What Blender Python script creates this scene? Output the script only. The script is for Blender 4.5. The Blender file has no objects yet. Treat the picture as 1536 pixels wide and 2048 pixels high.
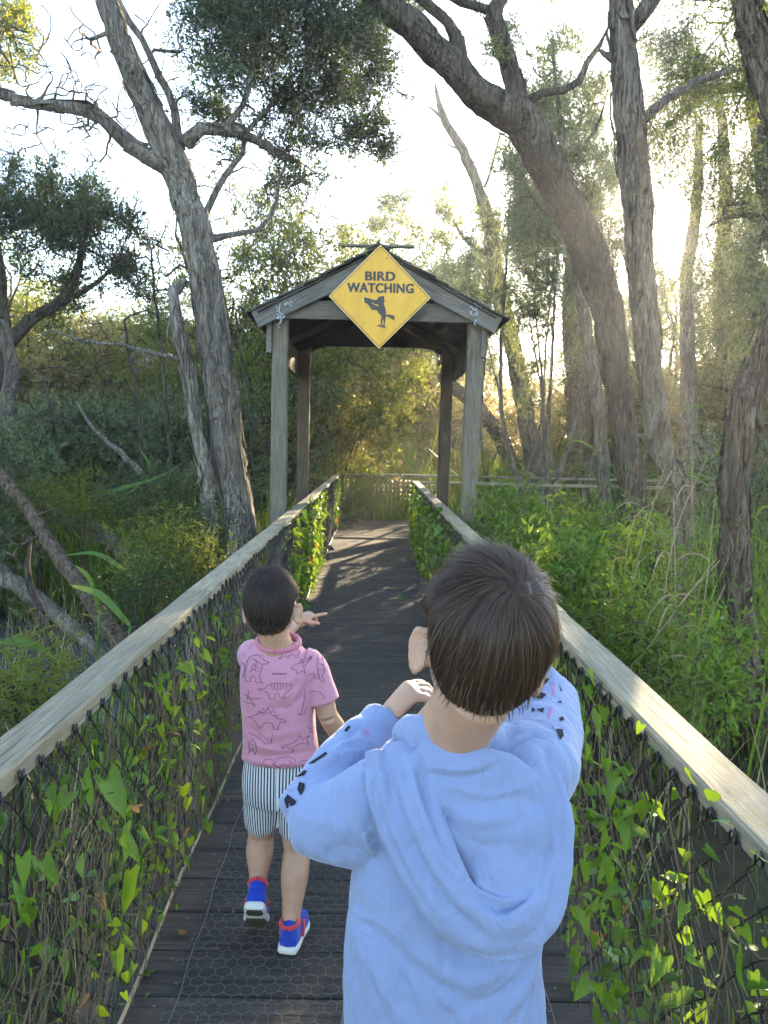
import bpy, bmesh, math, random
import numpy as np
from mathutils import Vector, Matrix, Quaternion
from mathutils import noise as mnoise

# ------------------------------------------------------------------ camera, sky, sun, exposure
SC = bpy.context.scene
COL = SC.collection
FPX = 1540.0                     # focal length in photo pixels (1536 wide)
CAM_POS = Vector((0.0, 0.0, 1.5))
PITCH, YAW, ROLL = 5.14, -0.787, 1.3
cam_d = bpy.data.cameras.new('camera')
cam = bpy.data.objects.new('camera', cam_d)
COL.objects.link(cam)
SC.camera = cam
cam_d.sensor_fit = 'HORIZONTAL'
cam_d.sensor_width = 36.0
cam_d.lens = 36.0 * FPX / 1536.0
cam_d.clip_start = 0.05
cam_d.clip_end = 6000.0
cam.location = CAM_POS
CAM_R = (Matrix.Rotation(math.radians(YAW), 3, 'Z') @ Matrix.Rotation(math.radians(90 - PITCH), 3, 'X')
         @ Matrix.Rotation(math.radians(ROLL), 3, 'Z'))
cam.rotation_euler = CAM_R.to_euler()


def ray(x, y):
    return (CAM_R @ Vector(((x - 768.0) / FPX, (1024.0 - y) / FPX, -1.0)))


def P(x, y, Y):
    """photo pixel -> world point at distance Y along the boardwalk"""
    d = ray(x, y)
    return CAM_POS + d * (Y / d.y)


def PZ(x, y, z):
    """photo pixel -> world point at height z"""
    d = ray(x, y)
    return CAM_POS + d * ((z - CAM_POS.z) / d.z)


SUN_DIR = ray(1348, 432).normalized()
SUN_EL = math.asin(SUN_DIR.z)
SUN_AZ = math.atan2(SUN_DIR.x, SUN_DIR.y)      # clockwise from +Y
world = bpy.data.worlds.new('World')
SC.world = world
world.use_nodes = True
wn, wl = world.node_tree.nodes, world.node_tree.links
sky = wn.new('ShaderNodeTexSky')
sky.sky_type = 'NISHITA'
sky.sun_disc = False
sky.sun_elevation = SUN_EL
sky.sun_rotation = SUN_AZ
sky.air_density = 1.0
sky.dust_density = 0.4
sky.ozone_density = 1.0
bg = wn['Background']
wl.new(sky.outputs[0], bg.inputs[0])
bg.inputs[1].default_value = 0.15
# the sun's own disc in the sky (dimmed; its light on the scene comes from the sun lamp)
wtc = wn.new('ShaderNodeTexCoord')
wdot = wn.new('ShaderNodeVectorMath'); wdot.operation = 'DOT_PRODUCT'
wdot.inputs[1].default_value = SUN_DIR
wl.new(wtc.outputs['Generated'], wdot.inputs[0])
wmr = wn.new('ShaderNodeMapRange')
wmr.inputs['From Min'].default_value = math.cos(math.radians(0.75))
wmr.inputs['From Max'].default_value = math.cos(math.radians(0.45))
wmr.inputs['To Min'].default_value = 0.0
wmr.inputs['To Max'].default_value = 90.0
wl.new(wdot.outputs['Value'], wmr.inputs['Value'])
bg2 = wn.new('ShaderNodeBackground')
bg2.inputs[0].default_value = (1.0, 0.82, 0.55, 1)
wl.new(wmr.outputs[0], bg2.inputs[1])
wadd = wn.new('ShaderNodeAddShader')
wl.new(bg.outputs[0], wadd.inputs[0]); wl.new(bg2.outputs[0], wadd.inputs[1])
wl.new(wadd.outputs[0], wn['World Output'].inputs['Surface'])

sun_d = bpy.data.lights.new('sun', 'SUN')
sun_d.energy = 5.0
sun_d.angle = math.radians(0.53)
sun_d.color = (1.0, 0.80, 0.52)
sun = bpy.data.objects.new('sun', sun_d)
COL.objects.link(sun)
sun.rotation_euler = SUN_DIR.to_track_quat('Z', 'Y').to_euler()

vs = SC.view_settings
vs.view_transform = 'Standard'
vs.look = 'None'
vs.exposure = 2.55
vs.gamma = 1.0
vs.use_curve_mapping = False
SC.cycles.use_denoising = True
SC.cycles.max_bounces = 5
SC.cycles.transparent_max_bounces = 8
SC.cycles.diffuse_bounces = 2
SC.cycles.glossy_bounces = 2
SC.cycles.transmission_bounces = 3
SC.cycles.use_adaptive_sampling = True
SC.cycles.adaptive_threshold = 0.03
SC.cycles.sample_clamp_indirect = 6.0
SC.cycles.sample_clamp_direct = 20.0
SC.cycles.caustics_reflective = False
SC.cycles.caustics_refractive = False
SC.cycles.volume_bounces = 0

# ------------------------------------------------------------------ helpers
RNG = np.random.default_rng(7)
random.seed(7)


def tag(o, label=None, category=None, group=None, kind=None):
    if label: o['label'] = label
    if category: o['category'] = category
    if group: o['group'] = group
    if kind: o['kind'] = kind
    return o


def empty(name, loc=(0, 0, 0), label=None, category=None, group=None, kind=None):
    o = bpy.data.objects.new(name, None)
    o.empty_display_size = 0.1
    COL.objects.link(o)
    o.location = loc
    return tag(o, label, category, group, kind)


def link(name, me, mat=None, parent=None):
    """one mesh object; parent transforms are pure translations, so world coordinates are kept"""
    o = bpy.data.objects.new(name, me)
    COL.objects.link(o)
    if mat is not None and len(me.materials) == 0:
        me.materials.append(mat)
    if parent is not None:
        o.parent = parent
        o.matrix_parent_inverse = Matrix.Translation(-world_loc(parent))
    return o


def world_loc(o):
    v = Vector(o.location)
    p = o.parent
    while p is not None:
        v = v + Vector(p.location) + (o.matrix_parent_inverse.to_translation() if o.parent is p else Vector())
        o, p = p, p.parent
    return v


def mesh_np(name, verts, faces, smooth=False):
    """fast mesh from arrays; faces is an (n,k) array or a list of such arrays"""
    verts = np.asarray(verts, dtype=np.float32).reshape(-1, 3)
    if isinstance(faces, np.ndarray):
        faces = [faces]
    faces = [np.asarray(f, dtype=np.int32) for f in faces if len(f)]
    me = bpy.data.meshes.new(name)
    me.vertices.add(len(verts))
    me.vertices.foreach_set('co', verts.ravel())
    idx = np.concatenate([f.ravel() for f in faces])
    sizes = np.concatenate([np.full(len(f), f.shape[1], dtype=np.int32) for f in faces])
    starts = np.concatenate([[0], np.cumsum(sizes)[:-1]]).astype(np.int32)
    me.loops.add(len(idx))
    me.loops.foreach_set('vertex_index', idx)
    me.polygons.add(len(sizes))
    me.polygons.foreach_set('loop_start', starts)
    if smooth:
        me.polygons.foreach_set('use_smooth', np.ones(len(sizes), dtype=bool))
    me.update(calc_edges=True)
    me.validate()
    return me


class MB:
    """collects pieces of ONE mesh"""
    def __init__(self):
        self.v, self.q, self.t, self.n = [], [], [], 0

    def add(self, verts, quads=None, tris=None):
        verts = np.asarray(verts, dtype=np.float32).reshape(-1, 3)
        self.v.append(verts)
        if quads is not None and len(quads): self.q.append(np.asarray(quads, dtype=np.int32) + self.n)
        if tris is not None and len(tris): self.t.append(np.asarray(tris, dtype=np.int32) + self.n)
        self.n += len(verts)

    def tube(self, pts, radii, sides=6, cap=True, noise_amp=0.0, rng=None, twist=0.0):
        pts = np.asarray(pts, dtype=np.float64)
        n = len(pts)
        radii = np.broadcast_to(np.asarray(radii, dtype=np.float64), (n,))
        tan = np.gradient(pts, axis=0)
        tan /= np.linalg.norm(tan, axis=1)[:, None] + 1e-9
        ref = np.array([0.0, 0.0, 1.0]) if abs(tan[0][2]) < 0.9 else np.array([1.0, 0.0, 0.0])
        u = np.cross(tan[0], ref); u /= np.linalg.norm(u)
        U = np.zeros((n, 3)); U[0] = u
        for i in range(1, n):
            u = U[i - 1] - tan[i] * np.dot(U[i - 1], tan[i])
            U[i] = u / (np.linalg.norm(u) + 1e-9)
        W = np.cross(tan, U)
        a = np.linspace(0, 2 * np.pi, sides, endpoint=False)[None, :] + twist * np.arange(n)[:, None]
        r = radii[:, None] * np.ones((n, sides))
        if noise_amp and rng is not None:
            r = r * (1 + noise_amp * rng.standard_normal((1, sides)) + 0.5 * noise_amp * rng.standard_normal((n, sides)))
        V = pts[:, None, :] + r[:, :, None] * (np.cos(a)[:, :, None] * U[:, None, :] + np.sin(a)[:, :, None] * W[:, None, :])
        i = np.arange(n - 1)[:, None] * sides
        j = np.arange(sides)[None, :]
        k = (j + 1) % sides
        q = np.stack([i + j, i + k, i + sides + k, i + sides + j], axis=-1).reshape(-1, 4)
        tr = []
        if cap:
            V2 = np.concatenate([V.reshape(-1, 3), pts[:1], pts[-1:]])
            c0, c1 = n * sides, n * sides + 1
            jj = np.arange(sides); kk = (jj + 1) % sides
            tr = np.concatenate([np.stack([kk, jj, np.full(sides, c0)], 1),
                                 np.stack([(n - 1) * sides + jj, (n - 1) * sides + kk, np.full(sides, c1)], 1)])
            self.add(V2, q, tr)
        else:
            self.add(V.reshape(-1, 3), q)

    def box(self, lo, hi):
        x0, y0, z0 = lo; x1, y1, z1 = hi
        v = [(x0, y0, z0), (x1, y0, z0), (x1, y1, z0), (x0, y1, z0), (x0, y0, z1), (x1, y0, z1), (x1, y1, z1), (x0, y1, z1)]
        q = [(0, 3, 2, 1), (4, 5, 6, 7), (0, 1, 5, 4), (1, 2, 6, 5), (2, 3, 7, 6), (3, 0, 4, 7)]
        self.add(v, q)

    def mesh(self, name, smooth=False):
        f = []
        if self.q: f.append(np.concatenate(self.q))
        if self.t: f.append(np.concatenate(self.t))
        return mesh_np(name, np.concatenate(self.v), f, smooth)

    def build(self, name, mat, parent=None, smooth=False):
        return link(name, self.mesh(name, smooth), mat, parent)


def smooth_path(pts, n):
    """Catmull-Rom through control points, n samples"""
    p = np.asarray([tuple(q) for q in pts], dtype=np.float64)
    d = np.concatenate([[0], np.cumsum(np.linalg.norm(np.diff(p[:, :3], axis=0), axis=1))])
    t = np.linspace(0, d[-1], n)
    P0 = np.vstack([2 * p[0] - p[1], p, 2 * p[-1] - p[-2]])
    out = []
    for s in t:
        i = min(max(np.searchsorted(d, s, side='right') - 1, 0), len(p) - 2)
        u = (s - d[i]) / (d[i + 1] - d[i] + 1e-12)
        a, b, c, e = P0[i], P0[i + 1], P0[i + 2], P0[i + 3]
        out.append(0.5 * (2 * b + (c - a) * u + (2 * a - 5 * b + 4 * c - e) * u * u + (3 * b - a - 3 * c + e) * u ** 3))
    return np.array(out)


def bm_mesh(name, bm, smooth=False):
    me = bpy.data.meshes.new(name)
    bm.to_mesh(me); bm.free()
    if smooth:
        me.polygons.foreach_set('use_smooth', np.ones(len(me.polygons), dtype=bool))
    return me


def board_mesh(name, L, W, T, bevel=0.004, wob=0.0, seed=0, cuts=0):
    """a sawn board, length along local X, centred on the origin"""
    bm = bmesh.new()
    bmesh.ops.create_cube(bm, size=1.0)
    for v in bm.verts:
        v.co = Vector((v.co.x * L, v.co.y * W, v.co.z * T))
    if cuts:
        ed = [e for e in bm.edges if abs(e.verts[0].co.x - e.verts[1].co.x) > L * 0.5]
        bmesh.ops.subdivide_edges(bm, edges=ed, cuts=cuts)
    if bevel:
        ed = [e for e in bm.edges if len(e.link_faces) == 2 and e.calc_face_angle(0) > 0.5]
        bmesh.ops.bevel(bm, geom=ed, offset=bevel, segments=1, affect='EDGES')
    if wob:
        r = random.Random(seed)
        ox, oy = r.random() * 99, r.random() * 99
        for v in bm.verts:
            n = mnoise.noise(Vector((v.co.x * 2.3 + ox, v.co.y * 5 + oy, 0)))
            v.co.y += wob * mnoise.noise(Vector((v.co.x * 3.1 + ox, oy, math.copysign(3, v.co.y)))) 
            v.co.z += wob * n
    return bm_mesh(name, bm)


def board(name, p0, p1, W, T, mat, parent=None, up=(0, 0, 1), bevel=0.004, wob=0.0, cuts=0, me=None):
    """board from p0 to p1; W across, T along 'up'"""
    p0, p1, up = Vector(p0), Vector(p1), Vector(up)
    x = (p1 - p0); L = x.length; x.normalize()
    z = (up - x * up.dot(x)).normalized(); y = z.cross(x)
    if me is None:
        me = board_mesh(name, L, W, T, bevel, wob, random.randrange(9999), cuts)
    o = link(name, me, mat)
    M = Matrix((x, y, z)).transposed().to_4x4()
    M.translation = (p0 + p1) / 2
    if parent is not None:
        o.parent = parent
        M.translation -= world_loc(parent)
    o.matrix_basis = M
    return o


# ------------------------------------------------------------------ materials
class NT:
    def __init__(self, name):
        self.m = bpy.data.materials.new(name)
        self.m.use_nodes = True
        self.t = self.m.node_tree
        self.n, self.l = self.t.nodes, self.t.links
        self.b = self.n['Principled BSDF']
        self.out = self.n['Material Output']

    def node(self, kind, **kw):
        nd = self.n.new('ShaderNode' + kind)
        for k, v in kw.items():
            if k.startswith('i_'):
                nd.inputs[k[2:].replace('_', ' ')].default_value = v
            else:
                setattr(nd, k, v)
        return nd

    def link(self, a, b):
        self.l.new(a, b)

    def coords(self, kind='Object', scale=(1, 1, 1), rnd=False):
        tc = self.node('TexCoord')
        mp = self.node('Mapping')
        mp.inputs['Scale'].default_value = scale
        src = tc.outputs[kind]
        if rnd:
            oi = self.node('ObjectInfo')
            mul = self.node('VectorMath', operation='SCALE')
            cmb = self.node('CombineXYZ')
            for k in range(3): self.link(oi.outputs['Random'], cmb.inputs[k])
            mul.inputs[3].default_value = 57.0
            self.link(cmb.outputs[0], mul.inputs[0])
            ad = self.node('VectorMath', operation='ADD')
            self.link(src, ad.inputs[0]); self.link(mul.outputs[0], ad.inputs[1])
            src = ad.outputs[0]
        self.link(src, mp.inputs['Vector'])
        return mp.outputs[0]

    def noise(self, vec, scale=5, detail=4, rough=0.6, dist=0.0):
        nd = self.node('TexNoise')
        nd.inputs['Scale'].default_value = scale
        nd.inputs['Detail'].default_value = detail
        nd.inputs['Roughness'].default_value = rough
        nd.inputs['Distortion'].default_value = dist
        if vec is not None: self.link(vec, nd.inputs['Vector'])
        return nd.outputs['Fac']

    def ramp(self, fac, stops, interp='LINEAR'):
        nd = self.node('ValToRGB')
        cr = nd.color_ramp
        cr.interpolation = interp
        while len(cr.elements) < len(stops): cr.elements.new(0.5)
        for e, (p, c) in zip(cr.elements, stops):
            e.position = p
            e.color = (*c, 1.0) if len(c) == 3 else c
        self.link(fac, nd.inputs[0])
        return nd.outputs[0]

    def mix(self, fac, a, b, mode='MIX'):
        nd = self.node('Mix', data_type='RGBA', blend_type=mode)
        for src, k in ((fac, 0), (a, 6), (b, 7)):
            if hasattr(src, 'is_output') or hasattr(src, 'links'):
                self.link(src, nd.inputs[k])
            elif k == 0:
                nd.inputs[0].default_value = src
            else:
                nd.inputs[k].default_value = (*src, 1.0)
        return nd.outputs[2]

    def math(self, op, a, b=0.0, clamp=False):
        nd = self.node('Math', operation=op, use_clamp=clamp)
        for k, s in enumerate((a, b)):
            if hasattr(s, 'links'): self.link(s, nd.inputs[k])
            else: nd.inputs[k].default_value = s
        return nd.outputs[0]

    def bump(self, h, strength=0.4, dist=0.01):
        nd = self.node('Bump')
        nd.inputs['Strength'].default_value = strength
        nd.inputs['Distance'].default_value = dist
        self.link(h, nd.inputs['Height'])
        self.link(nd.outputs[0], self.b.inputs['Normal'])
        return nd

    def base(self, c, rough=0.8, spec=0.3):
        if hasattr(c, 'links'): self.link(c, self.b.inputs['Base Color'])
        else: self.b.inputs['Base Color'].default_value = (*c, 1.0)
        self.b.inputs['Roughness'].default_value = rough
        self.b.inputs['Specular IOR Level'].default_value = spec
        return self.m


def m_plain(name, c, rough=0.7, spec=0.3):
    return NT(name).base(c, rough, spec)


def m_wood(name, dark, mid, light, stain=None, stain_amt=0.5, grain=1.0, rough=0.85, moss=None, bump=0.5):
    t = NT(name)
    v = t.coords('Object', (1.2 * grain, 16 * grain, 16 * grain), rnd=True)
    g = t.noise(v, 5.0, 6, 0.65, 0.6)
    v2 = t.coords('Object', (1, 1.6, 1.6), rnd=True)
    big = t.noise(v2, 3.0, 4, 0.6)
    c = t.ramp(g, [(0.25, dark), (0.5, mid), (0.75, light)])
    oi = t.node('ObjectInfo')
    tone = t.ramp(oi.outputs['Random'], [(0, (0.72, 0.72, 0.74)), (1, (1.15, 1.12, 1.05))])
    c = t.mix(1.0, c, tone, 'MULTIPLY')
    if stain:
        c = t.mix(t.math('MULTIPLY', t.ramp(big, [(0.42, (0, 0, 0)), (0.66, (1, 1, 1))]), stain_amt), c, stain)
    if moss:
        fine = t.noise(t.coords('Object', (1, 1, 1), rnd=True), 22, 5, 0.7)
        c = t.mix(t.math('MULTIPLY', t.ramp(fine, [(0.5, (0, 0, 0)), (0.68, (1, 1, 1))]), 0.55), c, moss)
    crack = t.noise(t.coords('Object', (0.6, 30, 30), rnd=True), 4.0, 3, 0.5, 0.4)
    cr = t.ramp(crack, [(0.30, (0.25, 0.25, 0.25)), (0.38, (1, 1, 1))])
    c = t.mix(0.8, c, cr, 'MULTIPLY')
    h = t.math('ADD', g, t.math('MULTIPLY', cr, 0.6))
    t.bump(h, bump, 0.006)
    return t.base(c, rough, 0.25)


def m_bark(name, dark, mid, light, sc=1.0, bump=1.0):
    t = NT(name)
    g = t.noise(t.coords('Object', (14 * sc, 14 * sc, 1.9 * sc)), 1.6, 8, 0.72, 1.6)
    fib = t.noise(t.coords('Object', (60 * sc, 60 * sc, 4.5 * sc)), 1.5, 4, 0.65, 0.8)
    big = t.noise(t.coords('Object', (3.2, 3.2, 1.3)), 1.5, 5, 0.65, 0.6)
    c = t.ramp(g, [(0.34, dark), (0.47, mid), (0.60, light), (0.75, mid)])
    c = t.mix(t.math('MULTIPLY', t.ramp(big, [(0.44, (0, 0, 0)), (0.62, (1, 1, 1))]), 0.65), c, tuple(0.55 * a + 0.012 for a in mid))
    c = t.mix(0.75, c, t.ramp(fib, [(0.34, (0.30, 0.29, 0.28)), (0.52, (1, 1, 1)), (0.8, (1.25, 1.22, 1.18))]), 'MULTIPLY')
    crack = t.ramp(g, [(0.30, (0, 0, 0)), (0.42, (1, 1, 1))])
    t.bump(t.math('ADD', t.math('ADD', g, t.math('MULTIPLY', fib, 0.35)), t.math('MULTIPLY', crack, 0.5)), bump, 0.035)
    return t.base(c, 0.9, 0.15)


def m_leaf(name, dark, light, trans=0.45, tcol=None, rough=0.45, spec=0.35, clump=0.7):
    """thin leaf: diffuse + gloss, with light coming through from behind"""
    t = NT(name)
    ge = t.node('NewGeometry')
    n = t.noise(ge.outputs['Position'], clump, 3, 0.6)
    r = t.math('ADD', t.math('MULTIPLY', ge.outputs['Random Per Island'], 0.6), t.math('MULTIPLY', n, 0.7))
    c = t.ramp(r, [(0.25, dark), (0.95, light)])
    t.base(c, rough, spec)
    tr = t.node('BsdfTranslucent')
    if tcol is None: tcol = tuple(min(1, a * k) for a, k in zip(light, (1.9, 1.5, 0.7)))
    tc = t.ramp(r, [(0.2, tuple(0.55 * a for a in tcol)), (0.95, tcol)])
    t.link(tc, tr.inputs['Color'])
    mx = t.node('MixShader')
    mx.inputs[0].default_value = trans
    t.link(t.b.outputs[0], mx.inputs[1]); t.link(tr.outputs[0], mx.inputs[2])
    t.link(mx.outputs[0], t.out.inputs['Surface'])
    return t.m
# ------------------------------------------------------------------ ground and water
GZ = -0.50                      # ground beside the deck
WZ = -0.56                      # water
M_SOIL = None


def make_ground():
    t = NT('soil')
    v = t.coords('Object')
    n = t.noise(v, 1.3, 6, 0.65)
    n2 = t.noise(v, 14, 5, 0.7)
    c = t.ramp(n, [(0.3, (0.022, 0.018, 0.010)), (0.55, (0.05, 0.045, 0.022)), (0.75, (0.045, 0.06, 0.02))])
    c = t.mix(t.math('MULTIPLY', n2, 0.7), c, (0.075, 0.062, 0.035))
    t.bump(n2, 0.8, 0.03)
    m = t.base(c, 0.95, 0.1)
    # one sheet to the horizon, finer near the boardwalk
    xs = np.unique(np.concatenate([np.linspace(-600, -26, 12), np.linspace(-26, 26, 105), np.linspace(26, 600, 12)]))
    ys = np.unique(np.concatenate([np.linspace(-120, -6, 8), np.linspace(-6, 46, 105), np.linspace(46, 900, 14)]))
    X, Y = np.meshgrid(xs, ys)
    Z = np.full_like(X, GZ)
    Z += 0.05 * np.sin(X * 1.7 + 0.6 * np.sin(Y * 1.1)) * np.cos(Y * 1.3) + 0.03 * np.sin(X * 4.1 + Y * 3.3)
    pond = np.exp(-(((X + 4.6) / 2.9) ** 2 + ((Y - 8.0) / 3.2) ** 2) ** 1.5)
    pond2 = np.exp(-(((X + 9.0) / 5.0) ** 2 + ((Y - 12.0) / 4.0) ** 2) ** 1.5)
    Z -= 0.42 * np.maximum(pond, pond2)
    V = np.stack([X, Y, Z], -1).reshape(-1, 3)
    ny, nx = X.shape
    i = np.arange(ny - 1)[:, None] * nx + np.arange(nx - 1)[None, :]
    q = np.stack([i, i + 1, i + nx + 1, i + nx], -1).reshape(-1, 4)
    tag(link('ground', mesh_np('ground', V, q, True), m), 'dark leaf-littered swamp soil beside the boardwalk', kind='structure')
    t = NT('swamp_water')
    w = t.noise(t.coords('Object', (1, 1, 1)), 9, 3, 0.6)
    t.bump(w, 0.6, 0.03)
    t.base((0.11, 0.12, 0.12), 0.16, 0.5)
    xs = np.linspace(-15, -1.6, 20); ys = np.linspace(3.2, 17, 20)
    X, Y = np.meshgrid(xs, ys)
    V = np.stack([X, Y, np.full_like(X, WZ)], -1).reshape(-1, 3)
    i = np.arange(19)[:, None] * 20 + np.arange(19)[None, :]
    q = np.stack([i, i + 1, i + 21, i + 20], -1).reshape(-1, 4)
    tag(link('water', mesh_np('water', V, q), t.m), 'still swamp water reflecting the sky', kind='structure')


make_ground()

# ------------------------------------------------------------------ boardwalk
M_PLANK = m_wood('plank_wood', (0.024, 0.019, 0.015), (0.074, 0.060, 0.047), (0.16, 0.135, 0.105), stain=(0.040, 0.036, 0.033), stain_amt=0.75, rough=0.72, bump=0.7)
M_RAIL = m_wood('rail_wood', (0.165, 0.138, 0.09), (0.31, 0.262, 0.18), (0.45, 0.39, 0.285), stain=(0.19, 0.17, 0.13), stain_amt=0.5, moss=(0.20, 0.20, 0.08), rough=0.8)
M_POST = m_wood('post_wood', (0.095, 0.084, 0.062), (0.175, 0.155, 0.12), (0.26, 0.235, 0.19), stain=(0.10, 0.095, 0.065), stain_amt=0.6, rough=0.85)
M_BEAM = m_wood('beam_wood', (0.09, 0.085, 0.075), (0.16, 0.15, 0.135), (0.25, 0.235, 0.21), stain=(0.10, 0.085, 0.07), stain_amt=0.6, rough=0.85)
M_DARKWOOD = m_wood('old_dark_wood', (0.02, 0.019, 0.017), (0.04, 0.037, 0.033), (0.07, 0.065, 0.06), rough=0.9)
M_BROWNPOST = m_wood('brown_post_wood', (0.050, 0.037, 0.024), (0.10, 0.076, 0.052), (0.155, 0.122, 0.085), stain=(0.07, 0.06, 0.042), stain_amt=0.5, rough=0.85)
M_WIRE = m_plain('black_coated_wire', (0.012, 0.012, 0.013), 0.35, 0.5)
M_GALV = NT('galvanised_wire').base((0.15, 0.148, 0.145), 0.55, 0.5)
M_CANE = m_plain('tan_conduit', (0.34, 0.27, 0.18), 0.55, 0.4)

XL, XR = -0.635, 0.600          # chain-link planes left and right
RAIL_Z = 0.90
FAR_Y, TURN_Y = 14.9, 12.35

bw = empty('boardwalk', (0, 0, 0), 'timber boardwalk deck of weathered cross planks', kind='structure')
PITCH_P = 0.1885
plank_variants = [board_mesh('plank', 1.50, PITCH_P - 0.007, 0.045, 0.004, 0.0028, 30 + k, cuts=14) for k in range(5)]
y = 0.36
k = 0
while y < FAR_Y + 0.1:
    o = link('plank', plank_variants[k % 5], M_PLANK, bw)
    o.location = (random.uniform(-0.012, 0.012) - 0.01, y, -0.0225 + random.uniform(-0.0025, 0.0015))
    o.rotation_euler = (random.uniform(-0.006, 0.006), 0, random.uniform(-0.003, 0.003) + (math.pi if k % 2 else 0))
    y += PITCH_P; k += 1
# bearers under the deck
for x in (-0.55, 0.52):
    board('bearer', (x, 0.2, -0.12), (x, FAR_Y + 0.1, -0.12), 0.09, 0.14, M_DARKWOOD, bw)
for yy in np.arange(0.6, 15, 2.4):
    for x in (-0.6, 0.57):
        board('stump', (x, yy, -0.9), (x, yy, -0.19), 0.12, 0.12, M_DARKWOOD, bw, up=(0, 1, 0))
# branch to the right
branch_plank = board_mesh('plank', FAR_Y - TURN_Y + 0.1, PITCH_P - 0.007, 0.045, 0.004, 0.0028, 77, cuts=10)
x = 0.86
while x < 10.5:
    o = link('plank', branch_plank, M_PLANK, bw)
    o.location = (x, (FAR_Y + TURN_Y) / 2, -0.0225 + random.uniform(-0.0025, 0.0015))
    o.rotation_euler = (0, 0, math.pi / 2)
    x += PITCH_P
board('bearer', (0.8, TURN_Y - 0.03, -0.12), (10.5, TURN_Y - 0.03, -0.12), 0.06, 0.19, M_POST, bw)
board('bearer', (0.8, FAR_Y, -0.12), (10.5, FAR_Y, -0.12), 0.09, 0.14, M_DARKWOOD, bw)
for xx in np.arange(1.2, 10.5, 1.5):
    for yy in (TURN_Y + 0.1, FAR_Y - 0.05):
        board('stump', (xx, yy, -0.9), (xx, yy, -0.19), 0.12, 0.12, M_DARKWOOD, bw, up=(0, 1, 0))


def hex_netting(x0, x1, y0, y1, cell, wire, z, seed):
    """twisted hexagonal netting lying on the planks"""
    rng = np.random.default_rng(seed)
    h = cell / math.sqrt(3)             # hexagon side
    mb = MB()
    rows = int((y1 - y0) / (1.5 * h)); cols = int((x1 - x0) / cell)
    seg = []
    for r in range(rows):
        cy = y0 + r * 1.5 * h
        off = (r % 2) * 0.5 * cell
        for c in range(cols):
            cx = x0 + c * cell + off
            top = (cx, cy + h); ul = (cx - cell / 2, cy + h / 2); ll = (cx - cell / 2, cy - h / 2); ur = (cx + cell / 2, cy + h / 2)
            seg += [(top, ul), (ul, ll), (top, ur)]
    S = np.array(seg, dtype=np.float64)
    # displace consistently by position so joints stay shut
    def warp(p):
        x, y = p[:, 0], p[:, 1]
        dx = 0.006 * np.sin(y * 3.1 + x * 9) + 0.004 * np.sin(x * 37 + y * 23) + 0.003 * np.sin(y * 61 - x * 41)
        dy = 0.006 * np.sin(x * 4.3 + y * 7) + 0.004 * np.sin(x * 29 - y * 31)
        dz = 0.003 + 0.003 * np.abs(np.sin(x * 19 + y * 11)) + 0.002 * np.sin(y * 2 * np.pi / PITCH_P)
        return np.stack([x + dx, y + dy, z + dz], 1)
    A, B = warp(S[:, 0]), warp(S[:, 1])
    d = B - A; L = np.linalg.norm(d, axis=1, keepdims=True); d /= L
    side = np.cross(d, [0, 0, 1.0]); side /= np.linalg.norm(side, axis=1, keepdims=True)
    up = np.cross(side, d)
    w = wire
    offs = [side * w, -side * w * 0.5 + up * w * 0.87, -side * w * 0.5 - up * w * 0.87]
    V = np.stack([A + offs[0], A + offs[1], A + offs[2], B + offs[0], B + offs[1], B + offs[2]], 1).reshape(-1, 3)
    i = np.arange(len(S))[:, None] * 6
    q = np.concatenate([i + np.array([[0, 1, 4, 3]]), i + np.array([[1, 2, 5, 4]]), i + np.array([[2, 0, 3, 5]])])
    mb.add(V, q)
    return mb


nb = hex_netting(-0.50, 0.50, 0.7, 9.2, 0.040, 0.0007, 0.0, 3)
# selvedge wire
for xx in (-0.505, 0.505):
    yy = np.linspace(0.7, 9.2, 200)
    nb.tube(np.stack([xx + 0.006 * np.sin(yy * 3.1 + xx * 9) + 0.004 * np.sin(yy * 17), yy, np.full_like(yy, 0.004)], 1), 0.0014, 4)
tag(nb.build('wire_netting', M_GALV), 'hexagonal wire netting strip laid along the deck planks', 'wire netting')


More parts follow.
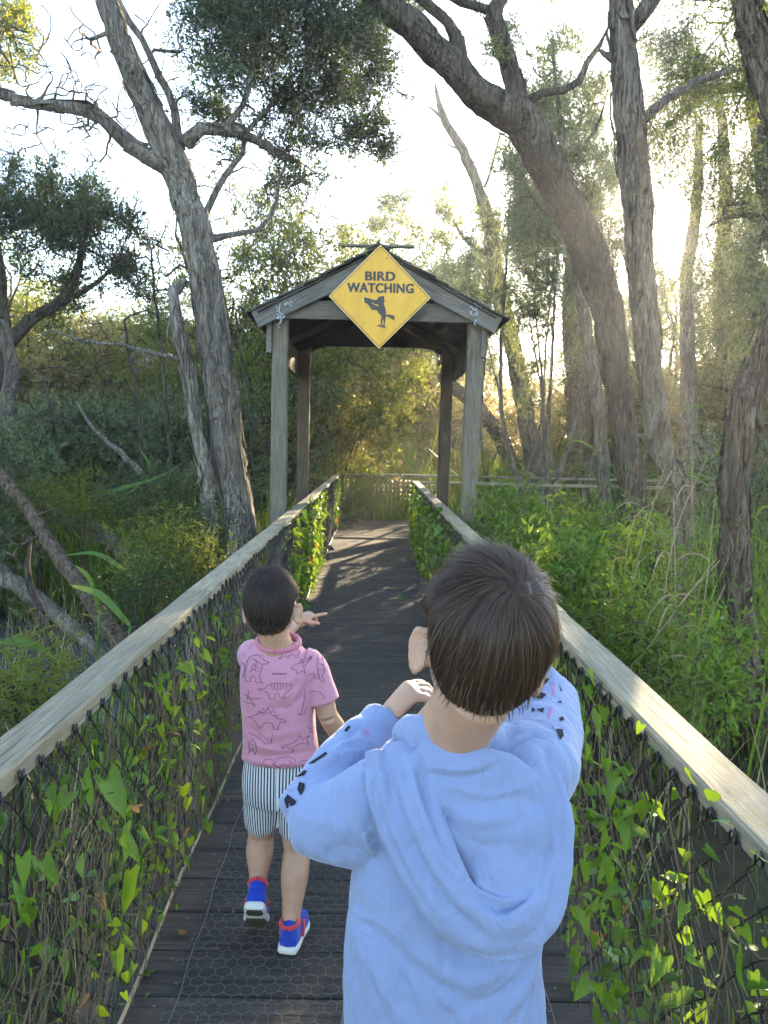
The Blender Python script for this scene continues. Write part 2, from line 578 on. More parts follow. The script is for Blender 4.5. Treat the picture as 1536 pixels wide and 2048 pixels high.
# ------------------------------------------------------------------ fences
def chain_link(p0, p1, z0, z1, cell, wire, seed, sides=5, bulge=0.012):
    """woven diamond mesh between two plan points: neighbouring zigzag wires hook into each other"""
    p0, p1 = np.array(p0, float), np.array(p1, float)
    L = np.linalg.norm(p1 - p0); u = (p1 - p0) / L
    nrm = np.array([-u[1], u[0]])
    rows = int(round((z1 - z0) / (cell / 2)))
    hz = (z1 - z0) / rows
    mb = MB()
    ncol = int(L / (cell / 2))
    for c in range(ncol + 1):
        s0 = c * cell / 2
        ph = c % 2
        pts = []
        for r2 in range(2 * rows + 1):
            rr = r2 / 2
            tri = abs(((rr + ph) % 2) - 1)
            s = s0 + (tri - 0.5) * (cell / 2 + 2.2 * wire)
            sag = 0.006 * math.sin(s * 9 + seed) + 0.004 * math.sin(s * 23)
            zz = z1 - rr * hz + sag
            wv = 1.1 * wire * (1 if (r2 + ph) % 2 else -1) * (1 if tri in (0, 1) else 0)
            bl = bulge * math.sin(s * 1.9 + seed) * math.sin(math.pi * rr / rows) + 0.006 * math.sin(s * 5.3 + rr * 0.9)
            xy = p0 + u * s + nrm * (wv + bl)
            pts.append((xy[0], xy[1], zz))
        mb.tube(pts, wire, sides, cap=False)
        if ph == 0:
            # knuckled pair of wire ends at the top edge
            xy = p0 + u * (s0 + 0.25 * cell)
            sag = 0.006 * math.sin((s0 + 0.25 * cell) * 9 + seed) + 0.004 * math.sin((s0 + 0.25 * cell) * 23)
            for sgn in (-1, 1):
                f = lambda k, j: (xy[0] + u[0] * k * sgn + nrm[0] * j * sgn, xy[1] + u[1] * k * sgn + nrm[1] * j * sgn)
                mb.tube([(*f(0.006, 0.002), z1 + sag - 0.014), (*f(0.005, 0.004), z1 + sag), (*f(-0.002, 0.003), z1 + sag + 0.009), (*f(-0.009, 0.0), z1 + sag + 0.003), (*f(-0.009, -0.002), z1 + sag - 0.008)], wire * 1.1, 5)
    return mb


def rail_run(parent, p0, p1, joints, W=0.095, T=0.045, z=RAIL_Z, mat=None):
    """top rail in butted lengths"""
    p0, p1 = Vector(p0), Vector(p1)
    L = (p1 - p0).length; u = (p1 - p0) / L
    js = [0.0] + list(joints) + [L]
    for a, b in zip(js[:-1], js[1:]):
        q0, q1 = p0 + u * (a + 0.0015), p0 + u * (b - 0.0015)
        dz = random.uniform(-0.003, 0.003); dx = random.uniform(-0.003, 0.003)
        nrm = Vector((-u.y, u.x, 0))
        board('top_rail', q0 + Vector((0, 0, z - T / 2 + dz)) + nrm * dx, q1 + Vector((0, 0, z - T / 2 + dz * 0.3)) + nrm * dx,
              W + random.uniform(-0.002, 0.002), T, mat or M_RAIL, parent, bevel=0.006, wob=0.0035, cuts=int(max(4, (b - a) * 6)))


def fence(label, rail0, rail1, joints, mesh0, mesh1, post_pts, cell, wire, seed, z1=0.872, cane=None, post_mat=None, W=0.095, sides=4):
    f = empty('boardwalk_fence', (rail0[0], rail0[1], 0), label, 'fence')
    rail_run(f, (rail0[0], rail0[1], 0), (rail1[0], rail1[1], 0), joints, W=W)
    for (x, y) in post_pts:
        board('fence_post', (x, y, -0.75), (x, y, RAIL_Z - 0.048), 0.07, 0.085, post_mat or M_POST, f, up=(0, 1, 0), bevel=0.005)
    m = chain_link(mesh0, mesh1, 0.015, z1, cell, wire, seed, sides).build('chain_link_mesh', M_WIRE, f, True)
    m['kind'] = 'stuff'
    if cane:
        yy = np.linspace(0, 1, 90)
        a, b = np.array(cane[0]), np.array(cane[1])
        pts = a[None] * (1 - yy[:, None]) + b[None] * yy[:, None]
        pts[:, 0] += 0.006 * np.sin(yy * 31) + 0.004 * np.sin(yy * 83)
        pts[:, 2] += 0.010 + 0.008 * np.sin(yy * 40) * (yy > 0.3)
        mb = MB(); mb.tube(pts, 0.0055, 6)
        mb.build('bottom_conduit', M_CANE, f, True)
    return f


fence('left boardwalk fence with mossy timber top rail and black chain-link mesh', (-0.6875, 0.3), (-0.6875, FAR_Y + 0.02), [2.72, 5.1, 7.5, 9.9, 12.2],
      (XL, 0.5), (XL, FAR_Y - 0.05), [(-0.70, v) for v in (0.62, 3.05, 5.4, 7.75, 10.1, 12.5, 14.75)], 0.085, 0.0021, 1.0,
      cane=((XL + 0.012, 0.6, 0.004), (XL + 0.012, FAR_Y - 0.1, 0.004)))
fence('right boardwalk fence with plain grey top rail ending before the turn', (0.6600, 0.3), (0.6600, TURN_Y + 0.05), [2.45, 4.9, 7.3, 9.7],
      (XR, 0.5), (XR, TURN_Y), [(0.675, v) for v in (0.55, 2.9, 5.3, 7.7, 10.1, TURN_Y)], 0.085, 0.0021, 2.4, W=0.105)
fence('far cross fence closing the end of the straight deck', (-0.64, FAR_Y + 0.05), (10.5, FAR_Y + 0.05), [2.3, 4.7, 7.1, 9.5],
      (-0.62, FAR_Y), (10.5, FAR_Y), [(v, FAR_Y + 0.06) for v in (-0.62, 1.75, 4.1, 6.5, 8.9)], 0.085, 0.0021, 3.1, sides=3)
fence('side fence of the branch walk turning right behind the leafy shrubs', (0.715, TURN_Y), (10.5, TURN_Y), [2.0, 4.4, 6.8],
      (0.72, TURN_Y + 0.05), (10.5, TURN_Y + 0.05), [(v, TURN_Y - 0.01) for v in (2.7, 5.1, 7.5, 9.9)], 0.085, 0.0021, 4.7, sides=3)

# ------------------------------------------------------------------ shelter
SX, SY0, SY1 = 0.862, 7.05, 9.40
APEX = P(763, 495, 6.88)
sh_cx = -0.005
sh = empty('gateway_shelter', (sh_cx, SY0, 0), 'grey timber gateway shelter with shingled gable roof over the deck', 'shelter')
PT = 2.70
for (sx, yy, mt) in ((-1, SY0, M_POST), (1, SY0, M_POST), (-1, SY1, M_BROWNPOST), (1, SY1, M_BROWNPOST)):
    cx = sh_cx + sx * SX + (0.03 if sx > 0 and yy == SY0 else 0)
    board('post', (cx - (0.01 if sx < 0 else 0.035), yy, -0.9), (cx, yy, PT), 0.138, 0.138, mt, sh, up=(0, 1, 0), bevel=0.008, wob=0.004, cuts=14)
    # doubled side plates bolted to the posts are added below
for sx in (-1, 1):
    for off in (0.094 * sx,):
        xx = sh_cx + sx * SX + off
        board('side_plate', (xx, SY0 - 0.10, 2.42), (xx, SY1 + 0.25, 2.42), 0.045, 0.29, M_BEAM, sh, wob=0.002, cuts=8)
board('tie_beam', (-1.00, SY0 - 0.095, 2.655), (1.00, SY0 - 0.095, 2.655), 0.048, 0.160, M_BEAM, sh, wob=0.002, cuts=6)
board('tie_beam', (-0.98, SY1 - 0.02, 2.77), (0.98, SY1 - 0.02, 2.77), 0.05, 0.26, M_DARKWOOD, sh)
RISE, HALF = 0.560, 1.068
RZ = 3.170
eave_z = RZ - RISE
slope_len = math.hypot(RISE, HALF)
# barge boards (front and back), purlins and gable boards at the back
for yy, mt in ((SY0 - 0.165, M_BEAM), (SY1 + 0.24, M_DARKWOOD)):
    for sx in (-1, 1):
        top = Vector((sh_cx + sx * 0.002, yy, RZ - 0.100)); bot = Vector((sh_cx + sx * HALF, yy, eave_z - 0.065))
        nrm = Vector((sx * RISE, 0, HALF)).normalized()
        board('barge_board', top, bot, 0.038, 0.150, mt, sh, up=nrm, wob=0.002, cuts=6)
for yy in (SY0 + 0.05, (SY0 + SY1) / 2, SY1 - 0.1):
    for sx in (-1, 1):
        nrm = Vector((sx * RISE, 0, HALF)).normalized()
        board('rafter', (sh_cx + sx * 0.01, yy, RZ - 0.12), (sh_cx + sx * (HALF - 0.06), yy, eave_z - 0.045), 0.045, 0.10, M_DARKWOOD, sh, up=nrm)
for i in range(5):
    zz = 2.945 + i * 0.082
    hw = (RZ - 0.05 - zz) / RISE * HALF - 0.06
    if hw > 0.05:
        board('gable_board', (sh_cx - hw, SY1 + 0.10, zz), (sh_cx + hw, SY1 + 0.10, zz), 0.02, 0.080, M_DARKWOOD, sh)
# shingle courses: each shingle is a small board, butts lapping the course below
shingle_me = [board_mesh('shingle', 0.20, 0.145 + 0.01 * k, 0.016, 0.003, 0.003, 200 + k, cuts=1) for k in range(4)]
M_SHINGLE = m_wood('shingle_wood', (0.035, 0.034, 0.030), (0.075, 0.07, 0.062), (0.13, 0.125, 0.11), moss=(0.06, 0.075, 0.03), rough=0.95)
y0r, y1r = SY0 - 0.20, SY1 + 0.30
for sx in (-1, 1):
    u = Vector((sx * HALF, 0, -RISE)).normalized()
    nrm = Vector((sx * RISE, 0, HALF)).normalized()
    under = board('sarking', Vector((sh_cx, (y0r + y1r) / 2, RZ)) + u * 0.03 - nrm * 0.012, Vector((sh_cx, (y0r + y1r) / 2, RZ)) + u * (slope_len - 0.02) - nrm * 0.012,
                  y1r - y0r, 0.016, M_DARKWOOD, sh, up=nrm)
    ncourse = 10
    for c in range(ncourse):
        s = 0.10 + c * (slope_len - 0.12) / (ncourse - 1) * 1.0
        yy = y0r + random.uniform(-0.02, 0.02)
        while yy < y1r:
            w = random.uniform(0.13, 0.16)
            p = Vector((sh_cx, yy + w / 2, RZ)) + u * (s + random.uniform(-0.008, 0.008)) + nrm * (0.022 + 0.002 * (c % 2))
            o = link('shingle', random.choice(shingle_me), M_SHINGLE)
            x = (u + nrm * -0.085 * -1 * 0 + nrm * 0.075).normalized()
            z = (nrm - x * nrm.dot(x)).normalized(); yv = z.cross(x)
            M = Matrix((x, yv, z)).transposed().to_4x4()
            M.translation = p - Vector(sh.location)
            o.parent = sh
            o.matrix_basis = M
            yy += w + 0.004
board('ridge_cap', (sh_cx - 0.045, y0r, RZ + 0.028), (sh_cx - 0.045, y1r, RZ + 0.028), 0.12, 0.018, M_SHINGLE, sh, up=(-RISE, 0, HALF))
board('ridge_cap', (sh_cx + 0.045, y0r, RZ + 0.030), (sh_cx + 0.045, y1r, RZ + 0.030), 0.12, 0.018, M_SHINGLE, sh, up=(RISE, 0, HALF))
# weathered perch board lying across the ridge
a, b = P(683, 491, 7.5), P(829, 494, 7.5)
board('perch_board', a, b, 0.07, 0.022, M_RAIL, sh)
# knotted stub on the right rear post
mb = MB()
kp = P(905, 884, SY1 - 0.09)
mb.tube([kp + Vector((0.0, 0.03, -0.06)), kp + Vector((0.01, -0.02, 0.0)), kp + Vector((0.035, -0.03, 0.05)), kp + Vector((0.05, -0.02, 0.09))], [0.02, 0.028, 0.016, 0.006], 7)
mb.build('branch_stub', M_POST, sh, True)
# silvery scribble of paint on the two front joints
M_PAINT = m_plain('silver_paint', (0.42, 0.47, 0.52), 0.6, 0.4)
for sx, c in ((-1, P(566, 622, SY0 - 0.13)), (1, P(948, 634, SY0 - 0.13))):
    mb = MB(); rr = random.Random(5 + sx)
    yp = SY0 - 0.192
    for s in range(7):
        pts = []
        x, z = c.x + rr.uniform(-0.05, 0.03), c.z + rr.uniform(-0.06, 0.08)
        for j in range(7):
            pts.append((x, yp, z)); x += rr.uniform(-0.018, 0.026); z += rr.uniform(-0.035, 0.035)
        sp = smooth_path(pts, 30)
        mb.tube(sp, 0.0035, 4)
    pm = mb.build('paint_scribble', M_PAINT, sh)
# ------------------------------------------------------------------ sign
def make_sign():
    c = P(759.5, 594, 6.78)
    hd = 0.440                                  # half diagonal
    rot = math.radians(-0.4)
    root = empty('bird_watching_sign', c, 'yellow diamond sign with a bird silhouette fixed to the shelter gable', 'sign')
    t = NT('sign_yellow')
    n = t.noise(t.coords('Object', (3, 3, 1.2)), 3, 5, 0.6)
    col = t.ramp(n, [(0.3, (0.62, 0.315, 0.014)), (0.6, (0.72, 0.385, 0.020)), (0.8, (0.68, 0.40, 0.06))])
    my = t.base(col, 0.42, 0.45)
    mk = m_plain('sign_black', (0.018, 0.021, 0.026), 0.45, 0.45)
    me_ = m_plain('sign_pale_edge', (0.78, 0.55, 0.16), 0.45, 0.4)

    def ngon(name, pts, y, thick, mat, holes=()):
        """flat polygon (x right, z up in sign space) with thickness towards -y"""
        bm = bmesh.new()
        cu = bpy.data.curves.new(name, 'CURVE')
        cu.dimensions = '2D'; cu.fill_mode = 'BOTH'; cu.extrude = thick / 2
        for ring in (pts, *holes):
            sp = cu.splines.new('POLY')
            sp.points.add(len(ring) - 1)
            for q, (x, z) in zip(sp.points, ring): q.co = (x, z, 0, 1)
            sp.use_cyclic_u = True
        ob = bpy.data.objects.new(name, cu)
        COL.objects.link(ob)
        dg = bpy.context.evaluated_depsgraph_get()
        me = bpy.data.meshes.new_from_object(ob.evaluated_get(dg))
        bpy.data.objects.remove(ob)
        bm.free()
        return place(name, me, y, mat)

    def place(name, me, y, mat):
        me.transform(Matrix(((1, 0, 0, 0), (0, 0, -1, y), (0, 1, 0, 0), (0, 0, 0, 1))))
        me.transform(Matrix.Rotation(rot, 4, 'Y') @ Matrix.Identity(4))
        me.materials.clear()
        o = link(name, me, mat)
        o.parent = root
        return o

    def dia(r, rc=0.012):
        """diamond with slightly clipped corners"""
        out = []
        for ang in (0, 90, 180, 270):
            a = math.radians(ang)
            d = Vector((math.cos(a), math.sin(a))); s = Vector((-d.y, d.x))
            tip = d * r
            out += [tuple(tip - d * rc - s * rc), tuple(tip - d * rc * 0.4 - s * rc * 0.4), tuple(tip - d * rc * 0.4 + s * rc * 0.4), tuple(tip - d * rc + s * rc)]
        return out
    ngon('sign_plate', dia(hd), 0.0, 0.006, me_)
    ngon('sign_face', dia(hd - 0.010), -0.0036, 0.002, my)
    ngon('sign_border', dia(hd - 0.014), -0.0052, 0.0012, mk, holes=[dia(hd - 0.021)])
    # lettering
    px = hd / 101.0                              # metres per photo pixel on the sign

    def text(s, cx, cz, w, h):
        cu = bpy.data.curves.new('lettering', 'FONT')
        cu.body = s; cu.align_x = 'CENTER'; cu.align_y = 'CENTER'
        cu.size = 1.0; cu.offset = 0.024; cu.extrude = 0.02; cu.space_character = 1.08
        ob = bpy.data.objects.new('lettering', cu)
        COL.objects.link(ob)
        dg = bpy.context.evaluated_depsgraph_get()
        me = bpy.data.meshes.new_from_object(ob.evaluated_get(dg))
        bpy.data.objects.remove(ob)
        co = np.array([v.co for v in me.vertices])
        lo, hi = co.min(0), co.max(0)
        sx, sy = w / (hi[0] - lo[0]), h / (hi[1] - lo[1])
        me.transform(Matrix.Translation((cx, cz, 0)) @ Matrix.Diagonal((sx, sy, 0.02, 1)) @ Matrix.Translation((-(lo[0] + hi[0]) / 2, -(lo[1] + hi[1]) / 2, 0)))
        bm = bmesh.new()
        for k, dx in enumerate((-0.0028, 0.0, 0.0028)):          # three passes give the heavy weight of the lettering
            m2 = me.copy(); m2.transform(Matrix.Translation((dx, 0, 0.00025 * k))); bm.from_mesh(m2); bpy.data.meshes.remove(m2)
        bm.to_mesh(me); bm.free()
        return place('lettering', me, -0.0056, mk)
    text('BIRD', 0.4 * px, 40.0 * px, 58.5 * px, 18.0 * px)
    text('WATCHING', 1.0 * px, 17.2 * px, 131 * px, 19.0 * px)

    # bird with binoculars; zoom coordinates of the photo crop (6.4 px per photo pixel, centre 768,735)
    def z(pts):
        return [((x - 764) / 6.4 * px, (728 - y) / 6.4 * px) for x, y in pts]
    body = [(560, 735), (600, 742), (640, 752), (690, 766), (722, 770), (738, 745), (762, 722), (790, 720), (818, 717), (820, 745), (826, 768), (830, 786),
            (815, 800), (822, 825), (836, 860), (844, 900), (846, 940), (855, 952), (880, 944), (920, 950), (945, 957), (962, 980), (950, 992), (962, 1022),
            (930, 1006), (895, 985), (862, 968), (848, 975), (842, 1000), (838, 1040), (832, 1085), (822, 1085), (818, 1040), (812, 1008), (806, 1012),
            (800, 1040), (797, 1078), (785, 1080), (778, 1030), (790, 985), (786, 960), (764, 942), (742, 920), (732, 896), (700, 890), (668, 894), (650, 870),
            (628, 838), (604, 815), (575, 805), (568, 770)]
    hole = [(655, 792), (680, 806), (712, 820), (750, 828), (748, 848), (716, 836), (690, 822), (668, 812)]
    ngon('bird_silhouette', z(body), -0.0056, 0.0008, mk, holes=[z(hole)])
    ngon('bird_foot', z([(722, 1090), (745, 1076), (785, 1076), (800, 1072), (832, 1082), (840, 1095), (858, 1122), (834, 1114), (822, 1104), (808, 1112), (786, 1124), (800, 1100),
                         (786, 1092), (768, 1104), (748, 1100), (762, 1090), (745, 1086)]), -0.0062, 0.0008, mk)
    ngon('binocular_lens', z([(552, 740), (546, 765), (548, 790), (560, 806), (563, 800), (555, 785), (553, 765), (557, 744)]), -0.0056, 0.0008, me_)
    for (x, y_) in ((787, 108), (850, 250)):
        ngon('bolt', [(a / 6.4 * px + math.cos(k) * 0.006, b / 6.4 * px + math.sin(k) * 0.006) for k in np.linspace(0, 5.5, 8) for a, b in (((x - 764), (728 - y_)),)], -0.006, 0.002, mk)
    # two battens fix the plate to the tie beam and barge boards
    board('batten', c + Vector((0, 0.030, -0.10)), c + Vector((0, 0.030, 0.36)), 0.05, 0.035, M_DARKWOOD, root, up=(0, 1, 0))


make_sign()
# ------------------------------------------------------------------ trees
def nrm(v):
    return v / (np.linalg.norm(v, axis=-1, keepdims=True) + 1e-9)


class Tree:
    def __init__(self, seed):
        self.rng = np.random.default_rng(seed)
        self.pos, self.par, self.rad, self.fix = [], [], [], []
        self.tips = []                        # (node index, leafiness)
        self.limbs = []                       # explicit limbs: (pts, radii)

    def nearest(self, p):
        a = np.array(self.pos)
        return int(np.argmin(((a - np.asarray(p)) ** 2).sum(1)))

    def limb(self, pts, radii, n=None, wob=0.012):
        """explicit limb through world points; joins the nearest existing node"""
        pts = np.array([tuple(p) for p in pts], float)
        L = np.linalg.norm(np.diff(pts, axis=0), axis=1).sum()
        n = n or max(6, int(L / 0.16))
        if not self.pos and pts[0][2] > -1.0:      # the first limb is rooted below the ground
            dz = pts[0][2] + 1.0
            pts = np.vstack([pts[0] + (pts[0] - pts[1]) / (abs(pts[0][2] - pts[1][2]) + 0.05) * dz * 0.8 * np.array([1, 1, 0]) + np.array([0, 0, -dz]), pts])
            radii = [radii[0] * 1.15] + list(radii)
            L = np.linalg.norm(np.diff(pts, axis=0), axis=1).sum(); n = max(n, int(L / 0.16))
        sp = smooth_path(pts, n)
        t = np.linspace(0, 1, n)
        tr = np.concatenate([[0], np.cumsum(np.linalg.norm(np.diff(pts, axis=0), axis=1))]) / L
        r = np.interp(t, tr, radii)
        sp = sp + self.rng.standard_normal(sp.shape) * wob * np.minimum(1, r[:, None] * 8 + 0.2)
        par = self.nearest(sp[0]) if self.pos else -1
        for i in range(n):
            self.pos.append(sp[i]); self.par.append(par); self.rad.append(r[i]); self.fix.append(True)
            par = len(self.pos) - 1
        self.limbs.append((sp, r))
        return par

    def grow(self, targets, leafy=True, step=0.17, tip_r=0.004, min_node=0, wob=0.03, up=0.15, spread=0.45):
        """join each target to the nearest living node by a curved twig"""
        targets = np.asarray(targets, float)
        pos = np.array(self.pos)
        d0 = np.array([np.min(((pos[min_node:] - t) ** 2).sum(1)) for t in targets])
        for ti in np.argsort(d0):
            t = targets[ti]
            pos = np.array(self.pos)
            d = np.sqrt(((pos[min_node:] - t) ** 2).sum(1))
            k = int(np.argmin(d)) + min_node
            D = d[k - min_node]
            a = pos[k]
            pk = self.par[k]
            dirp = nrm(a - pos[pk]) if pk >= 0 else np.array([0, 0, 1.0])
            m = max(2, int(D / step))
            ctrl = a + (dirp * spread + np.array([0, 0, up]) + self.rng.standard_normal(3) * 0.12) * D * 0.6
            u = np.linspace(0, 1, m + 1)[1:, None]
            path = (1 - u) ** 2 * a + 2 * u * (1 - u) * ctrl + u ** 2 * t
            path[:-1] += self.rng.standard_normal((m - 1 + 0, 3)) * wob * min(1, D) if m > 1 else 0
            par = k
            for q in path:
                self.pos.append(q); self.par.append(par); self.rad.append(tip_r); self.fix.append(False)
                par = len(self.pos) - 1
            self.tips.append((par, leafy))

    def finish_radii(self, tip_r=0.004, power=0.5):
        n = len(self.pos)
        cnt = np.zeros(n)
        for k, _ in self.tips: cnt[k] += 1
        for i in range(n - 1, -1, -1):
            if self.par[i] >= 0: cnt[self.par[i]] += cnt[i]
        for i in range(n):
            if not self.fix[i]:
                self.rad[i] = tip_r * max(1, cnt[i]) ** getattr(self, 'power', power)
                p = self.par[i]
                if p >= 0: self.rad[i] = min(self.rad[i], max(self.rad[p] * 0.85, tip_r))

    def wood(self, sides=9, small_sides=4, rough=0.08):
        """one mesh: explicit limbs as rugged tubes, grown branches as chains"""
        self.finish_radii(self.tip_r if hasattr(self, 'tip_r') else 0.004)
        mb = MB()
        for sp, r in self.limbs:
            big = r.max() > 0.05
            s = 16 if r.max() > 0.1 else (10 if big else 6)
            k = 3 if r.max() > 0.1 else 1
            if k > 1:                        # finer along the trunk for bark relief
                n = len(sp) * k
                tt = np.linspace(0, len(sp) - 1, n)
                sp2 = np.stack([np.interp(tt, np.arange(len(sp)), sp[:, c]) for c in range(3)], 1)
                for _ in range(2): sp2[1:-1] = (sp2[:-2] + 2 * sp2[1:-1] + sp2[2:]) / 4
                r2 = np.interp(tt, np.arange(len(sp)), r)
                self.bark_tube(mb, sp2, r2, 30)
            else:
                mb.tube(sp, r, s, True, rough, self.rng)
        n = len(self.pos)
        kids = [[] for _ in range(n)]
        for i in range(n):
            if self.par[i] >= 0 and not self.fix[i]: kids[self.par[i]].append(i)
        done = np.zeros(n, bool)
        starts = [(self.par[i], i) for i in range(n) if not self.fix[i] and (self.fix[self.par[i]])]
        while starts:
            a, b = starts.pop()
            chain = [a, b]
            while kids[chain[-1]]:
                ks = sorted(kids[chain[-1]], key=lambda i: -self.rad[i])
                for o in ks[1:]: starts.append((chain[-1], o))
                chain.append(ks[0])
            pts = np.array([self.pos[i] for i in chain]); rr = np.array([self.rad[i] for i in chain])
            rr[0] = rr[1] * 1.1
            mb.tube(pts, rr, 6 if rr[0] > 0.02 else small_sides, False)
        return mb

    def bark_tube(self, mb, sp, r, sides):
        rng = self.rng
        a = np.linspace(0, 2 * np.pi, sides, endpoint=False)
        n = len(sp)
        ph = rng.uniform(0, 6.28, 6)
        L = np.concatenate([[0], np.cumsum(np.linalg.norm(np.diff(sp, axis=0), axis=1))])
        A, S = np.meshgrid(a, L)
        rel = 0.10 * np.sin(2 * A + 1.3 * S + ph[0]) + 0.055 * np.sin(5 * A + 2.2 * np.sin(S * 1.1 + ph[1]) + ph[2]) + 0.04 * np.sin(9 * A + 3 * np.sin(S * 2.3 + ph[3]))
        rel += 0.07 * np.maximum(0, np.sin(3 * A + 5 * np.sin(S * 0.9 + ph[5]))) ** 6 + 0.05 * np.sin(S * 2.7 + 2 * A + ph[1]) * np.sin(S * 1.1)
        rel += 0.06 * np.sign(np.sin(7 * A + 4 * np.sin(S * 1.7 + ph[4]))) * (0.5 + 0.5 * np.sin(S * 6 + 3 * A)) + 0.03 * rng.standard_normal(A.shape)
        V0 = MB(); V0.tube(sp, r, sides, True)
        v = V0.v[0].astype(float)
        ctr = np.repeat(sp, sides, axis=0)
        body = v[:n * sides]
        body = ctr + (body - ctr) * (1 + rel.reshape(-1)[:, None])
        v[:n * sides] = body
        mb.add(v, V0.q[0], V0.t[0])

    def leaves(self, per_tip=40, L=(0.03, 0.055), W=0.28, spray=0.24, twigs=7, droop=0.0, up=0.35, thin=1.0):
        """leaf quads (and hair-thin twigs) around every leafy tip"""
        rng = self.rng
        tips = [k for k, lf in self.tips if lf and rng.random() < thin]
        if not tips: return None
        T = np.array([self.pos[k] for k in tips])
        D = nrm(np.array([self.pos[k] - self.pos[self.par[k]] for k in tips]))
        return leaf_spray(rng, T, D, per_tip, L, W, spray, twigs, droop, up)


def leaf_spray(rng, T, D, per_tip, L, W, spray, twigs, droop=0.0, up=0.35):
    n = len(T)
    # sub-twigs
    td = nrm(D[:, None, :] * 0.7 + rng.standard_normal((n, twigs, 3)) * 0.75 + np.array([0, 0, up - droop]))
    tl = rng.uniform(0.45, 1.15, (n, twigs, 1)) * spray
    base = T[:, None, :] - D[:, None, :] * rng.uniform(0, 0.8, (n, twigs, 1)) * spray
    per = max(1, per_tip // twigs)
    u = rng.uniform(0.12, 1.05, (n, twigs, per, 1))
    c = base[:, :, None, :] + td[:, :, None, :] * tl[:, :, None, :] * u + rng.standard_normal((n, twigs, per, 3)) * 0.010
    c[..., 2] -= droop * (u[..., 0] ** 2) * tl[:, :, None, 0]
    ld = nrm(td[:, :, None, :] * 0.8 + rng.standard_normal((n, twigs, per, 3)) * 0.55 + np.array([0, 0, 0.15 - 0.6 * droop]))
    side = nrm(np.cross(ld, rng.standard_normal(ld.shape)))
    ll = rng.uniform(L[0], L[1], (n, twigs, per, 1))
    c, ld, side, ll = (a.reshape(-1, a.shape[-1]) for a in (c, ld, side, ll))
    w = ll * W * 0.5
    V = np.stack([c, c + ld * ll * 0.45 + side * w, c + ld * ll, c + ld * ll * 0.45 - side * w], 1).reshape(-1, 3)
    i = np.arange(len(c))[:, None] * 4
    mb = MB()
    mb.add(V, i + np.array([[0, 1, 2, 3]]))
    b, e = base.reshape(-1, 3), (base + td * tl).reshape(-1, 3)
    s = nrm(np.cross(e - b, rng.standard_normal(b.shape))) * 0.0022
    V = np.stack([b - s, b + s, e + s * 0.4, e - s * 0.4], 1).reshape(-1, 3)
    i = np.arange(len(b))[:, None] * 4
    tw = MB(); tw.add(V, i + np.array([[0, 1, 2, 3]]))
    return mb, tw


def blob_points(rng, blobs, n):
    """points in a set of ellipsoids, thinned into clumps; blobs: (centre, (rx,ry,rz), weight)"""
    w = np.array([b[2] for b in blobs], float); w /= w.sum()
    out = []
    for (c, r, _), k in zip(blobs, rng.multinomial(n, w)):
        if k == 0: continue
        nc = max(2, k // 7)
        g = nrm(rng.standard_normal((nc, 3))) * (rng.uniform(0.15, 1, (nc, 1)) ** 0.45)
        pick = rng.integers(0, nc, k)
        q = g[pick] + rng.standard_normal((k, 3)) * 0.16
        out.append(np.asarray(tuple(c)) + q * np.asarray(r))
    return np.concatenate(out)


def px_blob(x, y, Y, rx, ry, depth, w=1.0):
    """ellipsoid seen at photo pixel x,y at distance Y; rx, ry in photo pixels, depth in metres"""
    k = Y / FPX
    return (np.array(P(x, y, Y)), (rx * k, depth, ry * k), w)


M_PAPERBARK = m_bark('paperbark', (0.055, 0.045, 0.035), (0.21, 0.18, 0.145), (0.42, 0.385, 0.33))
M_BARK_DARK = m_bark('rough_dark_bark', (0.020, 0.016, 0.012), (0.085, 0.068, 0.052), (0.18, 0.15, 0.12))
M_BARK_BROWN = m_bark('stringy_brown_bark', (0.05, 0.034, 0.022), (0.14, 0.10, 0.068), (0.27, 0.21, 0.155))
M_BARK_GREY = m_bark('grey_bark', (0.045, 0.036, 0.028), (0.16, 0.13, 0.10), (0.31, 0.265, 0.215))
M_TWIG = m_plain('twig', (0.06, 0.046, 0.032), 0.9, 0.1)
M_DEAD = m_bark('dead_wood', (0.09, 0.075, 0.055), (0.20, 0.17, 0.13), (0.36, 0.32, 0.26))
ML_TEAL = m_leaf('dark_paperbark_leaf', (0.016, 0.040, 0.018), (0.058, 0.105, 0.040), 0.42)
ML_OLIVE = m_leaf('olive_teatree_leaf', (0.028, 0.054, 0.012), (0.092, 0.142, 0.030), 0.5, (0.40, 0.42, 0.06))
ML_GREY = m_leaf('grey_green_leaf', (0.040, 0.066, 0.038), (0.12, 0.165, 0.088), 0.45, (0.34, 0.38, 0.13))
ML_GOLD = m_leaf('pale_gold_leaf', (0.08, 0.075, 0.025), (0.22, 0.19, 0.07), 0.55, (0.60, 0.47, 0.14))
ML_GREEN = m_leaf('broad_green_leaf', (0.020, 0.070, 0.010), (0.090, 0.19, 0.028), 0.45, (0.30, 0.42, 0.03), rough=0.5, spec=0.25)
ML_REED = m_leaf('reed_blade', (0.030, 0.075, 0.016), (0.09, 0.19, 0.035), 0.42, (0.26, 0.36, 0.04), rough=0.4, spec=0.4)
ML_REED_BRIGHT = m_leaf('brightened_reed_blade', (0.045, 0.110, 0.014), (0.13, 0.235, 0.034), 0.48, (0.42, 0.50, 0.04), rough=0.4, spec=0.4)  # brighter copy of the reed colour, standing in for light on the blades
ML_DRY = m_leaf('dry_reed', (0.20, 0.15, 0.08), (0.42, 0.34, 0.20), 0.3, (0.45, 0.32, 0.14))


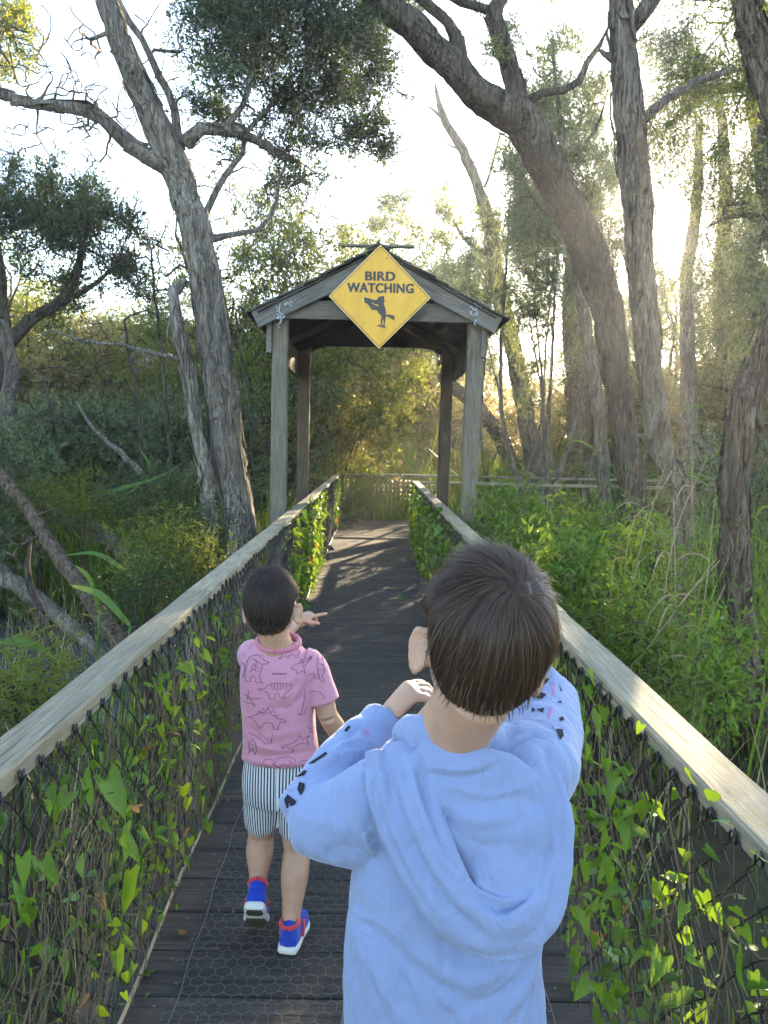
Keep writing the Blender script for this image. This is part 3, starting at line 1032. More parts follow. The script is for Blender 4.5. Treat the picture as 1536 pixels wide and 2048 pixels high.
def peel(mb, rng, sp, r, density):
    """loose strips of bark standing off the trunk"""
    L = np.concatenate([[0], np.cumsum(np.linalg.norm(np.diff(sp, axis=0), axis=1))])
    for _ in range(int(L[-1] * density)):
        s0 = rng.uniform(0, L[-1] * 0.95); ln = rng.uniform(0.08, 0.34); a = rng.uniform(0, 6.28); w = rng.uniform(0.006, 0.022)
        n = 5
        ss = np.clip(s0 + np.linspace(0, ln, n), 0, L[-1])
        c = np.stack([np.interp(ss, L, sp[:, k]) for k in range(3)], 1); rr = np.interp(ss, L, r)
        tan = nrm(c[-1] - c[0] + 1e-6)
        u = nrm(np.cross(tan, [0.3, 0.9, 0.1])); v = np.cross(tan, u)
        lift = rng.uniform(0.0, 0.03) * (np.linspace(0, 1, n) ** 1.5 if rng.random() < 0.5 else np.linspace(1, 0, n) ** 1.5)
        dirs = []
        for da in (-1, 1):
            aa = a + da * w / rr + 0.25 * np.sin(np.linspace(0, 2, n) + a)
            o = np.cos(aa)[:, None] * u + np.sin(aa)[:, None] * v
            dirs.append(c + o * (rr * 1.10 + 0.004 + lift)[:, None])
        V = np.stack(dirs, 1).reshape(-1, 3)
        i = np.arange(n - 1)[:, None] * 2
        mb.add(V, i + np.array([[0, 1, 3, 2]]))


def make_tree(name, label, t, bark, leafm, base, category='tree', group=None, leaf_kw=None, crown=True, strips=0):
    root = empty(name, tuple(base), label, category, group)
    wood = t.wood()
    kw = dict(leaf_kw or {})
    lv = t.leaves(**kw) if crown else None
    if lv is not None:
        wood.add(np.concatenate(lv[1].v), np.concatenate(lv[1].q))
    for sp, r in t.limbs:
        if r.max() > 0.06 and strips: peel(wood, t.rng, sp, r, strips)
    w = wood.build('trunk', bark, root, True)
    if lv is not None:
        lv[0].build('crown', leafm, root)
    return root


def hero_trees():
    # A: large pale paperbark left of the deck, leaning left
    t = Tree(11)
    d = 7.5
    t.limb([PZ(505, 1265, -0.75) if False else P(500, 1290, d), P(483, 1075, d), P(455, 900, d), P(430, 700, d), P(395, 480, d), P(345, 330, d), P(290, 200, d - .1), P(240, 90, d - .2), P(205, -30, d - .3), P(150, -260, d - .4)],
           [0.19, 0.155, 0.148, 0.140, 0.128, 0.128, 0.115, 0.105, 0.095, 0.05])
    t.limb([P(345, 335, d), P(300, 315, d), P(255, 285, d), P(205, 240, d), P(170, 222, d), P(110, 212, d), P(50, 205, d), P(-40, 170, d), P(-150, 120, d)], [0.10, 0.075, 0.062, 0.06, 0.062, 0.05, 0.045, 0.04, 0.02])
    t.limb([P(362, 300, d + .05), P(345, 210, d + .1), P(325, 165, d + .1), P(290, 90, d + .1), P(250, 30, d + .1), P(225, -40, d + .1), P(230, -200, d + .1)], [0.05, 0.042, 0.042, 0.034, 0.036, 0.03, 0.015])
    t.limb([P(372, 290, d), P(395, 262, d), P(440, 262, d + .1), P(500, 272, d + .3), P(545, 300, d + .5), P(600, 325, d + .8)], [0.07, 0.062, 0.05, 0.042, 0.03, 0.012])
    t.limb([P(440, 262, d + .1), P(490, 200, d + .2), P(510, 110, d + .3), P(560, 20, d + .4), P(590, -90, d + .4)], [0.035, 0.03, 0.026, 0.022, 0.012])
    t.limb([P(405, 440, d), P(440, 370, d + .1), P(480, 310, d + .3), P(505, 250, d + .5), P(600, 150, d + .9), P(680, 70, d + 1.2)], [0.035, 0.03, 0.028, 0.025, 0.018, 0.01])
    t.limb([P(420, 478, d + .1), P(470, 470, d + .3), P(520, 455, d + .5), P(545, 425, d + .6), P(560, 360, d + .7), P(580, 300, d + .8)], [0.045, 0.03, 0.028, 0.024, 0.018, 0.01])
    nd = len(t.pos)
    bl = [px_blob(450, 60, d + .3, 105, 80, 0.7, 1.5), px_blob(580, 70, d + .5, 130, 110, 0.8, 2.6), px_blob(690, 150, d + 1.0, 100, 110, 0.8, 2.3), px_blob(740, 250, d + 1.1, 50, 60, 0.6, .9), px_blob(560, -30, d + .5, 180, 50, .7, .9),
          px_blob(660, 30, d + .8, 110, 80, 0.8, 1.6), px_blob(560, 320, d + .8, 150, 70, 0.8, 1.3), px_blob(500, 190, d + .4, 110, 60, .6, .9)]
    t.grow(blob_points(t.rng, bl, 760), True, min_node=0, up=0.1)
    bare = [px_blob(230, 150, d, 140, 120, 0.6, 1.5), px_blob(110, 120, d, 100, 100, 0.6, 1.0), px_blob(520, 300, d + .5, 160, 120, 0.8, 1.6), px_blob(120, 290, d, 110, 40, 0.4, .6)]
    t.power = 0.36; t.tip_r = 0.0062
    t.grow(blob_points(t.rng, bare, 520), False, wob=0.05, up=0.0)
    make_tree('paperbark_tree', 'large pale paperbark leaning left beside the left rail, with flaking bark', t, M_PAPERBARK, ML_TEAL, P(500, 1290, d), leaf_kw=dict(per_tip=108, spray=0.27, twigs=9, W=0.34), strips=26)

    # B: thinner broken trunk beside it
    t = Tree(12); d = 7.3
    t.limb([P(437, 1300, d), P(427, 1110, d), P(418, 1000, d), P(395, 870, d), P(375, 760, d), P(355, 650, d), P(346, 600, d), P(352, 578, d), P(372, 565, d + .1)], [0.085, 0.075, 0.07, 0.062, 0.062, 0.055, 0.055, 0.05, 0.03])
    t.limb([P(348, 640, d), P(336, 655, d - .05), P(333, 690, d - .05)], [0.02, 0.012, 0.006])
    t.limb([P(375, 720, d), P(300, 705, d - .1), P(250, 690, d - .2), P(180, 685, d - .3), P(100, 660, d - .4)], [0.028, 0.02, 0.018, 0.014, 0.006])
    t.grow(blob_points(t.rng, [px_blob(200, 690, d - .3, 110, 60, .5)], 40), False, tip_r=0.003, wob=0.05)
    make_tree('broken_tree', 'thin pale trunk snapped at the top beside the large leaning paperbark', t, M_PAPERBARK, ML_TEAL, P(437, 1300, d), crown=False, strips=24)

    # C: dark leaning tree right
    t = Tree(13); d = 8.5
    t.limb([P(1290, 1240, d), P(1278, 1100, d), P(1262, 960, d), P(1240, 820, d), P(1225, 700, d), P(1205, 590, d), P(1165, 480, d), P(1120, 380, d), P(1080, 300, d), P(1030, 232, d), P(965, 200, d - .1), P(905, 135, d - .2), P(830, 60, d - .3), P(760, 0, d - .4), P(640, -140, d - .5)],
           [0.19, 0.165, 0.15, 0.14, 0.14, 0.15, 0.165, 0.175, 0.185, 0.195, 0.17, 0.15, 0.14, 0.13, 0.09])
    t.limb([P(1040, 235, d), P(1030, 170, d + .1), P(1005, 90, d + .1), P(985, 25, d + .1), P(1010, -20, d + .1), P(1050, -120, d + .2)], [0.12, 0.09, 0.085, 0.085, 0.07, 0.04])
    t.limb([P(985, 25, d + .1), P(935, 5, d), P(860, -30, d), P(790, -120, d)], [0.055, 0.05, 0.04, 0.02])
    t.limb([P(930, 150, d - .2), P(915, 90, d - .2), P(900, 50, d - .2), P(860, 15, d - .25), P(830, -20, d - .3), P(800, -120, d - .3)], [0.085, 0.065, 0.05, 0.045, 0.04, 0.02])
    t.limb([P(1052, 205, d), P(1085, 187, d), P(1130, 180, d), P(1162, 165, d), P(1172, 125, d), P(1195, 95, d), P(1217, 52, d)], [0.06, 0.045, 0.042, 0.04, 0.035, 0.03, 0.008])
    bl = [px_blob(700, -230, d - .3, 200, 90, 1.0, 2), px_blob(1060, -200, d, 120, 80, .8, 1.5)]
    t.grow(blob_points(t.rng, bl, 60), True)
    t.grow(blob_points(t.rng, [px_blob(960, 60, d, 70, 60, .4), px_blob(880, 20, d, 80, 40, .4)], 26), True, wob=0.05)
    make_tree('leaning_tree', 'dark rough-barked tree forking over the deck, leaning left to the right of the shelter', t, M_BARK_DARK, ML_OLIVE, P(1290, 1240, d), leaf_kw=dict(per_tip=70), strips=16)

    # D: upright stringy trunk
    t = Tree(14); d = 6.0
    t.limb([P(1365, 1420, d), P(1360, 1300, d), P(1352, 1150, d), P(1362, 1010, d), P(1345, 950, d), P(1322, 900, d), P(1305, 780, d), P(1290, 640, d), P(1276, 480, d), P(1266, 330, d), P(1255, 190, d), P(1243, 60, d), P(1240, -60, d), P(1255, -300, d)],
           [0.085, 0.070, 0.066, 0.068, 0.078, 0.078, 0.080, 0.090, 0.100, 0.112, 0.106, 0.085, 0.075, 0.05])
    t.limb([P(1262, 60, d), P(1295, 10, d), P(1330, -40, d), P(1400, -160, d)], [0.05, 0.06, 0.05, 0.03])
    t.limb([P(1280, 250, d), P(1320, 210, d), P(1370, 175, d + .2), P(1430, 150, d + .5), P(1520, 130, d + .8)], [0.05, 0.04, 0.034, 0.028, 0.015])
    t.limb([P(1225, 118, d), P(1205, 105, d), P(1195, 100, d)], [0.03, 0.02, 0.01])
    bl = [px_blob(1430, 120, d + .7, 120, 90, 0.6, 1.0), px_blob(1400, 260, d + 1.0, 110, 90, 0.6, 0.8), px_blob(1360, -120, d + .3, 200, 80, .8, .8), px_blob(1500, 40, d + .6, 80, 120, .7, 1.)]
    t.grow(blob_points(t.rng, bl, 130), True, up=-0.1)
    make_tree('stringybark_tree', 'upright trunk with stringy brown bark standing right of the dark leaning tree', t, M_BARK_GREY, ML_OLIVE, P(1365, 1420, d), leaf_kw=dict(per_tip=70, droop=0.4, thin=0.9), strips=34)

    # E: crooked trunk close to the right rail
    t = Tree(15); d = 4.95
    t.limb([P(1515, 1560, d), P(1508, 1480, d), P(1500, 1380, d), P(1490, 1280, d), P(1472, 1180, d), P(1468, 1080, d), P(1470, 960, d), P(1480, 850, d), P(1492, 790, d), P(1525, 730, d), P(1556, 650, d), P(1580, 480, d), P(1560, 250, d), P(1500, 60, d), P(1480, -120, d)],
           [0.105, 0.090, 0.085, 0.087, 0.087, 0.083, 0.085, 0.092, 0.096, 0.09, 0.085, 0.085, 0.08, 0.07, 0.05])
    bl = [px_blob(1560, 100, d + .2, 70, 200, .6, .6)]
    t.grow(blob_points(t.rng, bl, 40), True, up=-0.1)
    make_tree('crooked_tree', 'crooked brown trunk standing close beside the right rail', t, M_BARK_BROWN, ML_OLIVE, P(1515, 1560, d), leaf_kw=dict(per_tip=70, droop=0.4), strips=40)

    # F: thin leaning tree with a dead top behind the shelter
    t = Tree(16); d = 16.5
    t.limb([P(1085, 1070, d), P(1070, 930, d), P(1050, 830, d), P(1035, 740, d), P(1012, 640, d), P(992, 540, d), P(975, 430, d), P(950, 360, d), P(925, 300, d), P(890, 240, d), P(876, 195, d), P(870, 165, d)],
           [0.24, 0.21, 0.19, 0.18, 0.16, 0.145, 0.13, 0.11, 0.10, 0.075, 0.04, 0.012])
    t.limb([P(890, 240, d), P(872, 225, d), P(853, 210, d)], [0.04, 0.03, 0.01])
    t.limb([P(920, 300, d), P(898, 290, d), P(880, 280, d)], [0.03, 0.02, 0.008])
    t.limb([P(970, 375, d), P(985, 330, d), P(1000, 270, d), P(1010, 230, d)], [0.035, 0.03, 0.02, 0.008])
    t.limb([P(978, 512, d), P(950, 495, d), P(930, 480, d), P(905, 440, d)], [0.05, 0.045, 0.035, 0.015])
    t.grow(blob_points(t.rng, [px_blob(985, 300, d, 60, 70, .6, 1.4), px_blob(875, 275, d, 30, 60, .4, .6), px_blob(885, 190, d, 25, 40, .3, .4)], 70), False, tip_r=0.006, wob=0.05, up=0.2)
    t.grow(blob_points(t.rng, [px_blob(890, 440, d + 1, 90, 60, 1.0, 1.0)], 60), True)
    make_tree('dead_topped_tree', 'slender leaning tree with a bare dead top behind the shelter roof', t, M_BARK_GREY, ML_OLIVE, P(1085, 1070, d), leaf_kw=dict(per_tip=40, spray=0.4, L=(0.06, 0.1)))

    # G: dark small-leaved tree at the left edge
    t = Tree(17); d = 10.5
    t.limb([P(-60, 1030, d), P(-30, 900, d), P(0, 780, d), P(10, 700, d), P(60, 640, d), P(110, 615, d), P(145, 570, d), P(165, 500, d), P(170, 430, d)], [0.13, 0.12, 0.11, 0.105, 0.08, 0.075, 0.06, 0.04, 0.02])
    t.limb([P(10, 700, d), P(5, 600, d), P(0, 520, d), P(-20, 420, d)], [0.08, 0.07, 0.05, 0.03])
    t.limb([P(110, 615, d), P(200, 560, d), P(240, 520, d)], [0.045, 0.03, 0.012])
    bl = [px_blob(130, 400, d, 80, 75, .8, 2.0), px_blob(200, 470, d, 90, 60, .8, 1.8), px_blob(20, 380, d, 60, 80, .8, 1.2), px_blob(60, 470, d, 100, 50, .8, 1.4), px_blob(250, 560, d, 50, 45, .6, .7), px_blob(60, 600, d, 110, 60, .8, 1.0)]
    t.grow(blob_points(t.rng, bl, 440), True, up=0.25)
    make_tree('dark_teatree', 'dark green dense-crowned tea tree at the left edge of the swamp', t, M_BARK_DARK, ML_TEAL, P(-60, 1030, d), leaf_kw=dict(per_tip=72, spray=0.34, twigs=8, L=(0.05, 0.09), up=0.6, W=0.26))

    # H: crown hanging in from the upper left corner
    t = Tree(18); d = 8.0
    t.limb([P(-420, 1350, d), P(-380, 800, d), P(-300, 400, d), P(-200, 150, d), P(-60, 90, d), P(20, 60, d)], [0.2, 0.17, 0.14, 0.09, 0.05, 0.02])
    bl = [px_blob(20, 90, d, 70, 80, .6, 1.2), px_blob(-60, -40, d, 100, 90, .8, .8), px_blob(10, 20, d, 60, 60, .6, .9)]
    t.grow(blob_points(t.rng, bl, 130), True, up=0.2)
    make_tree('corner_tree', 'tree with olive foliage reaching over the bare limb of the large paperbark', t, M_BARK_GREY, ML_OLIVE, P(-420, 1350, d), leaf_kw=dict(per_tip=100, spray=0.24))

    # J: tall veiled tree at the right edge with hanging branchlets
    t = Tree(19); d = 9.5
    t.limb([P(1700, 1150, d), P(1640, 800, d), P(1590, 500, d), P(1545, 250, d), P(1510, 80, d), P(1480, -80, d), P(1440, -300, d)], [0.30, 0.27, 0.24, 0.22, 0.2, 0.17, 0.1])
    t.limb([P(1530, 180, d), P(1470, 170, d), P(1400, 200, d), P(1330, 260, d)], [0.08, 0.06, 0.045, 0.015])
    t.limb([P(1590, 500, d), P(1520, 440, d), P(1470, 430, d), P(1420, 450, d)], [0.06, 0.05, 0.03, 0.012])
    bl = [px_blob(1400, 90, d, 130, 100, 1.0, 1.6), px_blob(1470, 330, d, 110, 120, 1.0, 1.4), px_blob(1330, 230, d, 90, 110, .9, 1.3), px_blob(1450, 520, d, 90, 80, .9, .9), px_blob(1400, -60, d, 160, 60, .9, 0.6), px_blob(1500, 620, d, 70, 90, .8, .7)]
    t.grow(blob_points(t.rng, bl, 720), True, up=-0.2)
    make_tree('weeping_tree', 'tall tree with fine weeping branchlets that the low sun shines through', t, M_BARK_GREY, ML_GREY, P(1700, 1150, d), leaf_kw=dict(per_tip=80, droop=0.7, spray=0.38, thin=0.95))

    # K: slender tree behind the dark leaning trunk, its thin crown filling the gap beside it
    t = Tree(20); d = 11.2
    t.limb([P(1215, 1080, d), P(1200, 850, d), P(1170, 640, d), P(1140, 430, d), P(1120, 250, d), P(1105, 80, d)], [0.10, 0.09, 0.08, 0.065, 0.045, 0.02])
    t.limb([P(1150, 500, d), P(1090, 430, d), P(1050, 370, d)], [0.04, 0.03, 0.012])
    t.limb([P(1130, 330, d), P(1190, 260, d), P(1215, 180, d)], [0.035, 0.025, 0.01])
    bl = [px_blob(1110, 170, d, 90, 90, .9, 1.5), px_blob(1060, 340, d, 60, 70, .8, .9), px_blob(1180, 330, d, 60, 110, .8, 1.2), px_blob(1120, 470, d, 90, 80, .8, 1.0), px_blob(1090, 60, d, 90, 60, .8, .8)]
    t.grow(blob_points(t.rng, bl, 300), True, up=0.15)
    make_tree('slender_tree', 'slender tree with fine grey-green sprays behind the dark leaning trunk', t, M_BARK_GREY, ML_GREY, P(1215, 1080, d), leaf_kw=dict(per_tip=72, spray=0.34, twigs=8, L=(0.04, 0.08)))


hero_trees()

# fallen and leaning trunks over the water on the left
def log(name, label, pts, radii, mat, twigs=None, seed=0, group=None):
    t = Tree(seed)
    t.limb(pts, radii)
    if twigs:
        t.grow(blob_points(t.rng, twigs, 30), False, tip_r=0.003, wob=0.05)
    r = empty(name, tuple(pts[0]), label, 'fallen trunk' if 'log' in name else 'tree')
    t.wood().build('trunk', mat, r, True)
    return r


log('leaning_tree', 'bent grey trunk arching down to the water from the left edge', [P(300, 1195, 8.2), P(255, 1120, 8.4), P(190, 1060, 8.6), P(110, 1030, 8.8), P(40, 960, 9.0), P(15, 900, 9.2), P(18, 800, 9.4), P(25, 740, 9.5), P(5, 640, 9.6)],
    [0.10, 0.095, 0.095, 0.09, 0.085, 0.085, 0.08, 0.075, 0.06], M_BARK_GREY, [px_blob(60, 700, 9.4, 120, 90, .6)], 41)
log('leaning_tree', 'brown slanting trunk dipping into the water beside the left rail', [P(300, 1370, 6.3), P(240, 1290, 6.5), P(165, 1180, 6.8), P(100, 1090, 7.0), P(50, 1010, 7.2), P(-10, 940, 7.4), P(-120, 800, 7.6)],
    [0.085, 0.08, 0.075, 0.07, 0.065, 0.06, 0.05], M_BARK_BROWN, [px_blob(60, 1050, 7.0, 80, 80, .5)], 42)
log('fallen_log', 'pale fallen log lying over the swamp water', [P(-90, 1130, 7.4), P(20, 1165, 7.2), P(100, 1215, 6.9), P(180, 1290, 6.5), P(240, 1350, 6.2)], [0.08, 0.085, 0.075, 0.065, 0.05], M_DEAD, None, 43)
log('fallen_log', 'slender dead branch slanting through the reeds behind the water', [P(420, 1140, 8.8), P(330, 1010, 9.3), P(285, 950, 9.5), P(240, 905, 9.7), P(190, 860, 9.9), P(150, 800, 10.1)], [0.06, 0.055, 0.045, 0.035, 0.025, 0.01], M_DEAD, [px_blob(260, 930, 9.6, 100, 70, .5)], 44)
log('fallen_log', 'dark forked stick standing in the water beside the fallen log', [P(105, 1320, 5.6), P(85, 1230, 5.7), P(58, 1170, 5.8), P(55, 1125, 5.8), P(62, 1085, 5.85)], [0.03, 0.03, 0.026, 0.02, 0.01], M_BARK_DARK, [px_blob(30, 1110, 5.8, 50, 40, .3)], 45)
log('fallen_log', 'dead trunk leaning among the reeds right of the upright trunk', [P(1530, 960, 10.0), P(1450, 935, 10.2), P(1400, 880, 10.5), P(1350, 830, 10.8)], [0.08, 0.075, 0.06, 0.04], M_BARK_GREY, None, 46)
# ------------------------------------------------------------------ background trees and shrubs
def copy_thing(root, loc, rz=0.0, scale=(1, 1, 1), label=None, group=None):
    r = root.copy(); COL.objects.link(r)
    r.location = loc; r.rotation_euler = (0, 0, rz); r.scale = scale
    if label: r['label'] = label
    if group: r['group'] = group
    for ch in list(root.children):
        c = ch.copy(); COL.objects.link(c); c.parent = r
        c.matrix_parent_inverse = ch.matrix_parent_inverse.copy()
    return r


def template(seed, H, crown_blobs, stems, ntips, bark, leafm, name, leaf_kw, stem_r=0.1, bare=0):
    """a free-standing tree rooted at the origin; crown_blobs in units of metres"""
    t = Tree(seed)
    rng = t.rng
    t.pos.append(np.array([0, 0, -0.3])); t.par.append(-1); t.rad.append(stem_r); t.fix.append(True)
    for k in range(stems):
        a = rng.uniform(0, 6.28); lean = rng.uniform(0.05, 0.28) * H * (0.6 if stems == 1 else 1)
        top = np.array([math.cos(a) * lean, math.sin(a) * lean, H * rng.uniform(0.62, 0.82)])
        mid = top * 0.5 + np.array([rng.normal() * 0.05 * H, rng.normal() * 0.05 * H, rng.normal() * 0.04 * H])
        b = np.array([rng.normal() * 0.08, rng.normal() * 0.08, -0.35])
        r0 = stem_r * rng.uniform(0.7, 1.1)
        t.limb([b, mid * 0.5 + b * 0.5 + rng.normal(0, .03 * H, 3) * [1, 1, 0], mid, top], [r0, r0 * 0.85, r0 * 0.65, r0 * 0.25], wob=0.02)
    t.tip_r = 0.006
    t.grow(blob_points(rng, crown_blobs, ntips), True, step=0.3, up=0.2)
    if bare:
        t.grow(blob_points(rng, [((0, 0, H * .35), (H * .3, H * .3, H * .25), 1)], bare), False, step=0.3, up=0.2)
    return make_tree(name, '', t, bark, leafm, (0, 0, 0), leaf_kw=leaf_kw)


def B(x, y, z, rx, ry, rz, w=1.0):
    return ((x, y, z), (rx, ry, rz), w)


TPL = {}
TPL['tall'] = template(101, 9.5, [B(0, 0, 7.6, 1.6, 1.6, 1.5, 2), B(1.2, .3, 6.2, 1.2, 1.2, 1.0, 1.2), B(-1.3, -.2, 6.0, 1.3, 1.2, 1.1, 1.2), B(0, 0, 5, 1.7, 1.7, 1.1, 1.0), B(.5, 0, 8.9, .9, .9, .6, .6)], 3, 520, M_BARK_GREY, ML_GREY, 'tall_tree',
                       dict(per_tip=64, spray=0.5, twigs=8, L=(0.07, 0.12), W=0.26))
TPL['airy'] = template(106, 9.5, [B(0, 0, 7.6, 1.6, 1.6, 1.5, 2), B(1.2, .3, 6.2, 1.2, 1.2, 1.0, 1.2), B(-1.3, -.2, 6.0, 1.3, 1.2, 1.1, 1.2), B(0, 0, 4.6, 1.5, 1.5, 1.2, 1.0), B(.5, 0, 8.9, .9, .9, .6, .6)], 3, 420, M_BARK_GREY, ML_GREY, 'airy_tree',
                       dict(per_tip=88, spray=0.46, twigs=8, L=(0.05, 0.10), W=0.32))
TPL['round'] = template(102, 6.0, [B(0, 0, 4.2, 1.9, 1.9, 1.3, 2), B(.9, 0, 3.0, 1.6, 1.6, 1.1, 1.3), B(-1.0, .2, 2.8, 1.6, 1.6, 1.1, 1.3), B(0, 0, 1.7, 2.0, 2.0, .9, 1.0)], 4, 560, M_BARK_DARK, ML_OLIVE, 'round_tree',
                        dict(per_tip=72, spray=0.42, twigs=8, L=(0.06, 0.10), W=0.3), stem_r=0.08)
TPL['gold'] = template(103, 4.4, [B(0, 0, 3.1, 1.6, 1.6, 1.0, 1.6), B(.9, 0, 2.2, 1.3, 1.3, .9, 1.1), B(-.9, .2, 2.0, 1.3, 1.3, .9, 1.1), B(0, 0, 1.2, 1.7, 1.7, .7, 1.0)], 5, 480, M_BARK_BROWN, ML_GOLD, 'gold_shrub',
                       dict(per_tip=64, spray=0.36, twigs=8, L=(0.06, 0.11), W=0.38), stem_r=0.05)
TPL['thicket'] = template(104, 3.4, [B(0, 0, 2.2, 1.5, 1.5, .9, 1.6), B(.8, .3, 1.4, 1.3, 1.2, .8, 1), B(-.8, -.2, 1.2, 1.3, 1.2, .8, 1), B(0, 0, .6, 1.5, 1.5, .5, .8)], 6, 420, M_BARK_DARK, ML_GREY, 'thicket_shrub',
                          dict(per_tip=48, spray=0.34, twigs=8, L=(0.06, 0.11), W=0.38), stem_r=0.04, bare=110)
TPL['spire'] = template(105, 8.0, [B(0, 0, 6.2, 1.0, 1.0, 1.4, 1.6), B(0.3, 0, 4.6, 1.3, 1.3, 1.0, 1.3), B(-.2, 0, 3.2, 1.5, 1.5, .9, 1.2), B(0, 0, 2.0, 1.4, 1.4, .8, .8)], 2, 460, M_BARK_DARK, ML_TEAL, 'dark_tree',
                        dict(per_tip=84, spray=0.40, twigs=8, L=(0.055, 0.095), W=0.3), stem_r=0.11)
used = set()


def bgtree(kind, px, Y, H, label, wide=1.0, group='trees behind the swamp', rz=None):
    base = P(px, 885, Y)
    ref = {'tall': 9.5, 'airy': 9.5, 'round': 5.9, 'gold': 4.4, 'thicket': 3.4, 'spire': 8.0}[kind]
    s = (H - GZ) / ref
    where = [w for lim, w in ((60, 'at the left edge behind the dark tea tree'), (330, 'left of the broken trunk'), (600, 'between the large paperbark and the shelter'), (920, 'behind the shelter'), (1110, 'between the shelter and the leaning tree'),
                              (1270, 'behind the leaning tree'), (1400, 'behind the upright stringy trunk'), (9999, 'behind the crooked trunk')) if px < lim][0]
    size = 'low ' if H < 3.2 else '' if H < 5.2 else 'tall ' if H < 7.6 else 'very tall '
    depth = 'far ' if Y > 28 else 'near ' if Y < 12.6 else ''
    label = depth + size + label.replace(' behind the reed bed', '').replace(' in the wood', '') + ' ' + where
    loc = (base.x, Y, GZ - 0.05)
    rz = random.uniform(0, 6.28) if rz is None else rz
    if kind not in used:
        used.add(kind); r = TPL[kind]
        r.location = loc; r.rotation_euler = (0, 0, rz); r.scale = (s * wide, s * wide, s)
        r['label'] = label; r['group'] = group
    else:
        r = copy_thing(TPL[kind], loc, rz, (s * wide, s * wide, s), label, group)
    r['category'] = 'tree' if kind in ('tall', 'airy', 'round', 'spire') else 'shrub'
    return r


def top(y, Y):
    return 1.5 + (885 - y) * Y / FPX


G1 = 'trees of the wood behind the swamp'
G2 = 'backlit shrubs around the reed bed'
L_TALL = 'grey-green slender tree in the wood behind the reed bed'
L_ROUND = 'olive bushy tree in the wood behind the reed bed'
L_DARK = 'dark green dense tree in the wood behind the reed bed'
L_GOLD = 'pale golden backlit shrub behind the reed bed'
L_THICK = 'grey-green twiggy thicket shrub'
# left side
for px, Y, y in ((470, 14, 345), (640, 15, 400)): bgtree('round', px, Y, top(y, Y), 'spreading olive tea tree', 0.8, G1)
for px, Y, y in ((330, 20, 600),): bgtree('spire', px, Y, top(y, Y), L_DARK, 0.9, G1)
for px, Y, y in ((-60, 15, 460), (90, 19, 560), (250, 20, 600)): bgtree('round', px, Y, top(y, Y), L_ROUND, 1.0, G1)
for px, Y, y in ((150, 15.5, 640), (270, 16.5, 610), (30, 17, 640), (380, 18.5, 640)): bgtree('gold', px, Y, top(y, Y), L_GOLD, 1.15, G2)
for px, Y, y in ((60, 11.5, 760), (190, 12.0, 780), (300, 11.5, 770), (420, 12.5, 760), (520, 13.5, 720), (-60, 10.0, 800), (-150, 8.0, 760)): bgtree('thicket', px, Y, top(y, Y), L_THICK, 1.0, G2)
for px, Y, y in ((345, 9.8, 900),): bgtree('thicket', px, Y, top(y, Y), L_THICK, 1.0, G2)
# centre
for px, Y, y in ((820, 26, 400), (905, 24, 385), (720, 28, 450)): bgtree('tall', px, Y, top(y, Y), L_TALL, 1.0, G1)
for px, Y, y in ((690, 23, 690), (790, 24.5, 700), (880, 25, 720), (600, 18, 640), (960, 26, 725), (740, 27, 660)): bgtree('gold', px, Y, top(y, Y), L_GOLD, 1.25, G2)
for px, Y, y in ((700, 24, 540), (780, 32, 520)): bgtree('round', px, Y, top(y, Y), L_ROUND, 1.0, G1)
# right
for px, Y, y, wd in ((1085, 13.5, 90, .72), (1150, 15.6, 150, .6), (1015, 15, 330, .7), (1500, 16, 200, .55), (1600, 14, 150, .7), (1225, 16, 290, .5), (1445, 17, 320, .45), (930, 19, 400, .7)): bgtree('airy', px, Y, top(y, Y), 'airy grey-green tree with thin crown', wd, G1)
for px, Y, y in ((1640, 19, 450), (1300, 22, 530), (1400, 20.5, 500), (1490, 22, 470), (1195, 27, 640)): bgtree('round', px, Y, top(y, Y), L_ROUND, 1.0, G1)
for px, Y, y in ((1110, 18.5, 745), (1230, 19, 740), (1320, 18.5, 720), (1420, 16.5, 700), (1520, 17, 650)): bgtree('gold', px, Y, top(y, Y), L_GOLD, 1.2, G2)
for px, Y, y in ((1540, 10, 790),): bgtree('thicket', px, Y, top(y, Y), L_THICK, 1.0, G2)
# far rows, closing the view to the sides
for i in range(26):
    px = -700 + i * 118 + random.uniform(-30, 30)
    Y = random.uniform(30, 44)
    yt = random.uniform(590, 660) if px < 720 else random.uniform(695, 745)
    bgtree(('tall', 'round', 'spire')[i % 3], px, Y, top(yt, Y), (L_TALL, L_ROUND, L_DARK)[i % 3], 1.3, G1)

# trunks standing in the middle distance on the right
def bare_trunk(label, pts, radii, seed, mat=M_BARK_GREY):
    t = Tree(seed); t.limb(pts, radii)
    r = empty('distant_tree', tuple(pts[0]), label, 'tree', 'straight trunks of the wood on the right')
    t.wood().build('trunk', mat, r, True)


bare_trunk('straight brown trunk between the shelter and the dark leaning tree', [P(1160, 1000, 17), P(1158, 850, 17), P(1152, 700, 17), P(1150, 560, 17), P(1165, 380, 17)], [0.32, 0.27, 0.24, 0.22, 0.15], 61, M_BARK_BROWN)
bare_trunk('straight trunk in the wood right of the stringy-barked trunk', [P(1382, 1000, 15), P(1380, 850, 15), P(1376, 700, 15), P(1372, 560, 15), P(1392, 420, 15), P(1400, 250, 15)], [0.16, 0.14, 0.13, 0.12, 0.10, .05], 62)
bare_trunk('slim far trunk at the edge of the wood on the right', [P(1452, 900, 20), P(1448, 700, 20), P(1440, 560, 20), P(1452, 380, 20), P(1440, 200, 20)], [0.22, 0.2, 0.17, 0.15, .08], 63)
bare_trunk('dark leaning trunk seen through the shelter', [P(1010, 900, 18), P(985, 850, 18), P(940, 800, 18), P(893, 760, 18), P(880, 700, 18), P(860, 640, 18)], [0.16, 0.15, 0.15, 0.16, .14, .08], 64, M_BARK_DARK)
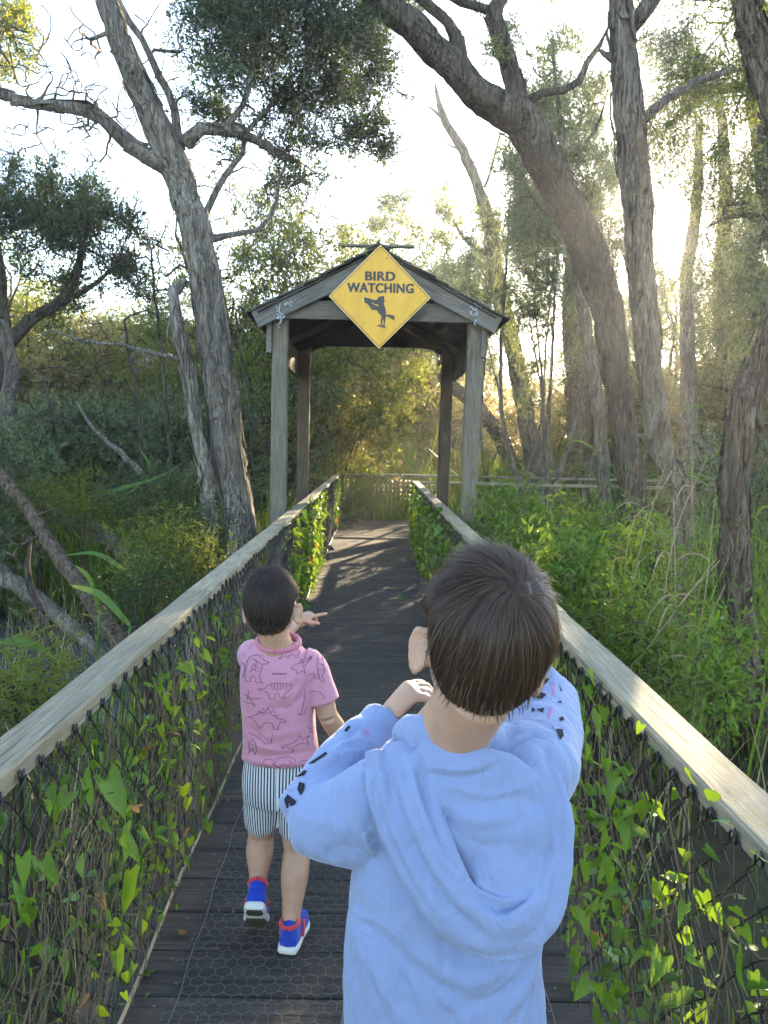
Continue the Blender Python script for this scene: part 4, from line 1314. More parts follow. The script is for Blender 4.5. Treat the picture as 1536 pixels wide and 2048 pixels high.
bare_trunk('slanting dark stem behind the left shelter post', [P(560, 960, 13), P(540, 860, 13), P(505, 780, 13), P(470, 700, 13), P(440, 560, 13)], [0.07, 0.06, 0.055, 0.045, .02], 65, M_BARK_DARK)

def twiggy(label, base, blobs, n, seed, r=0.03):
    t = Tree(seed)
    t.limb([base, base + (Vector(blobs[0][0]) - base) * 0.5 + Vector((0.1, 0, 0.05)), Vector(blobs[0][0])], [r, r * 0.8, r * 0.5], wob=0.03)
    t.tip_r = 0.005
    t.grow(blob_points(t.rng, blobs, n), False, tip_r=0.005, wob=0.07, up=0.25)
    o = empty('bare_shrub', tuple(base), label, 'shrub', 'bare twiggy shrubs among the foliage')
    t.wood().build('stems', M_BARK_DARK, o, True)


for i, (px, py, Y, rx, ry, lab) in enumerate(((90, 760, 9.6, 120, 110, 'bare dark twiggy shrub in front of the golden shrubs left of the broken trunk'), (250, 640, 9.8, 110, 110, 'bare dark twiggy shrub reaching up beside the broken trunk'), (640, 760, 14.2, 90, 120, 'bare dark branching shrub behind the left shelter posts'), (470, 620, 11.5, 90, 150, 'bare dark twiggy stems behind the large paperbark'),
                                              (300, 500, 10.0, 70, 120, 'tall bare twigs rising between the tea tree and the large paperbark'), (30, 900, 8.6, 90, 70, 'bare dark twigs beside the bent grey trunk'))):
    b0 = P(px + 40, 885, Y)
    twiggy(lab, Vector((b0.x, Y, GZ - 0.3)), [px_blob(px, py, Y, rx, ry, 0.7)], 90, 400 + i)

# ------------------------------------------------------------------ reeds
def blades(rng, base, H, W, lean, nseg=5, stiff=1.0, az=None):
    n = len(base)
    az = rng.uniform(0, 2 * np.pi, n) if az is None else az
    d = np.stack([np.cos(az), np.sin(az), np.zeros(n)], 1)
    tw = rng.uniform(0, np.pi, n)
    s = np.stack([np.cos(tw), np.sin(tw), np.zeros(n)], 1)
    t = np.linspace(0, 1, nseg + 1)
    bend = lean[:, None] * (t[None] ** (1.6 * stiff))
    X = base[:, None, :] + d[:, None, :] * (H[:, None] * bend)[:, :, None]
    X[:, :, 2] += H[:, None] * (t[None] - 0.45 * (lean[:, None] * t[None] ** 2) ** 1.5)
    w = W[:, None] * np.minimum(1, (1 - t[None]) * 2.2 + 0.02) * (0.55 + 0.45 * np.sin(np.pi * np.minimum(1, t[None] * 1.6 + .25)))
    A = X - s[:, None, :] * w[:, :, None] / 2
    Bv = X + s[:, None, :] * w[:, :, None] / 2
    V = np.stack([A, Bv], 2).reshape(-1, 3)
    m = (nseg + 1) * 2
    i = np.arange(n)[:, None, None] * m + np.arange(nseg)[None, :, None] * 2
    q = (i + np.array([[[0, 1, 3, 2]]])).reshape(-1, 4)
    return V, q


def reed_bed(name, label, n, xr, yr, hr, seed, mat=None, wr=(0.014, 0.032), leanr=(0.05, 0.75), keep=None, category='reeds'):
    rng = np.random.default_rng(seed)
    x = rng.uniform(*xr, n * 2); y = rng.uniform(*yr, n * 2)
    c = np.sin(x * 1.9 + seed) + np.sin(y * 1.7 + 2 * seed) + np.sin(x * 0.7 - y * 0.9)
    ok = c + rng.normal(0, 0.8, len(x)) > -0.3
    if keep is not None: ok &= keep(x, y)
    x, y = x[ok][:n], y[ok][:n]
    base = np.stack([x, y, np.full(len(x), GZ - 0.08)], 1)
    H = rng.uniform(*hr, len(x)) * (0.8 + 0.2 * np.sin(x * 2.1 + y))
    V, q = blades(rng, base, H, rng.uniform(*wr, len(x)), rng.uniform(*leanr, len(x)) ** 1.3)
    o = link(name, mesh_np(name, V, q), mat or ML_REED)
    tag(o, label, category, kind='stuff')
    return o


off_branch = lambda x, y: ~((x > 0.4) & (y > TURN_Y - 0.15) & (y < FAR_Y + 0.3)) & ~((abs(x) < 0.95) & (y < FAR_Y + 0.3))
reed_bed('reeds', 'tall green reeds massed behind the far cross fence', 3600, (-6, 9), (16.2, 20), (1.8, 3.0), 1, mat=ML_REED_BRIGHT, keep=off_branch, wr=(0.025, 0.055))
reed_bed('reeds', 'bright green reeds pressing against the far cross fence', 2600, (-3.5, 5.5), (15.3, 16.4), (1.5, 2.4), 9, mat=ML_REED_BRIGHT, keep=off_branch, wr=(0.02, 0.045))
reed_bed('reeds', 'green reeds growing left of the deck behind the paperbark', 3800, (-7.5, -1.2), (8.4, 14), (0.9, 1.9), 2, mat=ML_REED_BRIGHT, keep=off_branch, wr=(0.022, 0.045))
reed_bed('reeds', 'green reeds among the trunks right of the deck', 3600, (1.2, 8), (4.5, 12.0), (0.75, 1.4), 3, keep=off_branch)
reed_bed('reeds', 'tall reeds between the branch walk and the wood', 2600, (2.0, 11), (15.4, 19), (1.4, 2.6), 4, keep=off_branch, wr=(0.02, 0.04))
reed_bed('reeds', 'tall yellow-green reeds between the upright trunk and the crooked trunk', 1100, (1.6, 6), (4.2, 9.5), (1.2, 2.1), 12, mat=ML_REED_BRIGHT, keep=lambda x, y: off_branch(x, y) & (x / y * 1540 > 520), wr=(0.012, 0.026), leanr=(0.05, 0.5))
reed_bed('grass', 'low grass along the foot of the left fence', 1500, (-2.0, -0.85), (1.0, 6.5), (0.2, 0.55), 5, keep=off_branch, wr=(0.006, 0.014), category='grass')
reed_bed('grass', 'low grass along the foot of the right fence', 2600, (0.85, 4.5), (0.8, 7.5), (0.25, 0.8), 6, keep=off_branch, wr=(0.006, 0.014), category='grass')
reed_bed('dry_grass', 'dry straw standing under the right trunks', 500, (1.0, 3.6), (2.0, 8.5), (0.6, 1.5), 7, mat=ML_DRY, keep=off_branch, wr=(0.006, 0.014), leanr=(0.1, 1.0), category='grass')
reed_bed('dry_grass', 'dry straw caught among the shrubs left of the deck', 500, (-3.6, -0.85), (2.0, 9.5), (0.5, 1.2), 8, mat=ML_DRY, keep=off_branch, wr=(0.005, 0.012), leanr=(0.1, 1.0), category='grass')


# single reeds that stand out
def single_reed(label, pts, w, mat, group, leaves=(), name='reed'):
    root = empty(name, tuple(pts[0]), label, 'reed', group)
    mb = MB()
    sp = smooth_path(pts, 24)
    mb.tube(sp, np.linspace(w, w * 0.35, 24), 6)
    mb.build('stem', mat, root, True)
    rng = np.random.default_rng(int(abs(pts[0][0]) * 1000) % 999)
    for (f, L, az, wd, drop) in leaves:
        p = sp[int(f * 23)]
        t = np.linspace(0, 1, 10)
        d = np.array([math.cos(az), math.sin(az), 0])
        X = p + d * (t * L * 0.8)[:, None] + np.array([0, 0, 1]) * (L * (0.62 * t - drop * t ** 2.2))[:, None]
        s = nrm(np.cross(d, [0, 0, 1.0]) + rng.normal(0, .5, 3))
        ww = wd * np.sin(np.pi * np.clip(t * 0.86 + 0.12, 0, 1)) ** 0.8
        mid = X + np.array([0, 0, -0.12]) * ww[:, None] * 2
        V = np.stack([X - s * ww[:, None] / 2, mid, X + s * ww[:, None] / 2], 1).reshape(-1, 3)
        i = np.arange(9)[:, None] * 3
        q = np.concatenate([i + np.array([[0, 1, 4, 3]]), i + np.array([[1, 2, 5, 4]])])
        link('blade', mesh_np('blade', V, q, True), mat, root)
    return root


GD, GG = 'dry bent reeds beside the right rail', 'tall green reeds standing clear among the trunks'
DRY_L = 'dry straw-coloured reed leaning between the trunks right of the rail'
rr = random.Random(8)
for (a, b, c, d) in (((1230, 1400), (1300, 1290), (1430, 1120), 3.8), ((1290, 1420), (1340, 1240), (1440, 1120), 3.9), ((1330, 1460), (1400, 1250), (1430, 1000), 4.1), ((1310, 1380), (1345, 1090), (1420, 900), 4.3),
                     ((1260, 1380), (1270, 1150), (1330, 930), 4.6), ((1385, 1440), (1410, 1270), (1450, 1170), 3.7), ((1190, 1420), (1235, 1250), (1280, 1120), 4.2), ((1255, 1090), (1310, 1000), (1345, 940), 4.8),
                     ((1345, 1470), (1352, 1300), (1348, 1000), 4.4), ((1400, 1430), (1390, 1200), (1382, 860), 5.2), ((1225, 1440), (1215, 1300), (1225, 1150), 4.0)):
    dd = d
    p0 = P(a[0], a[1], dd); p0.z = min(p0.z, GZ + 0.1) if False else p0.z
    lv = [(0.7, 0.32, rr.uniform(2.2, 4.0), 0.014, 0.9), (0.85, 0.28, rr.uniform(2.2, 4.0), 0.012, 1.0)]
    foot = P(a[0] - 6, a[1], dd); foot = Vector((foot.x, foot.y, GZ - 0.1))
    single_reed(DRY_L, [foot, P(*a, dd), P(*b, dd), P(*c, dd)], 0.0055, ML_DRY, GD, lv, 'dry_reed')
GRN_L = 'tall green reed with arching blades standing clear among the right trunks'
for (x0, y0, x1, y1, d) in ((1130, 1010, 1120, 850, 9.0), (1060, 990, 985, 870, 8.5), (1000, 1070, 985, 960, 6.5), (1400, 950, 1415, 810, 7.5), (1395, 1300, 1400, 1120, 5.5), (1440, 1230, 1440, 1060, 5.6), (1510, 1180, 1500, 960, 5.4),
                            (1530, 1100, 1522, 880, 6.0), (1310, 1180, 1296, 980, 6.8), (1225, 1000, 1230, 870, 9.5), (1160, 980, 1155, 820, 9.8), (1420, 1080, 1410, 900, 6.6), (1105, 1000, 1100, 880, 8.2), (1180, 1040, 1190, 880, 7.4), (1330, 1100, 1335, 900, 6.9), (1388, 1010, 1378, 830, 8.4), (1245, 1060, 1250, 930, 7.9), (1040, 1040, 1050, 930, 7.2), (1462, 1150, 1452, 950, 6.4), (1520, 1260, 1512, 1040, 5.2)):
    foot = P(x0, y0, d); foot = Vector((foot.x, foot.y, GZ - 0.1))
    lv = [(f, rr.uniform(0.35, 0.6), rr.uniform(0, 6.28), rr.uniform(0.018, 0.03), rr.uniform(0.3, 0.9)) for f in (0.45, 0.55, 0.66, 0.76, 0.86, 0.95)]
    single_reed(GRN_L, [foot, P((x0 + x1) / 2 + 4, (y0 + y1) / 2, d), P(x1, y1, d)], 0.006, ML_REED, GG, lv)
GL = 'broad green reed blades reaching over the left rail from the water side'
for (pts, d, w) in (([(-60, 1310), (20, 1282), (70, 1290), (130, 1330)], 2.9, 0.030), ([(200, 1230), (180, 1160), (150, 1130)], 4.2, 0.04), ([(260, 1250), (200, 1190), (140, 1170)], 4.0, 0.045), ([(290, 1170), (200, 1110), (130, 1110)], 4.6, 0.03),
                    ([(150, 1000), (300, 960), (360, 930)], 8.0, 0.05), ([(240, 1000), (300, 945), (275, 890)], 8.2, 0.05)):
    sp = smooth_path([P(x, y, d) for x, y in pts], 16)
    foot = Vector((sp[0][0] - 0.1, sp[0][1], GZ - 0.1))
    root = empty('reed', tuple(foot), GL, 'reed', 'broad reeds on the water side')
    mb = MB(); mb.tube(smooth_path([foot, (foot + Vector(sp[0])) / 2, sp[0]], 10), 0.006, 6); mb.build('stem', ML_REED, root, True)
    t = np.linspace(0, 1, 16)
    ww = w * np.sin(np.pi * np.clip(t * 0.85 + 0.13, 0, 1)) ** 0.8
    s = np.array([0.15, 0.55, 0.8]); s /= np.linalg.norm(s)
    mid = sp + np.array([0, -0.1, -0.15]) * ww[:, None]
    V = np.stack([sp - s * ww[:, None] / 2, mid, sp + s * ww[:, None] / 2], 1).reshape(-1, 3)
    i = np.arange(15)[:, None] * 3
    link('blade', mesh_np('blade', V, np.concatenate([i + np.array([[0, 1, 4, 3]]), i + np.array([[1, 2, 5, 4]])]), True), ML_REED, root)


# ------------------------------------------------------------------ leafy shrubs near the rails
def broad_spray(rng, C, D, per, L, W=0.42, spread=0.1):
    """folded six-sided leaves round each tip"""
    n = len(C)
    c = C[:, None, :] + rng.standard_normal((n, per, 3)) * spread
    ld = nrm(D[:, None, :] * 0.5 + rng.standard_normal((n, per, 3)) * 0.7 + np.array([0, 0, 0.1]))
    c, ld = c.reshape(-1, 3), ld.reshape(-1, 3)
    upv = nrm(rng.standard_normal(c.shape) * 0.5 + np.array([0, 0, 1.0]))
    s = nrm(np.cross(ld, upv)); u = np.cross(s, ld)
    ll = rng.uniform(*L, (len(c), 1)); w = ll * W * 0.5
    f = w * 0.45
    tip = c + ld * ll - u * ll * 0.12
    V = np.stack([c, c + ld * ll * 0.28 + s * w * 0.9 + u * f, c + ld * ll * 0.66 + s * w * 0.72 + u * f * 0.7, tip,
                  c + ld * ll * 0.66 - s * w * 0.72 + u * f * 0.7, c + ld * ll * 0.28 - s * w * 0.9 + u * f], 1).reshape(-1, 3)
    i = np.arange(len(c))[:, None] * 6
    mb = MB(); mb.add(V, np.concatenate([i + np.array([[0, 1, 2, 3]]), i + np.array([[0, 3, 4, 5]])]))
    return mb


def leafy_shrub(label, px, py, Y, rx, ry, depth, ntips, per, L, mat, seed, group, W=0.42, base_z=None):
    t = Tree(seed); rng = t.rng
    c, r, _ = px_blob(px, py, Y, rx, ry, depth)
    base = np.array([c[0], c[1], GZ - 0.15])
    for k in range(5):
        q = base + np.array([rng.normal() * .08, rng.normal() * .08, 0])
        topp = c + rng.standard_normal(3) * np.array(r) * 0.35
        t.pos.append(q); t.par.append(-1); t.rad.append(0.012); t.fix.append(True)
        t.limb([q, q * 0.5 + topp * 0.5 + rng.normal(0, .04, 3), topp], [0.011, 0.009, 0.005], n=8, wob=0.01)
    t.tip_r = 0.0025
    t.grow(blob_points(rng, [(c, r, 1)], ntips), True, step=0.12, up=0.15)
    root = empty('leafy_shrub', tuple(base), label, 'shrub', group)
    t.wood().build('stems', M_TWIG, root)
    C = np.array([t.pos[k] for k, _ in t.tips]); D = nrm(np.array([t.pos[k] - t.pos[t.par[k]] for k, _ in t.tips]))
    broad_spray(rng, C, D, per, L, W).build('foliage', mat, root)
    return root


GS = 'leafy green shrubs beside the right rail'
for i, (px, py, Y, rx, ry, dp, nt) in enumerate(((1010, 1050, 6.6, 70, 50, .4, 90), (1090, 1080, 6.0, 80, 60, .4, 110), (1190, 1060, 6.8, 70, 50, .45, 100), (1130, 1160, 4.6, 90, 70, .35, 120), (1240, 1240, 4.2, 90, 80, .35, 130),
                                                 (1060, 1130, 5.4, 70, 50, .3, 80), (1300, 1120, 5.2, 60, 80, .3, 70), (1330, 1330, 3.7, 90, 80, .3, 90), (1440, 1350, 3.9, 60, 90, .3, 70), (960, 1010, 8.6, 40, 30, .3, 50), (1440, 1150, 5.8, 50, 90, .4, 70))):
    leafy_shrub(('bright green leafy shrub at the foot of the right front shelter post', 'bright leafy shrub below the branch walk, left of the leaning tree', 'bright leafy shrub hugging the foot of the leaning tree', 'low bright leafy shrub pressed against the right rail below the branch walk', 'bright leafy shrub crowding the right rail below the leaning tree', 'small bright leafy shrub beside the right rail near the shelter post', 'bright leafy shrub between the leaning tree and the upright trunk', 'bright leafy shrub at the foot of the upright stringy trunk', 'bright leafy shrub at the foot of the crooked trunk', 'small leafy shrub outside the right front shelter post', 'bright leafy shrub behind the crooked trunk')[i], px, py, Y, rx, ry, dp, nt, 12, (0.035, 0.075) if Y > 4.5 else (0.03, 0.06), ML_GREEN, 300 + i, GS)
GS2 = 'feathery green shrubs beside the left rail'
for i, (px, py, Y, rx, ry, dp, nt) in enumerate(((340, 1110, 5.2, 70, 60, .35, 130), (300, 1170, 4.4, 50, 40, .3, 80), (40, 1390, 2.7, 60, 40, .25, 70), (390, 1060, 6.0, 60, 60, .3, 90), (150, 1010, 7.6, 90, 60, .5, 150), (300, 1000, 8.0, 90, 60, .5, 150))):
    leafy_shrub(('feathery olive shrub in front of the broken trunk by the left rail', 'feathery dark shrub leaning on the left rail below the broken trunk', 'feathery olive shrub at the near left rail above the water', 'feathery dark shrub at the foot of the broken trunk', 'feathery olive shrub behind the bent grey trunk', 'feathery dark shrub between the dead branch and the broken trunk')[i], px, py, Y, rx, ry, dp, nt, 26, (0.03, 0.06), ML_TEAL if i % 2 else ML_OLIVE, 330 + i, GS2, W=0.16)
# ------------------------------------------------------------------ vines on the fences
def PX(x, y, X):
    """photo pixel -> world point on the fence plane at X"""
    d = ray(x, y)
    return CAM_POS + d * ((X - CAM_POS.x) / d.x)


def arrow_leaf(seed):
    """arrow-shaped bindweed leaf, tip towards -z, stalk at the origin, unit length"""
    r = np.random.default_rng(seed)
    half = [(0.0, 0.0), (0.10, 0.10), (0.22, 0.20), (0.29, 0.10), (0.27, -0.10), (0.225, -0.30), (0.165, -0.52), (0.09, -0.74), (0.03, -0.92), (0.0, -1.0)]
    w = r.uniform(0.8, 1.15); bend = r.uniform(0.10, 0.30); fold = r.uniform(0.15, 0.5); tw = r.uniform(-0.3, 0.3)
    mid = [(0.0, z) for _, z in half]
    V, F = [], []
    for side in (1, -1):
        b = len(V)
        for (x, z), (mx, mz) in zip(half, mid):
            zz = min(z, 0.02)
            V.append((side * x * w + tw * z * z * 0.3, fold * x - bend * z * z + 0.03 * math.sin(7 * z + side), z))
        for (mx, mz) in mid:
            V.append((tw * mz * mz * 0.3, -bend * min(mz, 0) ** 2, min(mz, 0.0)))
        n = len(half)
        for i in range(n - 1):
            f = (b + i, b + i + 1, b + n + i + 1, b + n + i)
            F.append(f if side > 0 else f[::-1])
    bm = bmesh.new()
    vs = [bm.verts.new(v) for v in V]
    for f in F:
        bm.faces.new([vs[i] for i in f])
    bmesh.ops.remove_doubles(bm, verts=bm.verts, dist=1e-5)
    bmesh.ops.dissolve_degenerate(bm, edges=bm.edges, dist=1e-5)
    return bm_mesh('leaf', bm, True)


ML_VINE = m_leaf('vine_leaf', (0.014, 0.055, 0.007), (0.095, 0.200, 0.018), 0.42, (0.27, 0.41, 0.02), rough=0.42, spec=0.4, clump=6.0)
ML_VINEDRY = m_leaf('withered_vine_leaf', (0.16, 0.07, 0.02), (0.34, 0.18, 0.06), 0.35, (0.5, 0.25, 0.06))
M_VINE = m_plain('dry_vine_stem', (0.16, 0.115, 0.075), 0.9, 0.15)
M_VINEG = m_plain('green_vine_stem', (0.07, 0.10, 0.025), 0.7, 0.3)
LEAF_ME = [arrow_leaf(900 + k) for k in range(7)]
for m in LEAF_ME: m.materials.append(ML_VINE)
LEAF_DRY = [arrow_leaf(950 + k) for k in range(2)]
for m in LEAF_DRY: m.materials.append(ML_VINEDRY)


def put_leaf(root, p, size, rng, face, dry=False, tilt=0.8):
    o = bpy.data.objects.new('leaf', (LEAF_DRY if dry else LEAF_ME)[int(rng.integers(0, 2 if dry else 7))])
    COL.objects.link(o)
    o.parent = root
    f = Vector(face) + Vector(rng.normal(0, tilt, 3)); f.normalize()
    dn = Vector((rng.normal(0, 0.38), rng.normal(0, 0.38), -1)); dn = (dn - f * dn.dot(f)).normalized()
    x = (-dn).cross(f) * -1
    x = f.cross(-dn)
    R = Matrix((x, f, -dn)).transposed()
    o.matrix_basis = Matrix.Translation(Vector(p) - Vector(root.location)) @ R.to_4x4() @ Matrix.Scale(size, 4)
    return o


def mass_leaves(rng, C, size, face):
    """many small joined leaves (diamonds with a fold)"""
    D = np.tile(np.array([0, 0, -1.0]), (len(C), 1))
    return broad_spray(rng, C, D, 1, size, 0.62, 0.0)


def strand(rng, p, L, nrm_x, wig=0.030, r=0.0016):
    n = max(6, int(L / 0.04))
    t = np.linspace(0, 1, n)
    a, b = rng.uniform(0, 6.28, 2)
    dy = rng.normal(0, 0.28) * L
    pts = np.stack([p[0] + nrm_x * (0.006 + 0.010 * np.sin(t * 9 + a)), p[1] + dy * t + wig * np.sin(t * 11 * L + a) + wig * 0.6 * np.sin(t * 25 * L + b), p[2] - L * t * rng.uniform(0.7, 1.0) + wig * np.sin(t * 8 + b)], 1)
    pts[:, 2] = np.maximum(pts[:, 2], -0.03 if True else 0)
    return pts


def vine(label, X, face_x, zones, n_strands, explicit, n_leaf, n_mass, seed, lsize=(0.05, 0.085), strand_zone=None, group=None):
    """zones: (y0, y1, z0, z1, weight); leaves hang on the deck side of the mesh and just behind it"""
    rng = np.random.default_rng(seed)
    root = empty('bindweed_vine', (X, zones[0][0], 0), label, 'vine', group)
    mb = MB(); mg = MB()
    sz = strand_zone or zones[0][:4]
    for k in range(n_strands):
        L = rng.uniform(0.2, 0.75)
        p = (X + rng.choice([-1, 1], p=[0.45, 0.55]) * face_x * 0.012, rng.uniform(sz[0], sz[1]), rng.uniform(max(sz[2], 0.2), sz[3]))
        (mb if rng.random() < 0.86 else mg).tube(strand(rng, p, L, face_x), rng.uniform(0.0007, 0.0017), 4, False)
    if mb.n: mb.build('dry_stems', M_VINE, root, True)['kind'] = 'stuff'
    if mg.n: mg.build('green_stems', M_VINEG, root, True)['kind'] = 'stuff'
    face = (face_x * 0.75, -0.75, 0.25)
    for (x, y, lp) in explicit:
        p = PX(x, y, X + face_x * 0.022)
        put_leaf(root, p, max(0.03, lp * p.y / FPX * 0.95), rng, face, False, 0.55)
    w = np.array([z[4] for z in zones]); w = w / w.sum()
    for (y0, y1, z0, z1, _), k in zip(zones, rng.multinomial(n_leaf, w)):
        for i in range(k):
            u = rng.random()
            p = (X + face_x * rng.uniform(-0.03, 0.055), rng.uniform(y0, y1), z0 + (z1 - z0) * u)
            put_leaf(root, p, rng.uniform(*lsize), rng, face, rng.random() < 0.04)
    if n_mass:
        C = []
        for (y0, y1, z0, z1, _), k in zip(zones, rng.multinomial(n_mass, w)):
            C.append(np.stack([X + face_x * rng.uniform(-0.05, 0.05, k), rng.uniform(y0, y1, k), rng.uniform(z0, z1, k)], 1))
        mass_leaves(rng, np.concatenate(C), (lsize[0] * 0.6, lsize[1] * 0.8), face).build('small_leaves', ML_VINE, root)['kind'] = 'stuff'
    return root


z1 = 1159 / 480
EL = [(400, 870, 85), (515, 870, 105), (590, 1150, 80), (610, 1330, 110), (560, 1700, 60), (865, 320, 32), (885, 320, 30), (820, 770, 42), (985, 440, 34), (1000, 790, 36), (855, 520, 28), (862, 610, 36), (885, 900, 50), (612, 1080, 36), (690, 1115, 24),
      (360, 1560, 34), (515, 1510, 30), (545, 1550, 40), (885, 1385, 26), (868, 1260, 24), (105, 1700, 30), (970, 330, 18), (985, 395, 16), (920, 400, 22), (975, 600, 30), (985, 690, 26), (970, 950, 16), (905, 960, 40), (620, 1000, 24), (600, 1640, 34),
      (720, 1490, 30), (660, 1400, 36), (800, 1300, 20), (845, 1180, 22), (600, 1800, 36), (650, 1760, 40), (210, 1260, 70), (90, 1370, 60), (270, 1330, 30), (30, 1540, 34), (140, 1440, 24), (40, 2000, 50), (330, 930, 60)]
vine('bindweed with dry stems threading the near mesh of the left fence', XL, 1, [(0.9, 2.3, 0.05, 0.8, 1.0), (2.0, 3.4, 0.05, 0.85, 1.6), (3.4, 4.6, 0.05, 0.6, 0.5)], 520, [(x / z1, 1200 + y / z1, l) for x, y, l in EL], 130, 620, 71, (0.028, 0.060), (0.75, 4.6, 0.2, 0.86))
vine('dense leafy bindweed curtain on the left fence in front of the shelter', XL, 1, [(5.9, 7.4, 0.25, 0.90, 1.4), (7.4, 9.6, 0.02, 0.90, 1.6), (6.6, 8.4, 0.0, 0.3, 0.9)], 90, [], 290, 900, 72, (0.05, 0.10), (5.8, 9.6, 0.2, 0.88))
vine('sparse sunlit bindweed at the far corner of the left fence', XL, 1, [(12.0, 14.7, 0.1, 0.88, 1.0)], 30, [], 110, 120, 73, (0.05, 0.10), (12.0, 14.7, 0.3, 0.88))
z3 = 1101 / 456
ER = [(250, 345, 36), (230, 420, 34), (180, 540, 40), (240, 620, 38), (310, 520, 46), (250, 770, 40), (190, 790, 50), (245, 890, 30), (280, 880, 28), (335, 910, 44), (250, 1030, 46), (370, 1060, 30), (660, 1320, 78), (570, 1360, 40), (790, 1490, 40), (840, 1480, 50),
      (440, 1590, 46), (500, 1700, 46), (400, 1860, 60), (515, 1690, 44), (720, 1720, 36), (160, 1410, 46), (840, 920, 80), (720, 820, 30), (440, 810, 36), (490, 600, 28), (1045, 1220, 40), (660, 930, 30), (215, 1500, 60), (330, 1240, 44), (350, 1350, 50), (270, 1400, 40),
      (180, 1700, 44), (260, 1620, 36), (590, 1770, 40), (780, 1960, 44), (940, 1480, 50), (980, 1580, 44), (1030, 1800, 40), (640, 1860, 40), (800, 1200, 40), (560, 1000, 36), (430, 1000, 36), (150, 1000, 44), (130, 1200, 40), (170, 1290, 40), (300, 1520, 50), (910, 1080, 36)]
vine('bindweed with bright leaves threading the near mesh of the right fence', XR, -1, [(0.9, 1.8, 0.05, 0.8, 1.0), (1.6, 3.2, 0.02, 0.84, 2.2), (3.0, 4.8, 0.02, 0.84, 1.4)], 330, [(1080 + x / z3, 1200 + y / z3, l) for x, y, l in ER], 250, 800, 74, (0.034, 0.072), (0.8, 4.6, 0.2, 0.86))
vine('thick leafy bindweed curtain covering the right fence beside the shelter', XR, -1, [(4.9, 7.0, 0.02, 0.86, 1.3), (7.0, 11.6, 0.0, 0.88, 2.4)], 60, [], 290, 1900, 75, (0.06, 0.11), (4.9, 11.6, 0.2, 0.88))
# vine on the far cross fence corner
root = empty('bindweed_vine', (-0.4, FAR_Y - 0.03, 0), 'golden backlit bindweed hanging in the corner of the far cross fence', 'vine')
rg = np.random.default_rng(76)
for i in range(130):
    put_leaf(root, (rg.normal(-0.42, 0.16) if i < 90 else rg.uniform(-0.6, 0.7), FAR_Y - 0.02 - rg.uniform(0, 0.05), rg.uniform(0.1, 0.88) if i < 90 else rg.uniform(0.02, 0.3)), rg.uniform(0.05, 0.1), rg, (0, -1, 0.2))

# young vine leaves climbing the crooked trunk
root = empty('bindweed_vine', tuple(P(1440, 1480, 4.3)), 'heart-leaved vine with yellow-green leaves climbing beside the crooked trunk', 'vine')
rg = np.random.default_rng(77)
mb = MB(); mb.tube(smooth_path([P(1415, 1530, 4.3), P(1430, 1420, 4.3), P(1420, 1330, 4.35), P(1438, 1250, 4.4), P(1432, 1190, 4.4)], 24), 0.003, 5); mb.build('stem', M_VINEG, root, True)
for (x, y, l) in ((1405, 1390, 50), (1440, 1400, 60), (1428, 1440, 40), (1425, 1320, 60), (1455, 1318, 50), (1395, 1335, 40), (1440, 1270, 44), (1430, 1225, 36), (1420, 1360, 36), (1460, 1440, 40), (1415, 1480, 44)):
    put_leaf(root, P(x, y, 4.3), l * 4.3 / FPX, rg, (0.2, -1, 0.2), False, 0.4)

# ------------------------------------------------------------------ small things on the deck
def fallen_leaf(x, y, size, label, mat_mesh, rot):
    o = bpy.data.objects.new('fallen_leaf', mat_mesh)
    COL.objects.link(o)
    p = PZ(x, y, 0.010)
    o.matrix_basis = Matrix.Translation(p) @ Matrix.Rotation(rot, 4, 'Z') @ Matrix.Rotation(math.radians(82), 4, 'X') @ Matrix.Scale(size, 4)
    tag(o, label, 'leaf')


fallen_leaf(366, 1868, 0.045, 'curled brown leaf lying on a plank by the left fence', LEAF_DRY[0], 0.6)
fallen_leaf(299, 1948, 0.05, 'pale green leaf lying on the plank edge by the left fence', LEAF_ME[1], 1.2)
fallen_leaf(806, 1195, 0.16, 'green reed scrap lying on the netting in mid deck', LEAF_ME[2], 2.9)
rg = np.random.default_rng(79)
mb = MB()
for i in range(420):
    x, y = rg.uniform(-0.6, 0.57), rg.uniform(0.9, 12)
    if rg.random() < 0.5: x = rg.choice([-0.58, 0.55]) + rg.normal(0, 0.05)
    s = rg.uniform(0.004, 0.014); a = rg.uniform(0, 6.28)
    c, sn = math.cos(a) * s, math.sin(a) * s
    z = 0.004 + rg.uniform(0, 0.004)
    mb.add([(x - c, y - sn, z), (x + sn * 0.4, y - c * 0.4, z + 0.002), (x + c, y + sn, z + 0.003), (x - sn * 0.4, y + c * 0.4, z + 0.001)], [(0, 1, 2, 3)])
t = NT('deck_litter')
ge = t.node('NewGeometry')
t.base(t.ramp(ge.outputs['Random Per Island'], [(0.0, (0.06, 0.045, 0.03)), (0.6, (0.22, 0.17, 0.10)), (0.85, (0.10, 0.13, 0.04)), (1.0, (0.5, 0.47, 0.42))]), 0.9, 0.2)
tag(mb.build('leaf_litter', t.m), 'scattered bits of leaf litter on the deck planks', kind='stuff')
# stone-like clod against the left fence
bm = bmesh.new(); bmesh.ops.create_icosphere(bm, subdivisions=3, radius=0.085)
for v in bm.verts:
    v.co *= 1 + 0.25 * mnoise.noise(v.co * 14) ; v.co.z = max(v.co.z * 0.55, -0.02)
tag(link('clod', bm_mesh('clod', bm, True), m_bark('clod_dirt', (0.03, 0.027, 0.024), (0.09, 0.085, 0.08), (0.2, 0.19, 0.18))), 'grey clod of dirt lying against the foot of the left fence', 'clod').location = PZ(657, 1096, 0.02)
